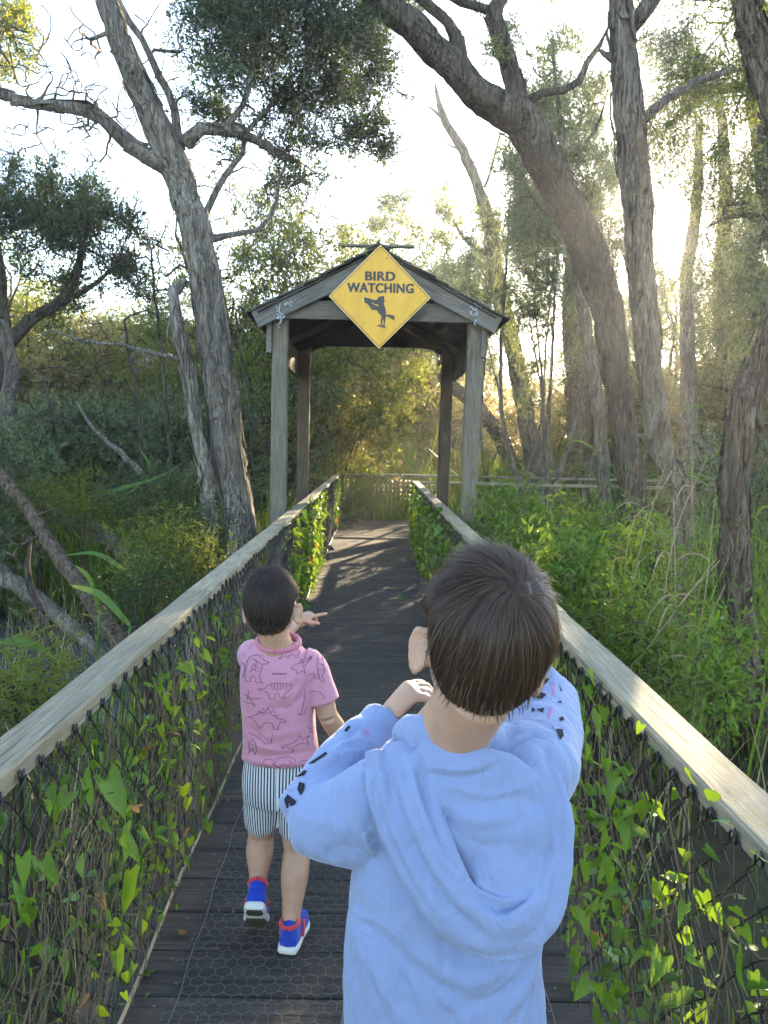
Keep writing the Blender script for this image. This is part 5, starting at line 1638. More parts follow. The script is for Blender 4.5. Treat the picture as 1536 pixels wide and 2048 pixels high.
# nail heads in the near planks
mn = MB()
for k in range(14):
    yy = 0.36 + PITCH_P * (k + 4)
    for x in (-0.55, -0.52, 0.50, 0.53):
        a = np.linspace(0, 2 * np.pi, 7)[:-1]
        c = np.array([x + 0.004 * math.sin(k * 7 + x * 90), yy + 0.05 * (1 if x in (-0.55, 0.50) else -1), 0.0025])
        mn.add(np.vstack([c + np.stack([np.cos(a), np.sin(a), a * 0], 1) * 0.004, [c + np.array([0, 0, 0.0008])]]), None, [(i, (i + 1) % 6, 6) for i in range(6)])
mn.build('nail_heads', M_GALV, bw)['kind'] = 'stuff'
# ------------------------------------------------------------------ people
from mathutils.bvhtree import BVHTree


def project(v):
    """world points (n,3) -> photo pixels"""
    R = np.array(CAM_R)
    q = (np.asarray(v) - np.array(CAM_POS)) @ R          # camera space
    return np.stack([768 + FPX * q[:, 0] / -q[:, 2], 1024 - FPX * q[:, 1] / -q[:, 2]], 1)


def ell(mb, pts, rads, xhint=(1, 0, 0), sides=24, power=2.0):
    """loft of ellipses (a along xhint, b across) through pts, closed ends"""
    pts = np.array([tuple(p) for p in pts], float)
    rads = np.array([(r, r) if np.isscalar(r) else r for r in rads], float)
    n0 = len(pts)
    n = max(n0 * 5, 10)
    L = np.concatenate([[0], np.cumsum(np.linalg.norm(np.diff(pts, axis=0), axis=1))])
    sp = smooth_path(np.hstack([pts, rads]), n)
    c, r = sp[:, :3], np.maximum(sp[:, 3:], 0.001)
    tan = nrm(np.gradient(c, axis=0))
    xh = np.asarray(xhint, float)
    u = nrm(xh[None] - tan * (tan @ xh)[:, None])
    w = np.cross(tan, u)
    a = np.linspace(0, 2 * np.pi, sides, endpoint=False)
    ca, sa = np.cos(a), np.sin(a)
    if power != 2.0:
        ca = np.sign(ca) * np.abs(ca) ** (2 / power); sa = np.sign(sa) * np.abs(sa) ** (2 / power)
    # rounded ends
    e0 = c[0] - tan[0] * r[0].min() * 0.45; e1 = c[-1] + tan[-1] * r[-1].min() * 0.45
    V = c[:, None, :] + r[:, :1, None] * ca[None, :, None] * u[:, None, :] + r[:, 1:, None] * sa[None, :, None] * w[:, None, :]
    V = np.concatenate([V.reshape(-1, 3), [e0, e1]])
    i = np.arange(n - 1)[:, None] * sides; j = np.arange(sides)[None]; k = (j + 1) % sides
    q = np.stack([i + j, i + k, i + sides + k, i + sides + j], -1).reshape(-1, 4)
    jj = np.arange(sides); kk = (jj + 1) % sides
    t = np.concatenate([np.stack([kk, jj, np.full(sides, n * sides)], 1), np.stack([(n - 1) * sides + jj, (n - 1) * sides + kk, np.full(sides, n * sides + 1)], 1)])
    mb.add(V, q, t)


def ball(mb, M, r, ns=20, nr=14, low=1.0):
    """ellipsoid: radii r in the frame M (4x4)"""
    th = np.linspace(0, np.pi, nr)[1:-1]; ph = np.linspace(0, 2 * np.pi, ns, endpoint=False)
    T, Ph = np.meshgrid(th, ph, indexing='ij')
    v = np.stack([np.sin(T) * np.cos(Ph), np.sin(T) * np.sin(Ph), np.cos(T)], -1).reshape(-1, 3)
    v = np.concatenate([v, [[0, 0, 1], [0, 0, -1]]]) * np.asarray(r)
    v[:, 2] = np.where(v[:, 2] < 0, v[:, 2] * low, v[:, 2])
    M = np.array(M)
    v = v @ M[:3, :3].T + M[:3, 3]
    n = nr - 2
    i = np.arange(n - 1)[:, None] * ns; j = np.arange(ns)[None]; k = (j + 1) % ns
    q = np.stack([i + j, i + ns + j, i + ns + k, i + k], -1).reshape(-1, 4)
    jj = np.arange(ns); kk = (jj + 1) % ns
    t = np.concatenate([np.stack([np.full(ns, n * ns), jj, kk], 1), np.stack([np.full(ns, n * ns + 1), (n - 1) * ns + kk, (n - 1) * ns + jj], 1)])
    mb.add(v, q, t)


def remesh(name, mb, voxel, smooth=5, fac=0.5, dec=None):
    ob = bpy.data.objects.new(name, mb.mesh(name))
    COL.objects.link(ob)
    m = ob.modifiers.new('r', 'REMESH'); m.mode = 'VOXEL'; m.voxel_size = voxel; m.use_smooth_shade = True
    if smooth:
        s = ob.modifiers.new('s', 'SMOOTH'); s.factor = fac; s.iterations = smooth
    if dec:
        q = ob.modifiers.new('d', 'DECIMATE'); q.ratio = dec
    dg = bpy.context.evaluated_depsgraph_get()
    me = bpy.data.meshes.new_from_object(ob.evaluated_get(dg))
    old = ob.data
    bpy.data.objects.remove(ob); bpy.data.meshes.remove(old)
    me.name = name
    me.polygons.foreach_set('use_smooth', np.ones(len(me.polygons), dtype=bool))
    return me


def get_co(me):
    a = np.empty(len(me.vertices) * 3, np.float32); me.vertices.foreach_get('co', a); return a.reshape(-1, 3).astype(float)


def get_no(me):
    a = np.empty(len(me.vertices) * 3, np.float32); me.vertices.foreach_get('normal', a); return a.reshape(-1, 3).astype(float)


def set_co(me, v):
    me.vertices.foreach_set('co', np.asarray(v, np.float32).ravel()); me.update()


def dist_poly(p, line):
    """distance of 2-D points to a polyline, and position along it 0..1"""
    line = np.asarray(line, float)
    best = np.full(len(p), 1e9); pos = np.zeros(len(p))
    n = len(line) - 1
    for i in range(n):
        a, b = line[i], line[i + 1]
        d = b - a
        t = np.clip(((p - a) @ d) / (d @ d), 0, 1)
        q = np.linalg.norm(p - (a + t[:, None] * d), axis=1)
        m = q < best
        best[m] = q[m]; pos[m] = (i + t[m]) / n
    return best, pos


def folds(me, lines, facing=0.1):
    """cloth folds: (pixel polyline, width px, height m); only on the side that faces the back"""
    v, no = get_co(me), get_no(me)
    px = project(v)
    view = nrm(np.array(CAM_POS) - v)
    face = np.clip(((no * view).sum(1) - facing) * 3, 0, 1)
    h = np.zeros(len(v))
    for line, w, amp in lines:
        d, t = dist_poly(px, smooth_path(np.hstack([np.array(line, float), np.zeros((len(line), 1))]), 16)[:, :2])
        h += amp * np.exp(-(d / w) ** 2) * np.sin(np.pi * np.clip(t * 0.9 + 0.05, 0, 1)) ** 0.6
    set_co(me, v + no * (h * face)[:, None])


def wrinkle(me, amp, scale, seed=0.0):
    v, no = get_co(me), get_no(me)
    h = np.array([mnoise.noise(Vector((x * scale + seed, y * scale, z * scale * 0.7))) for x, y, z in v])
    h2 = np.array([mnoise.noise(Vector((x * scale * 2.3 + seed, y * scale * 2.3, z * scale * 1.2))) for x, y, z in v])
    set_co(me, v + no * (amp * (h + 0.45 * h2))[:, None])


def decals(name, me, polys, mat, parent, off=0.0012, fan=False):
    """flat print on cloth: pixel polygons laid onto the surface"""
    bvh = BVHTree.FromPolygons([tuple(c) for c in get_co(me)], [tuple(p.vertices) for p in me.polygons])
    bm = bmesh.new()
    for poly in polys:
        vs = []
        poly = [tuple(p) for p in poly]
        if len(poly) > 2 and fan:
            ring = []
            for a, b in zip(poly, poly[1:] + poly[:1]): ring += [a, ((a[0] + b[0]) / 2, (a[1] + b[1]) / 2)]
            poly = [(sum(p[0] for p in poly) / len(poly), sum(p[1] for p in poly) / len(poly))] + ring
        for (x, y) in poly:
            d = ray(x, y).normalized()
            hit, n, _, _ = bvh.ray_cast(CAM_POS, d)
            if hit is None: vs = None; break
            vs.append(hit + n * off if n.dot(d) < 0 else hit - n * off)
        if vs is None or len(vs) < 3: continue
        if max((a - b).length for a in vs for b in vs) > 0.14: continue
        bv = [bm.verts.new(p) for p in vs]
        if fan:
            for i in range(1, len(bv)): bm.faces.new((bv[0], bv[i], bv[i % (len(bv) - 1) + 1]))
        else:
            bm.faces.new(bv)
    m2 = bm_mesh(name, bm)
    if len(m2.polygons) == 0: return None
    return link(name, m2, mat, parent)


def strokes(lines, w):
    """pixel polylines -> thin quads in pixels"""
    out = []
    for ln in lines:
        p = np.asarray(ln, float)
        for a, b in zip(p[:-1], p[1:]):
            d = b - a; L = np.linalg.norm(d)
            if L < 1e-6: continue
            d /= L; s = np.array([-d[1], d[0]]) * w / 2
            n = max(1, int(L / 5))
            for i in range(n):
                q0 = a + d * (L * i / n) - d * w * 0.2; q1 = a + d * (L * (i + 1) / n) + d * w * 0.2
                out.append([q0 - s, q1 - s, q1 + s, q0 + s])
    return out


def head_frame(centre, roll, pitch=0.0, yaw=0.0):
    M = Matrix.Rotation(math.radians(yaw), 4, 'Z') @ Matrix.Rotation(math.radians(roll), 4, 'Y') @ Matrix.Rotation(math.radians(pitch), 4, 'X')
    M.translation = centre
    return M


def build_head(mb, M, s=1.0):
    """cranium, jaw, face, ears in the frame M (x right, y forward, z up); s scales"""
    T = lambda x, y, z: M @ Matrix.Translation((x * s, y * s, z * s))
    ball(mb, T(0, -0.006, 0.012), (0.074 * s, 0.091 * s, 0.090 * s), 28, 20, 1.30)
    ball(mb, T(0, 0.030, -0.040), (0.058 * s, 0.062 * s, 0.066 * s), 24, 16)
    ball(mb, T(0, 0.062, -0.085), (0.026 * s, 0.024 * s, 0.020 * s))            # chin
    ball(mb, T(0, 0.094, -0.028) @ Matrix.Rotation(0.35, 4, 'X'), (0.010 * s, 0.012 * s, 0.022 * s))   # nose
    ball(mb, T(0, 0.100, -0.040), (0.013 * s, 0.010 * s, 0.008 * s))
    ball(mb, T(0, 0.084, -0.062), (0.021 * s, 0.009 * s, 0.0045 * s))           # lips
    ball(mb, T(0, 0.082, -0.069), (0.019 * s, 0.009 * s, 0.005 * s))
    ball(mb, T(0, 0.074, 0.012), (0.045 * s, 0.018 * s, 0.010 * s))             # brow
    for sx in (-1, 1):
        ball(mb, T(sx * 0.036, 0.066, -0.045), (0.020 * s, 0.018 * s, 0.022 * s))   # cheek
        # ear: shell, rim and lobe, turned out from the head
        E = T(sx * 0.0765, 0.002, -0.032) @ Matrix.Rotation(-sx * 0.55, 4, 'Z') @ Matrix.Rotation(-0.18, 4, 'X')
        ball(mb, E @ Matrix.Translation((sx * 0.006 * s, -0.006 * s, 0)), (0.0058 * s, 0.0165 * s, 0.0275 * s))
        rim = []
        for k in np.linspace(-0.5, 4.4, 14):
            rim.append(E @ Vector((sx * 0.010 * s, (math.cos(k + 1.3) * -0.0165 - 0.005) * s, math.sin(k + 1.3 + 0.0) * 0.028 * s)))
        mb.tube([tuple(r) for r in rim], 0.0042 * s, 8)
        ball(mb, E @ Matrix.Translation((sx * 0.004 * s, 0.004 * s, -0.026 * s)), (0.005 * s, 0.008 * s, 0.009 * s))


def hand(mb, W, fwd, palm, up_thumb, s, curls, thumb_curl=0.5, spread=0.12):
    """palm and five fingers; W wrist, fwd finger direction, palm the palm normal, up_thumb the thumb side"""
    W, fwd, palm, th = (Vector(a) for a in (W, fwd, palm, up_thumb))
    fwd.normalize()
    palm = (palm - fwd * palm.dot(fwd)).normalized()
    th2 = fwd.cross(palm)
    if th2.dot(th) < 0: th2 = -th2
    # palm block
    pl = 0.060 * s
    ell(mb, [W - fwd * 0.012 * s, W + fwd * 0.012 * s, W + fwd * 0.035 * s, W + fwd * pl], [(0.021 * s, 0.015 * s), (0.026 * s, 0.014 * s), (0.031 * s, 0.0135 * s), (0.030 * s, 0.011 * s)], tuple(th2), 18)
    ln = [0.058, 0.064, 0.060, 0.047]
    for i, (l, c) in enumerate(zip(ln, curls)):
        lat = (1.5 - i) * 0.0155 * s
        p = W + fwd * (pl - 0.008 * s - abs(i - 1) * 0.002 * s) + th2 * lat
        d = (fwd + th2 * (1.5 - i) * spread).normalized()
        pts = [p - d * 0.008 * s, p]
        rr = [0.0085 * s, 0.0082 * s]
        ang = 0.0
        for seg, f in zip((0.42, 0.32, 0.26), (0.9, 1.1, 0.8)):
            ang += c * f
            dd = d * math.cos(ang) + palm * math.sin(ang)
            p = p + dd * l * seg * s * 1.05
            pts.append(p.copy()); rr.append((0.0080 if seg > 0.4 else 0.0073 if seg > 0.3 else 0.0058) * s)
        mb.tube(smooth_path(pts, 12), np.interp(np.linspace(0, 1, 12), np.linspace(0, 1, len(rr)), rr), 10)
    p = W + fwd * 0.016 * s + th2 * 0.022 * s + palm * 0.004 * s
    d = (fwd * 0.62 + th2 * 0.72 + palm * 0.25 * (1 + thumb_curl)).normalized()
    pts = [p - d * 0.012 * s, p, p + d * 0.024 * s]
    d2 = (d + fwd * 0.55 + palm * thumb_curl * 0.7 - th2 * 0.3 * thumb_curl).normalized()
    pts += [p + d * 0.024 * s + d2 * 0.020 * s, p + d * 0.024 * s + d2 * 0.036 * s]
    mb.tube(smooth_path(pts, 12), np.interp(np.linspace(0, 1, 12), [0, .3, .6, .85, 1], np.array([0.011, 0.0105, 0.009, 0.008, 0.006]) * s), 10)


def hair(root, M, s, n, seed, mat, whorl, thick=0.012, len_top=0.05, tuft=0.0, fluff=0.006, wide=0.00062):
    """hair cap with strands that run out from the whorl; M head frame"""
    rng = np.random.default_rng(seed)
    R = np.array([0.074, 0.091, 0.090]) * s
    C = np.array([0, -0.006, 0.012]) * s
    wd = nrm(np.asarray(whorl, float))

    def mask(d):
        """1 inside the hairline, 0 outside; d unit directions in the head frame"""
        x, y, z = d[:, 0], d[:, 1], d[:, 2]
        az = np.arctan2(np.abs(x), -y)                  # 0 back, pi front
        low = np.interp(az, [0, 0.5, 0.95, 1.12, 1.30, 1.65, 1.9, 2.3, np.pi], [-0.90, -0.92, -0.84, -0.62, -0.02, 0.00, -0.05, 0.38, 0.52])
        return np.clip((z - low) / 0.20, 0, 1)

    def skull(d):
        q = d * R
        q[:, 2] = np.where(q[:, 2] < 0, q[:, 2] * 1.30, q[:, 2])
        return C + q

    def thickness(d):
        z = d[:, 2]
        return thick * s * (0.16 + 0.84 * np.clip((z + 0.80) / 0.85, 0, 1) ** 0.9)
    # cap
    ns, nr = 72, 46
    th = np.linspace(0, np.pi, nr)[1:-1]; ph = np.linspace(0, 2 * np.pi, ns, endpoint=False)
    T, Ph = np.meshgrid(th, ph, indexing='ij')
    d = np.stack([np.sin(T) * np.cos(Ph), np.sin(T) * np.sin(Ph), np.cos(T)], -1).reshape(-1, 3)
    d = np.concatenate([d, [[0, 0, 1], [0, 0, -1]]])
    m = mask(d)
    lump = np.array([mnoise.noise(Vector((a * 5 + seed, b * 5, c * 4))) for a, b, c in d])
    off = m * thickness(d) * (0.72 + 0.40 * lump) - (1 - m) * 0.007 * s
    v = skull(d) + nrm(d / R) * off[:, None]
    A = np.array(M)
    vw = v @ A[:3, :3].T + A[:3, 3]
    k = nr - 2
    i = np.arange(k - 1)[:, None] * ns; j = np.arange(ns)[None]; kk = (j + 1) % ns
    q = np.stack([i + j, i + ns + j, i + ns + kk, i + kk], -1).reshape(-1, 4)
    jj = np.arange(ns); k2 = (jj + 1) % ns
    t = np.concatenate([np.stack([np.full(ns, k * ns), jj, k2], 1), np.stack([np.full(ns, k * ns + 1), (k - 1) * ns + k2, (k - 1) * ns + jj], 1)])
    mb = MB(); mb.add(vw, q, t)
    cap = mb.build('hair', mat, root, True)
    # strands
    d = nrm(rng.standard_normal((n * 3, 3)))
    d = d[mask(d) > 0.25][:n]
    n = len(d)
    clump = nrm(rng.standard_normal((260, 3)))
    near = np.argmax(d @ clump.T, axis=1)
    seg = 5
    z = d[:, 2]
    L = s * len_top * (0.05 + 0.95 * np.clip((z + 0.85) / 0.95, 0, 1) ** 1.5) * rng.uniform(0.6, 1.15, n)
    p = d.copy()
    pts = []
    lift = rng.uniform(0.2, 1.0, n) ** 1.5
    stray = rng.random(n) < 0.025
    crand = rng.standard_normal((260, 3)) * 0.20
    cl1 = rng.normal(0.25, 0.5, 260)
    for k in range(seg + 1):
        f = k / seg
        o = mask(p) ** 0.5 * thickness(p) * (0.62 + 0.30 * f * lift + 0.20 * lift) + stray * f * fluff * s * 1.6 + tuft * s * f ** 1.4 * np.clip((d[:, 2] - 0.62) * 3, 0, 1) * np.clip(0.35 + cl1[near], 0, 1.3) + fluff * s * 0.35 * f * lift
        pts.append(skull(p) + nrm(p / R) * o[:, None])
        away = p - wd * (p @ wd)[:, None]
        out = nrm(p * (p @ wd)[:, None] - wd)            # tangent running away from the whorl
        swirl = nrm(np.cross(wd, p))
        down = np.array([0, 0, -1.0]) - p * (-p[:, 2])[:, None]
        g = out * 0.9 + swirl * 0.55 * np.exp(-np.linalg.norm(p - wd, axis=1) * 2.2)[:, None] + down * 0.55 + crand[near] + rng.standard_normal((n, 3)) * 0.07
        cc = clump[near] - p
        g += cc * 0.25 * f
        g -= p * (g * p).sum(1)[:, None]
        p = nrm(p + nrm(g) * (L / seg / (0.085 * s) * np.clip(mask(p) * 1.6, 0.02, 1))[:, None])
    X = np.stack(pts, 1)                                   # n, seg+1, 3
    X = X @ A[:3, :3].T + A[:3, 3]
    tan = np.gradient(X, axis=1)
    ctr = np.array(M @ Vector(C))
    side = nrm(np.cross(tan, X - ctr))
    wv = wide * s * np.interp(np.linspace(0, 1, seg + 1), [0, 0.3, 1], [0.8, 1, 0.15])[None, :, None]
    V = np.stack([X - side * wv, X + side * wv], 2).reshape(-1, 3)
    mm = (seg + 1) * 2
    i = np.arange(n)[:, None, None] * mm + np.arange(seg)[None, :, None] * 2
    q = (i + np.array([[[0, 1, 3, 2]]])).reshape(-1, 4)
    st = link('strands', mesh_np('strands', V, q, True), mat, cap)
    st['kind'] = 'stuff'
    return cap


def m_fabric(name, c, c2=None, scale=900, bump=0.12, rough=0.9, sheen=0.25, heather=0.10, crease=0.35):
    t = NT(name)
    v = t.coords('Object')
    n = t.noise(v, 260, 3, 0.7)
    big = t.noise(v, 9, 3, 0.6)
    col = t.mix(t.math('MULTIPLY', n, heather * 4), c, c2 or tuple(0.75 * a for a in c))
    col = t.mix(t.math('MULTIPLY', big, 0.18), col, tuple(0.86 * a for a in c))
    cr = t.noise(t.coords('Object', (1.0, 1.0, 0.55)), 26, 4, 0.55, 1.6)     # soft creases
    t.bump(t.math('ADD', t.math('MULTIPLY', cr, 1.0), t.math('MULTIPLY', n, bump * 0.8)), crease, 0.012)
    m = t.base(col, rough, 0.2)
    t.b.inputs['Sheen Weight'].default_value = sheen
    return m


def m_skin(name, c):
    t = NT(name)
    v = t.coords('Object')
    n = t.noise(v, 38, 4, 0.6)
    col = t.ramp(n, [(0.3, tuple(0.88 * a for a in c)), (0.7, tuple(min(1, 1.08 * a) for a in c))])
    t.bump(t.noise(v, 420, 3, 0.6), 0.06, 0.001)
    m = t.base(col, 0.5, 0.4)
    t.b.inputs['Subsurface Weight'].default_value = 0.18
    t.b.inputs['Subsurface Radius'].default_value = (0.010, 0.0035, 0.0018)
    t.b.inputs['Subsurface Scale'].default_value = 0.6
    return m


def m_hair(name, c, c2, rough=0.42):
    t = NT(name)
    ge = t.node('NewGeometry')
    col = t.ramp(ge.outputs['Random Per Island'], [(0.0, c), (1.0, c2)])
    m = t.base(col, rough, 0.4)
    tr = t.node('BsdfTranslucent'); tr.inputs['Color'].default_value = (0.30, 0.15, 0.06, 1)
    mx = t.node('MixShader'); mx.inputs[0].default_value = 0.30
    t.link(t.b.outputs[0], mx.inputs[1]); t.link(tr.outputs[0], mx.inputs[2]); t.link(mx.outputs[0], t.out.inputs['Surface'])
    return m


M_SKIN = m_skin('skin_warm', (0.46, 0.27, 0.18))
M_HAIR2 = m_hair('hair_dark_brown', (0.012, 0.008, 0.006), (0.105, 0.060, 0.036))
M_HAIR1 = m_hair('hair_near_black', (0.008, 0.006, 0.006), (0.055, 0.038, 0.030), 0.6)
M_EYE = m_plain('eye_dark', (0.02, 0.015, 0.012), 0.2, 0.5)
M_HOOD = m_fabric('pale_blue_jersey', (0.215, 0.272, 0.445), (0.18, 0.235, 0.40), heather=0.06, bump=0.08, crease=0.5)
M_PRINT = m_plain('black_print', (0.014, 0.014, 0.022), 0.8, 0.2)
M_PINKPRINT = m_plain('magenta_print', (0.55, 0.18, 0.42), 0.8, 0.2)
M_DINO = m_plain('plum_print', (0.15, 0.05, 0.10), 0.9, 0.1)
M_PINK = m_fabric('pink_jersey', (0.55, 0.24, 0.31), (0.47, 0.22, 0.32), heather=0.16)
M_PINKRIB = m_fabric('pink_rib', (0.50, 0.17, 0.24), heather=0.1)
M_TROUSER = m_fabric('dark_trouser', (0.03, 0.035, 0.055))
M_BLUE = m_fabric('blue_shoe_mesh', (0.012, 0.055, 0.45), (0.01, 0.04, 0.32), heather=0.2, bump=0.3)
M_RED = m_fabric('red_shoe_lining', (0.62, 0.05, 0.06))
M_SOLE = m_plain('white_rubber', (0.62, 0.62, 0.58), 0.6, 0.3)
t_ = NT('dirty_tread')
M_TREAD = t_.base(t_.ramp(t_.noise(t_.coords('Object'), 160, 3, 0.7), [(0.35, (0.03, 0.025, 0.02)), (0.7, (0.13, 0.11, 0.085))]), 0.9, 0.1)


def eyes(root, M, s):
    for sx in (-1, 1):
        mb = MB(); ball(mb, M @ Matrix.Translation((sx * 0.030 * s, 0.076 * s, -0.010 * s)), (0.011 * s, 0.009 * s, 0.007 * s))
        mb.build('eye', M_EYE, root, True)


def shoe(root, heel, toe, up, s, name='shoe'):
    """trainer from heel to toe; heel/toe are points on the sole's underside"""
    heel, toe, up = Vector(heel), Vector(toe), Vector(up)
    f = (toe - heel); L = f.length; f.normalize()
    up = (up - f * up.dot(f)).normalized()
    x = f.cross(up)
    g = lambda a, h: heel + f * (a * L) + up * h * s
    mb = MB()
    ell(mb, [g(0.06, 0.034), g(0.2, 0.036), g(0.45, 0.034), g(0.7, 0.030), g(0.94, 0.026)], [(0.026 * s, 0.028 * s), (0.030 * s, 0.033 * s), (0.032 * s, 0.030 * s), (0.036 * s, 0.024 * s), (0.024 * s, 0.016 * s)], tuple(x), 22)
    ell(mb, [g(0.16, 0.045), g(0.19, 0.062), g(0.20, 0.076)], [(0.027 * s, 0.034 * s), (0.027 * s, 0.036 * s), (0.027 * s, 0.038 * s)], tuple(x), 20)
    me = remesh('upper', mb, 0.0032, 3)
    sh = link(name, me, M_BLUE, root)
    mb = MB()
    ell(mb, [g(0.02, 0.012), g(0.2, 0.012), g(0.45, 0.011), g(0.72, 0.011), g(0.98, 0.014)], [(0.028 * s, 0.012 * s), (0.033 * s, 0.0125 * s), (0.033 * s, 0.0115 * s), (0.039 * s, 0.0115 * s), (0.022 * s, 0.011 * s)], tuple(x), 24, 3.5)
    link('sole', remesh('sole', mb, 0.003, 2), M_SOLE, sh)
    mb = MB()
    ell(mb, [g(0.05, -0.0005), g(0.2, -0.0005), g(0.3, -0.0005)], [(0.020 * s, 0.003 * s), (0.025 * s, 0.003 * s), (0.022 * s, 0.003 * s)], tuple(x), 20, 3.0)
    ell(mb, [g(0.5, -0.0005), g(0.72, -0.0005), g(0.92, 0.001)], [(0.026 * s, 0.003 * s), (0.033 * s, 0.003 * s), (0.022 * s, 0.003 * s)], tuple(x), 20, 3.0)
    link('tread', mb.mesh('tread', True), M_TREAD, sh)
    mb = MB()                                            # red padded collar
    rim = []
    for k in np.linspace(0, 2 * math.pi, 22):
        rim.append(tuple(g(0.20, 0.079 + 0.004 * math.cos(k)) + x * math.cos(k + math.pi / 2) * 0.026 * s + f * math.sin(k + math.pi / 2) * -0.036 * s))
    mb.tube(rim, 0.006 * s, 8, False)
    link('collar_lining', mb.mesh('collar_lining', True), M_RED, sh)
    mb = MB()                                            # tongue and side stripe
    ell(mb, [g(0.36, 0.058), g(0.42, 0.066), g(0.34, 0.088)], [(0.018 * s, 0.006 * s), (0.019 * s, 0.006 * s), (0.018 * s, 0.004 * s)], tuple(x), 14)
    for sx in (-1, 1):
        mb.tube([tuple(g(0.30, 0.028) + x * sx * 0.034 * s), tuple(g(0.40, 0.045) + x * sx * 0.033 * s), tuple(g(0.52, 0.056) + x * sx * 0.027 * s)], 0.0045 * s, 6)
    link('tongue', mb.mesh('tongue', True), M_RED, sh)
    return sh


# ---------------------------------------------------------------- child in the pale blue hoodie
def child_hoodie():
    root = empty('person', (0.09, 1.0, 0), 'child in a pale blue hooded top with black sleeve diamonds, hands raised to the face', 'person', kind='thing')
    HC = P(968, 1274, 0.93)
    M = head_frame(HC, 11, -4, 3)
    s = 0.95
    hip_z, cx = 0.66, 0.083
    # --- body: head, neck, arms, hands, legs as one skin
    mb = MB()
    build_head(mb, M, s)
    nb_, nt = Vector((0.098, 0.985, 1.10)), M @ Vector((0, -0.018, -0.060))
    ell(mb, [nb_, (nb_ + nt) / 2 + Vector((0, -0.004, 0)), nt], [(0.056, 0.052), (0.046, 0.047), (0.047, 0.050)])
    ell(mb, [P(888, 2400, 1.0), P(888, 2100, 1.0), P(890, 1850, 1.0), P(912, 1650, 1.0), P(915, 1560, .99)], [(0.095, 0.070), (0.090, 0.065), (0.092, 0.065), (0.085, 0.055), (0.05, 0.045)])
    Ls, Le, Lw = P(795, 1610, 0.98), P(606, 1636, 1.02), P(762, 1446, 1.13)
    Rs, Re, Rw = P(1050, 1540, 0.98), P(1088, 1398, 1.20), P(1040, 1345, 1.17)
    for a, b, c in ((Ls, Le, Lw), (Rs, Re, Rw)):
        ell(mb, [a, (a + b) / 2, b], [0.036, 0.034, 0.029]); ell(mb, [b, (b + c) / 2, c], [0.029, 0.029, 0.021])
    hL = P(806, 1396, 1.14)
    hand(mb, Lw + (hL - Lw) * 0.35, (hL - Lw) + Vector((0.012, 0.0, 0.012)), (0.75, 0.25, -0.5), (0.5, 0.2, 1), 0.92, (0.75, 0.8, 0.85, 0.9), 0.9)
    hR = P(1000, 1305, 1.16)
    hand(mb, Rw + (hR - Rw) * 0.3, (hR - Rw) + Vector((0, 0, 0.03)), (-0.6, 0.4, -0.4), (-0.3, 0.2, 1), 0.92, (0.75, 0.8, 0.85, 0.9), 0.9)
    for sx in (-1, 1):
        h = Vector((cx + sx * 0.062, 1.0, 0.62)); k = Vector((cx + sx * 0.066, 1.02, 0.37)); a = Vector((cx + sx * 0.068, 0.985, 0.07))
        ell(mb, [h, (h + k) / 2, k], [0.062, 0.056, 0.044]); ell(mb, [k, k * 0.55 + a * 0.45, a], [0.044, 0.044, 0.029])
        ell(mb, [a, a + Vector((0, 0.03, -0.03)), a + Vector((0, 0.10, -0.045))], [0.028, 0.026, 0.02])
    body = link('body', remesh('body', mb, 0.0040, 3, dec=0.45), M_SKIN, root)
    eyes(root, M, s)
    # --- hoodie
    mb = MB()
    rings = [(2420, 888, .138, .100), (2330, 888, .146, .106), (2180, 888, .143, .104), (2048, 888, .140, .100), (1900, 884, .134, .098), (1800, 896, .133, .098),
             (1700, 908, .132, .094), (1610, 912, .126, .086), (1540, 912, .108, .074), (1500, 915, .080, .062)]
    ell(mb, [P(x, y, 0.995) for y, x, a, b in rings], [(a, b) for y, x, a, b in rings], (1, 0, 0), 40, 2.3)
    # sleeves: baggy, elbows out
    ell(mb, [Ls + (Vector((cx + .02, 1.0, 1.05)) - Ls) * 0.45, Ls, Ls * 0.5 + Le * 0.5 + Vector((0, 0, -0.012)), Le + Vector((-0.004, 0, -0.004))], [(0.070, 0.080), (0.064, 0.074), (0.056, 0.064), (0.040, 0.043)], (0, 1, 0))
    ell(mb, [Le + Vector((-0.002, 0, -0.002)), Le * 0.55 + Lw * 0.45 + Vector((-.004, 0, 0)), Le * 0.24 + Lw * 0.76, Le * 0.12 + Lw * 0.88], [0.041, 0.043, 0.041, 0.038], (0, 1, 0))
    ell(mb, [Le * 0.14 + Lw * 0.86, Le * 0.06 + Lw * 0.94, Lw + (Lw - Le) * 0.06], [0.033, 0.034, 0.033], (0, 1, 0))
    ell(mb, [Rs + (Vector((cx + .02, 1.0, 1.05)) - Rs) * 0.5, Rs, (Rs + Re) / 2 + Vector((0.010, 0, 0.0)), Re + Vector((0.004, 0, 0.0))], [(0.072, 0.07), (0.064, 0.066), (0.054, 0.058), (0.047, 0.050)], (0, 0, 1))
    ell(mb, [Re, (Re + Rw) / 2, Rw], [0.046, 0.044, 0.038], (0, 0, 1))
    # standing collar of the hood round the neck
    for k, rr in ((0, 0.016), (1, 0.014)):
        ring = []
        for a in np.linspace(0, 2 * math.pi, 30, endpoint=False):
            zz = 1.120 + 0.020 * math.cos(a) + 0.010 * k
            ring.append((0.108 + 0.058 * math.sin(a) * (1.06 - 0.10 * k), 0.985 + 0.054 * -math.cos(a) * (1.05 - 0.08 * k), zz))
        ring.append(ring[0])
        mb.tube(ring, rr, 10, False)
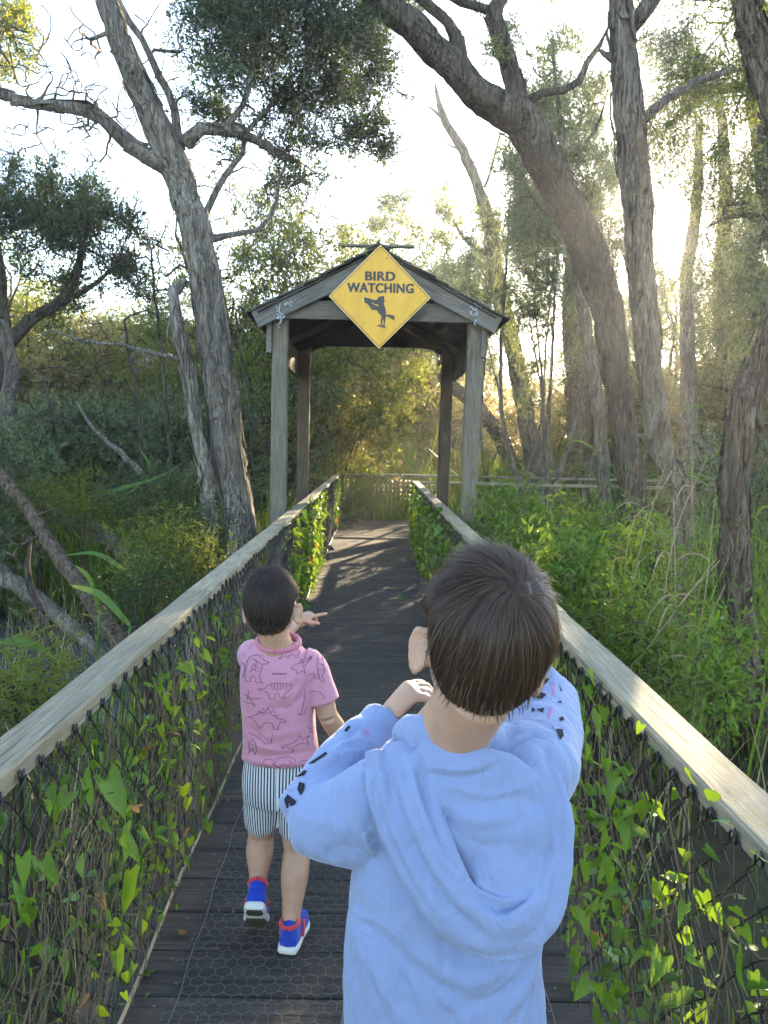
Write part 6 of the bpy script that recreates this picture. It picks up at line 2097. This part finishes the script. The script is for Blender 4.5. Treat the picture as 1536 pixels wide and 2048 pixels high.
    # hood: draped bag on the back; rim strands in photo pixels at a distance in front of the back
    def rope(px, Y, r):
        sp = smooth_path([P(x, y, yy) for (x, y), yy in zip(px, Y)], 40)
        rad = np.interp(np.linspace(0, 1, 40), np.linspace(0, 1, len(r)), r)
        ell(mb, sp[::3], [(0.50 * q, 1.05 * q) for q in rad[::3]], (0, 1, 0), 14)
    rope([(752, 1500), (765, 1580), (800, 1680), (850, 1770), (915, 1850), (985, 1888), (1050, 1878), (1098, 1820), (1118, 1720), (1115, 1600), (1075, 1520), (1030, 1490)],
         [0.93, 0.905, 0.885, 0.872, 0.866, 0.866, 0.872, 0.88, 0.895, 0.91, 0.93, 0.945], [0.016, 0.020, 0.021, 0.022, 0.022, 0.020, 0.020, 0.018, 0.017, 0.016, 0.014, 0.012])
    rope([(790, 1490), (810, 1570), (845, 1660), (890, 1750), (945, 1820), (1000, 1852), (1045, 1845), (1075, 1800), (1092, 1720)],
         [0.935, 0.90, 0.878, 0.866, 0.860, 0.860, 0.864, 0.872, 0.885], [0.014, 0.018, 0.020, 0.020, 0.019, 0.016, 0.015, 0.012, 0.010])
    rope([(820, 1488), (838, 1560), (870, 1650), (905, 1735), (950, 1795), (1000, 1826), (1040, 1815)], [0.94, 0.905, 0.884, 0.870, 0.864, 0.864, 0.868], [0.010, 0.012, 0.013, 0.014, 0.013, 0.012, 0.010])
    rope([(1000, 1860), (1035, 1838), (1065, 1800), (1080, 1760)], [0.858, 0.858, 0.866, 0.878], [0.010, 0.012, 0.010, 0.006])
    # inner panel of the hood
    for (x, y, Y, a, b) in ((950, 1580, 0.912, .085, .055), (985, 1680, 0.900, .068, .060), (1000, 1760, 0.890, .050, .040), (905, 1540, .92, .06, .04), (1075, 1610, .925, .035, .06), (1060, 1700, .905, .04, .06), (1085, 1760, .905, .03, .05)):
        ball(mb, Matrix.Translation(P(x, y, Y)), (a, 0.020, b))
    me = remesh('hooded_top', mb, 0.0038, 3, 0.5)
    folds(me, [
        # hood bands
        ([(770, 1500), (790, 1590), (830, 1700), (890, 1800), (960, 1865)], 9, -0.007), ([(800, 1500), (825, 1600), (870, 1710), (930, 1800)], 8, -0.005),
        ([(835, 1500), (852, 1590), (880, 1680), (915, 1745)], 8, -0.008), ([(1085, 1520), (1105, 1600), (1102, 1700), (1085, 1790)], 8, -0.007),
        ([(930, 1760), (985, 1815), (1030, 1812), (1068, 1770)], 10, -0.006), ([(850, 1548), (930, 1556), (1000, 1530)], 9, -0.006), ([(1010, 1540), (1040, 1620), (1070, 1720)], 7, -0.003),
        ([(860, 1530), (930, 1538), (1000, 1512)], 9, 0.004), ([(740, 1520), (760, 1620), (800, 1720), (860, 1810)], 8, -0.005),
        # back and side drape
        ([(700, 1795), (760, 1870), (860, 1960), (960, 2010)], 16, -0.006), ([(705, 1830), (740, 1930), (800, 2040)], 12, 0.006), ([(690, 1850), (712, 1960), (740, 2060)], 10, -0.004),
        ([(760, 1880), (800, 1960), (850, 2060)], 11, -0.005), ([(1060, 1925), (990, 1985), (900, 2030)], 16, -0.006), ([(1075, 1935), (1030, 2000), (980, 2070)], 12, 0.006), ([(1085, 1960), (1060, 2040), (1040, 2100)], 10, -0.005),
        ([(820, 1900), (930, 1960), (1040, 1940)], 22, 0.005), ([(860, 1880), (960, 1925), (1050, 1905)], 14, -0.008),
        # left sleeve
        ([(640, 1530), (690, 1505), (735, 1500)], 8, 0.006), ([(600, 1560), (660, 1535), (730, 1530)], 8, -0.005), ([(735, 1510), (745, 1600), (760, 1700), (800, 1780)], 10, -0.005), ([(640, 1720), (700, 1700), (760, 1720)], 18, -0.004),
        ([(690, 1480), (720, 1455), (745, 1470)], 7, -0.006), ([(660, 1510), (705, 1480), (760, 1490)], 6, 0.006), ([(570, 1600), (620, 1640), (690, 1650)], 16, 0.003),
        # crisp secondary creases
        ([(700, 1560), (720, 1640), (750, 1720)], 5, 0.004), ([(660, 1580), (690, 1650), (720, 1700)], 6, -0.003), ([(620, 1700), (670, 1730), (720, 1780)], 6, 0.004), ([(760, 1560), (785, 1660), (830, 1760), (890, 1840)], 5, 0.005),
        ([(812, 1560), (835, 1640), (880, 1730)], 5, 0.004), ([(880, 1600), (950, 1640), (1030, 1630)], 12, 0.004), ([(890, 1640), (960, 1690), (1040, 1690)], 10, -0.003), ([(900, 1570), (980, 1590), (1060, 1570)], 8, 0.003),
        ([(960, 1780), (1000, 1800), (1045, 1790)], 5, 0.006), ([(975, 1800), (1010, 1815), (1050, 1800)], 4, -0.005), ([(985, 1835), (1020, 1832), (1058, 1805)], 5, 0.005), ([(1062, 1560), (1080, 1640), (1078, 1740)], 6, 0.005),
        ([(720, 1860), (745, 1960), (775, 2060)], 6, -0.004), ([(830, 1930), (880, 1990), (950, 2060)], 8, 0.004), ([(1040, 1930), (1000, 1975), (940, 2000)], 6, 0.005), ([(1070, 1950), (1050, 2010), (1020, 2060)], 6, -0.005), ([(700, 1800), (720, 1830), (770, 1850)], 6, 0.005),
        # right sleeve creases
        ([(1020, 1490), (1060, 1470), (1100, 1480)], 6, -0.005), ([(1015, 1450), (1060, 1440), (1110, 1455)], 6, -0.004), ([(1030, 1420), (1080, 1410), (1125, 1425)], 6, 0.004),
        ([(1030, 1500), (1080, 1520), (1105, 1600), (1110, 1700)], 8, 0.004), ([(1090, 1500), (1120, 1600), (1122, 1720)], 7, -0.005)])
    wrinkle(me, 0.0030, 20, 3.0)
    wrinkle(me, 0.0011, 60, 9.0)
    top_ = link('hooded_top', me, M_HOOD, root)
    # printed diamonds on the sleeves
    Q = lambda x, y, z: (520 + x / z, 1380 + y / z)
    z = 1536 / 660
    dia = [[(145, 430), (175, 415), (190, 420), (160, 442)], [(178, 462), (186, 436), (206, 442), (204, 468), (190, 486)], [(120, 512), (132, 494), (164, 520), (160, 532), (130, 544)], [(70, 510), (94, 510), (84, 540)], [(78, 566), (84, 545), (88, 550)],
           [(176, 404), (205, 378), (216, 380), (205, 398)], [(235, 340), (300, 296), (308, 302), (255, 338)], [(395, 190), (412, 170), (420, 175), (404, 194)]]
    polys = [[Q(x, y, z) for x, y in p] for p in dia]
    q2 = lambda x, y: (700 + x * 500 / 1536, 1060 + y * 500 / 1536)
    dia2 = [[(1165, 915), (1215, 918), (1200, 945), (1172, 960)], [(1140, 1030), (1170, 1002), (1200, 1015), (1178, 1038)], [(1150, 1105), (1190, 1098), (1182, 1122)], [(1118, 1095), (1138, 1110), (1118, 1122)], [(1282, 958), (1300, 985), (1298, 998)],
            [(1275, 1060), (1292, 1052), (1298, 1066)], [(1285, 1160), (1305, 1152), (1312, 1168), (1296, 1176)], [(1268, 1232), (1300, 1230), (1308, 1262), (1290, 1285)], [(1215, 1180), (1250, 1215), (1252, 1222)], [(1248, 760), (1268, 780), (1262, 786)], [(1185, 838), (1218, 836), (1212, 852)]]
    polys += [[q2(x, y) for x, y in p] for p in dia2]
    decals('sleeve_print', me, [[(sum(p[0] for p in q) / len(q) + 1.25 * (x - sum(p[0] for p in q) / len(q)), sum(p[1] for p in q) / len(q) + 1.25 * (y - sum(p[1] for p in q) / len(q))) for x, y in q] for q in polys], M_PRINT, top_, 0.0012, True)['kind'] = 'stuff'
    pk = [[q2(1238 + dx, 940 + k * 22), q2(1252 + dx, 935 + k * 22), q2(1240 + dx, 955 + k * 22), q2(1256 + dx, 952 + k * 22)] for k, dx in ((0, 0), (1, 4), (2, 2), (3, -2))] + \
         [[q2(1220 + dx, 1100 + k * 20), q2(1234 + dx, 1096 + k * 20), q2(1222 + dx, 1112 + k * 20), q2(1236 + dx, 1110 + k * 20)] for k, dx in ((0, 6), (1, 0), (2, -4))]
    pk += [[Q(136, 464, z), Q(142, 470, z), Q(146, 462, z), Q(152, 470, z)], [Q(90, 490, z), Q(98, 480, z), Q(104, 488, z)], [Q(478, 190, z), Q(500, 182, z), Q(508, 200, z), Q(488, 206, z), Q(480, 192, z)]]
    decals('sleeve_lettering', me, strokes(pk, 1.6), M_PINKPRINT, top_)
    # --- trousers and shoes below the frame
    mb = MB()
    ell(mb, [(cx, 1.0, 0.72), (cx, 1.0, 0.64), (cx, 1.0, 0.58)], [(0.112, 0.088), (0.118, 0.092), (0.110, 0.086)])
    for sx in (-1, 1):
        ell(mb, [(cx + sx * 0.060, 1.0, 0.63), (cx + sx * 0.066, 1.015, 0.38), (cx + sx * 0.068, 0.99, 0.09)], [(0.070, 0.076), (0.058, 0.062), (0.050, 0.056)])
    tm = remesh('trousers', mb, 0.009, 4)
    link('trousers', tm, M_TROUSER, root)
    for sx in (-1, 1):
        x = cx + sx * 0.070
        shoe(root, (x, 0.945, 0.004), (x + sx * 0.012, 1.145, 0.004), (0, 0, 1), 1.1)
    hair(root, M, s, 18500, 21, M_HAIR2, (0.05, -0.80, 0.58), thick=0.014, len_top=0.064, tuft=0.018, fluff=0.008)
    return root


# ---------------------------------------------------------------- child in the pink shirt
def child_pink():
    root = empty('person', (-0.30, 2.2, 0), 'small child in a pink dinosaur-print shirt and striped shorts, pointing ahead', 'person', kind='thing')
    s = 0.965
    P1 = lambda x, y, Y: P(x, y, Y - 0.11)
    HC = P1(543, 1206, 2.32)
    M = head_frame(HC, -3, 0, -6)
    mb = MB()
    build_head(mb, M, s)
    nbz = P1(556, 1300, 2.33)
    nt = M @ Vector((0, -0.015, -0.06))
    ell(mb, [nbz + Vector((0, .01, -.02)), (nbz + nt) / 2, nt], [(0.055, 0.048), (0.044, 0.044), (0.045, 0.048)])
    c0, c1, c2, c3 = P1(552, 1310, 2.34), P1(556, 1400, 2.35), P1(560, 1500, 2.36), P1(556, 1590, 2.36)
    ell(mb, [c3, c2, c1, c0], [(0.085, 0.070), (0.088, 0.068), (0.098, 0.070), (0.06, 0.05)])
    # right arm hanging, bent forward
    Rs, Re, Rw = P1(626, 1330, 2.34), P1(656, 1432, 2.33), P1(700, 1500, 2.42)
    ell(mb, [Rs, (Rs + Re) / 2, Re], [0.035, 0.034, 0.029]); ell(mb, [Re, Re * 0.6 + Rw * 0.4, Rw], [0.029, 0.030, 0.021])
    hand(mb, Rw, (Rw - Re) + Vector((0.02, 0.02, -0.04)), (-0.8, 0.2, -0.3), (0, 1, 0.3), 0.82, (0.45, 0.5, 0.55, 0.6), 0.5)
    # left arm raised forward and across, index finger pointing
    Ls, Le, Lw = P1(502, 1318, 2.36), P1(532, 1300, 2.56), P1(598, 1238, 2.70)
    ell(mb, [Ls, (Ls + Le) / 2, Le], [0.036, 0.034, 0.029]); ell(mb, [Le, Le * 0.6 + Lw * 0.4, Lw], [0.029, 0.029, 0.021])
    hand(mb, Lw, P1(640, 1222, 2.74) - Lw, (0.25, 0.30, -1.0), (0.5, -0.25, 0.0), 0.86, (0.05, 1.05, 1.1, 1.15), 0.25, 0.10)
    # legs
    LH, LK = P1(530, 1580, 2.36), P1(522, 1672, 2.42)
    hx = P(513, 1825, 2.2).x
    lh, lt = Vector((hx, 2.150, 0.128)), Vector((hx - 0.006, 2.252, 0.006))
    lf = (lt - lh).normalized(); lu = Vector((0, 0.77, 0.64)); lu = (lu - lf * lu.dot(lf)).normalized()
    LA = lh + lf * 0.035 + lu * 0.078
    RH, RK, RA = P1(592, 1585, 2.36), P1(594, 1700, 2.36), P(581, 1850, 2.175)
    for h, k, a in ((LH, LK, LA), (RH, RK, RA)):
        ell(mb, [h, (h + k) / 2, k], [0.058, 0.050, 0.040])
        ell(mb, [k, k * 0.68 + a * 0.32 + Vector((0, -0.008, 0)), k * 0.25 + a * 0.75, a], [0.040, 0.042, 0.030, 0.026])
    ell(mb, [RA, RA + Vector((0, 0.03, -0.03)), RA + Vector((0, 0.09, -0.05))], [0.026, 0.024, 0.018])
    ell(mb, [LA, lh + lf * 0.05 + lu * 0.05, lh + lf * 0.12 + lu * 0.028], [0.026, 0.024, 0.016])
    body = link('body', remesh('body', mb, 0.0040, 3, dec=0.45), M_SKIN, root)
    eyes(root, M, s)
    # shirt
    mb = MB()
    rows = [(561, 1512, .114, .088), (561, 1490, .112, .088), (558, 1440, .108, .086), (556, 1380, .110, .086), (555, 1335, .108, .078), (556, 1308, .092, .064), (557, 1290, .066, .052)]
    ell(mb, [P1(x, y, 2.345) for x, y, a, b in rows], [(a, b) for x, y, a, b in rows], (1, 0, 0), 36, 2.3)
    ell(mb, [Rs + Vector((-0.065, 0, -0.012)), Rs + Vector((-0.012, 0, 0.000)), Rs * 0.55 + Re * 0.45, Rs * 0.30 + Re * 0.70], [(0.050, 0.056), (0.048, 0.052), (0.045, 0.048), (0.047, 0.050)], (1, 0, 0))
    ell(mb, [Ls + Vector((0.055, 0, 0.0)), Ls + Vector((0.002, 0.01, 0.008)), Ls * 0.5 + Le * 0.5, Ls * 0.25 + Le * 0.75], [(0.052, 0.050), (0.046, 0.046), (0.043, 0.045), (0.044, 0.046)], (1, 0, 0))
    me = remesh('shirt', mb, 0.004, 4)
    folds(me, [([(640, 1352), (612, 1375), (598, 1400)], 6, -0.004), ([(600, 1345), (575, 1370), (560, 1400)], 7, 0.005), ([(610, 1395), (570, 1415), (540, 1418)], 7, -0.005), ([(600, 1380), (560, 1395), (540, 1400)], 8, 0.004),
               ([(490, 1440), (520, 1475), (545, 1490)], 5, -0.006), ([(488, 1460), (515, 1490), (560, 1500)], 5, 0.006), ([(486, 1490), (520, 1512), (580, 1510), (630, 1498)], 6, -0.006), ([(520, 1480), (560, 1470), (620, 1455)], 8, 0.004),
               ([(487, 1515), (540, 1528), (600, 1526), (640, 1515)], 5, 0.006), ([(500, 1290), (520, 1305), (555, 1316)], 4, -0.005), ([(488, 1300), (505, 1312), (530, 1320)], 5, 0.005), ([(622, 1320), (632, 1350), (636, 1395)], 7, -0.003), ([(485, 1420), (500, 1450), (505, 1480)], 5, 0.005)])
    wrinkle(me, 0.0020, 26, 1.0)
    shirt = link('shirt', me, M_PINK, root)
    # rib collar
    mb = MB(); ring = []
    for a in np.linspace(0, 2 * math.pi, 28, endpoint=False):
        c = P1(556, 1288, 2.34)
        ring.append((c.x + 0.062 * math.sin(a), c.y - 0.054 * math.cos(a), c.z + 0.006 - 0.012 * math.cos(a)))
    ring.append(ring[0])
    mb.tube(ring, 0.0085, 10, False)
    link('collar', mb.mesh('collar', True), M_PINKRIB, shirt)
    # line drawings of dinosaurs
    q = lambda pts: [(420 + x * 400 / 1536, 1080 + y * 520 / 1997) for x, y in pts]
    A = [
        # upright theropod
        [(300, 900), (330, 890), (370, 885), (420, 925), (455, 940), (430, 955), (410, 950), (400, 990), (380, 1040), (385, 1075), (405, 1095), (350, 1095), (355, 1060), (330, 1040), (310, 1060), (315, 1085), (275, 1090), (270, 1040), (280, 990), (285, 940), (300, 900)],
        [(330, 910), (400, 960)], [(325, 950), (385, 985)], [(320, 990), (375, 1010)], [(330, 970), (310, 1020)], [(360, 930), (345, 1000)],
        # small quadruped at the collar
        [(530, 915), (560, 870), (600, 845), (650, 835), (680, 845), (690, 870), (670, 880), (680, 900), (660, 905), (640, 880), (610, 885), (600, 910), (585, 890), (555, 905), (530, 915)],
        # stegosaur on the shoulder
        [(620, 985), (650, 960), (690, 945), (740, 935), (790, 890), (760, 935), (720, 970), (730, 1020), (700, 1000), (690, 1020), (665, 1030), (660, 1000), (620, 985)], [(680, 945), (700, 915), (715, 940), (735, 905), (745, 932), (765, 890), (778, 905)],
        # armoured dinosaur in the middle
        [(365, 1145), (420, 1140), (460, 1105), (520, 1098), (590, 1105), (630, 1110), (622, 1140), (600, 1160), (570, 1180), (565, 1215), (540, 1210), (530, 1180), (500, 1180), (495, 1220), (460, 1220), (450, 1180), (420, 1160), (365, 1145)],
        [(470, 1110), (480, 1150)], [(495, 1105), (500, 1155)], [(520, 1102), (520, 1158)], [(545, 1104), (540, 1155)], [(568, 1106), (560, 1150)], [(592, 1108), (580, 1140)],
        # plated stegosaur
        [(290, 1360), (340, 1345), (400, 1325), (460, 1330), (520, 1370), (580, 1385), (585, 1400), (540, 1400), (520, 1440), (525, 1460), (490, 1450), (480, 1410), (430, 1400), (400, 1420), (385, 1450), (365, 1420), (330, 1370), (290, 1360)],
        [(360, 1340), (375, 1310), (395, 1325), (410, 1290), (430, 1320), (445, 1285), (465, 1325), (490, 1305), (500, 1350), (525, 1345)],
        # long-neck at the left side
        [(240, 960), (260, 940), (270, 990), (250, 1060)], [(260, 1180), (300, 1200), (330, 1240), (350, 1280), (330, 1260), (290, 1250), (265, 1240)], [(300, 1150), (290, 1220), (400, 1215)],
        # sleeve
        [(830, 880), (820, 960), (830, 1020), (850, 1080), (880, 1090), (860, 1040), (880, 1010), (870, 950), (860, 890)], [(835, 910), (870, 920)], [(830, 950), (872, 960)], [(832, 990), (876, 1000)], [(755, 1040), (790, 1020), (810, 1060), (850, 1070)],
        [(760, 1170), (800, 1160), (850, 1170), (880, 1220)], [(730, 1140), (720, 1240), (700, 1330), (680, 1340), (720, 1335), (740, 1280)],
        # lower row
        [(300, 1560), (320, 1530), (350, 1560), (360, 1620), (345, 1650), (330, 1600), (300, 1640), (305, 1600), (300, 1560)], [(300, 1480), (360, 1510), (430, 1570), (470, 1560), (480, 1490)],
        [(545, 1600), (570, 1575), (620, 1565), (660, 1545), (690, 1500), (710, 1530), (760, 1500), (740, 1545), (760, 1570), (700, 1560), (640, 1590), (640, 1630), (610, 1590), (580, 1590), (545, 1600)],
        [(390, 1740), (420, 1690), (470, 1680), (500, 1720), (520, 1680), (560, 1670), (610, 1665), (655, 1690), (650, 1740), (620, 1700), (600, 1740), (560, 1720), (530, 1745), (480, 1720), (460, 1745), (420, 1735)], [(690, 1700), (740, 1690), (760, 1720), (700, 1735)],
        [(740, 1430), (770, 1450), (800, 1430), (820, 1460), (790, 1480), (760, 1470)]]
    word = [[(482 + k * 15, 1020), (482 + k * 15, 1035)] for k in range(8)] + [[(484 + k * 15, 1024), (492 + k * 15, 1031)] for k in range(7)] + [[(575 + k * 12, 1292 - k * 4), (578 + k * 12, 1280 - k * 4)] for k in range(5)]
    decals('dinosaur_print', me, strokes([q(l) for l in A + word], 1.0), M_DINO, shirt, 0.0014)['kind'] = 'stuff'
    # shorts with stripes
    mb = MB()
    wc = P1(560, 1525, 2.352)
    ell(mb, [wc + Vector((0, 0, 0.03)), wc, P1(560, 1560, 2.355), P1(560, 1590, 2.36)], [(0.098, 0.080), (0.108, 0.088), (0.116, 0.094), (0.112, 0.090)], (1, 0, 0))
    for h, k in ((LH, LK), (RH, RK)):
        e = h * 0.34 + k * 0.66
        ell(mb, [h + Vector((0, 0, 0.03)), h * 0.55 + k * 0.45, e], [(0.066, 0.074), (0.060, 0.070), (0.054, 0.064)], (1, 0, 0))
    sm = remesh('shorts', mb, 0.005, 4)
    wrinkle(sm, 0.003, 20, 5.0)
    v = get_co(sm)
    ctrl = (np.array(LH) + np.array(RH)) / 2
    left = v[:, 0] < ctrl[0]
    ax = np.where(left, LH.x, RH.x); ay = LH.y
    ang = np.arctan2(v[:, 0] - ax, -(v[:, 1] - ay))
    at = sm.attributes.new('stripe', 'FLOAT', 'POINT')
    at.data.foreach_set('value', (v[:, 0] * 0.75 + ang * 0.016).astype(np.float32))
    t = NT('striped_cotton')
    an = t.node('Attribute'); an.attribute_name = 'stripe'
    fr = t.math('FRACT', t.math('MULTIPLY', an.outputs['Fac'], 1 / 0.0085))
    col = t.ramp(t.math('GREATER_THAN', fr, 0.52), [(0.0, (0.62, 0.64, 0.66)), (1.0, (0.035, 0.045, 0.075))], 'CONSTANT')
    t.base(col, 0.9, 0.2)
    link('shorts', sm, t.m, root)
    # shoes: one flat, one pushing off
    rh = PZ(573, 1912, 0.003)
    shoe(root, rh, rh + Vector((0.026, 0.178, 0)), (0, 0, 1), 1.02)
    shoe(root, lh, lt, lu, 1.02)
    hair(root, M, s, 12000, 31, M_HAIR1, (-0.1, -0.45, 0.88), thick=0.010, len_top=0.034, tuft=0.006, fluff=0.006, wide=0.0010)
    return root


child_hoodie()
child_pink()
# ------------------------------------------------------------------ morning haze
def make_haze():
    mb = MB(); mb.box((-640, -140, -2.2), (640, 940, 17.5))
    m = bpy.data.materials.new('haze_air'); m.use_nodes = True
    nt = m.node_tree
    nt.nodes.remove(nt.nodes['Principled BSDF'])
    pv = nt.nodes.new('ShaderNodeVolumePrincipled')
    pv.inputs['Color'].default_value = (0.92, 0.94, 1.0, 1)
    pv.inputs['Density'].default_value = 0.0021
    pv.inputs['Anisotropy'].default_value = 0.65
    nt.links.new(pv.outputs[0], nt.nodes['Material Output'].inputs['Volume'])
    o = mb.build('haze', m)
    tag(o, 'pale sunlit haze in the air of the swamp', kind='stuff')


make_haze()
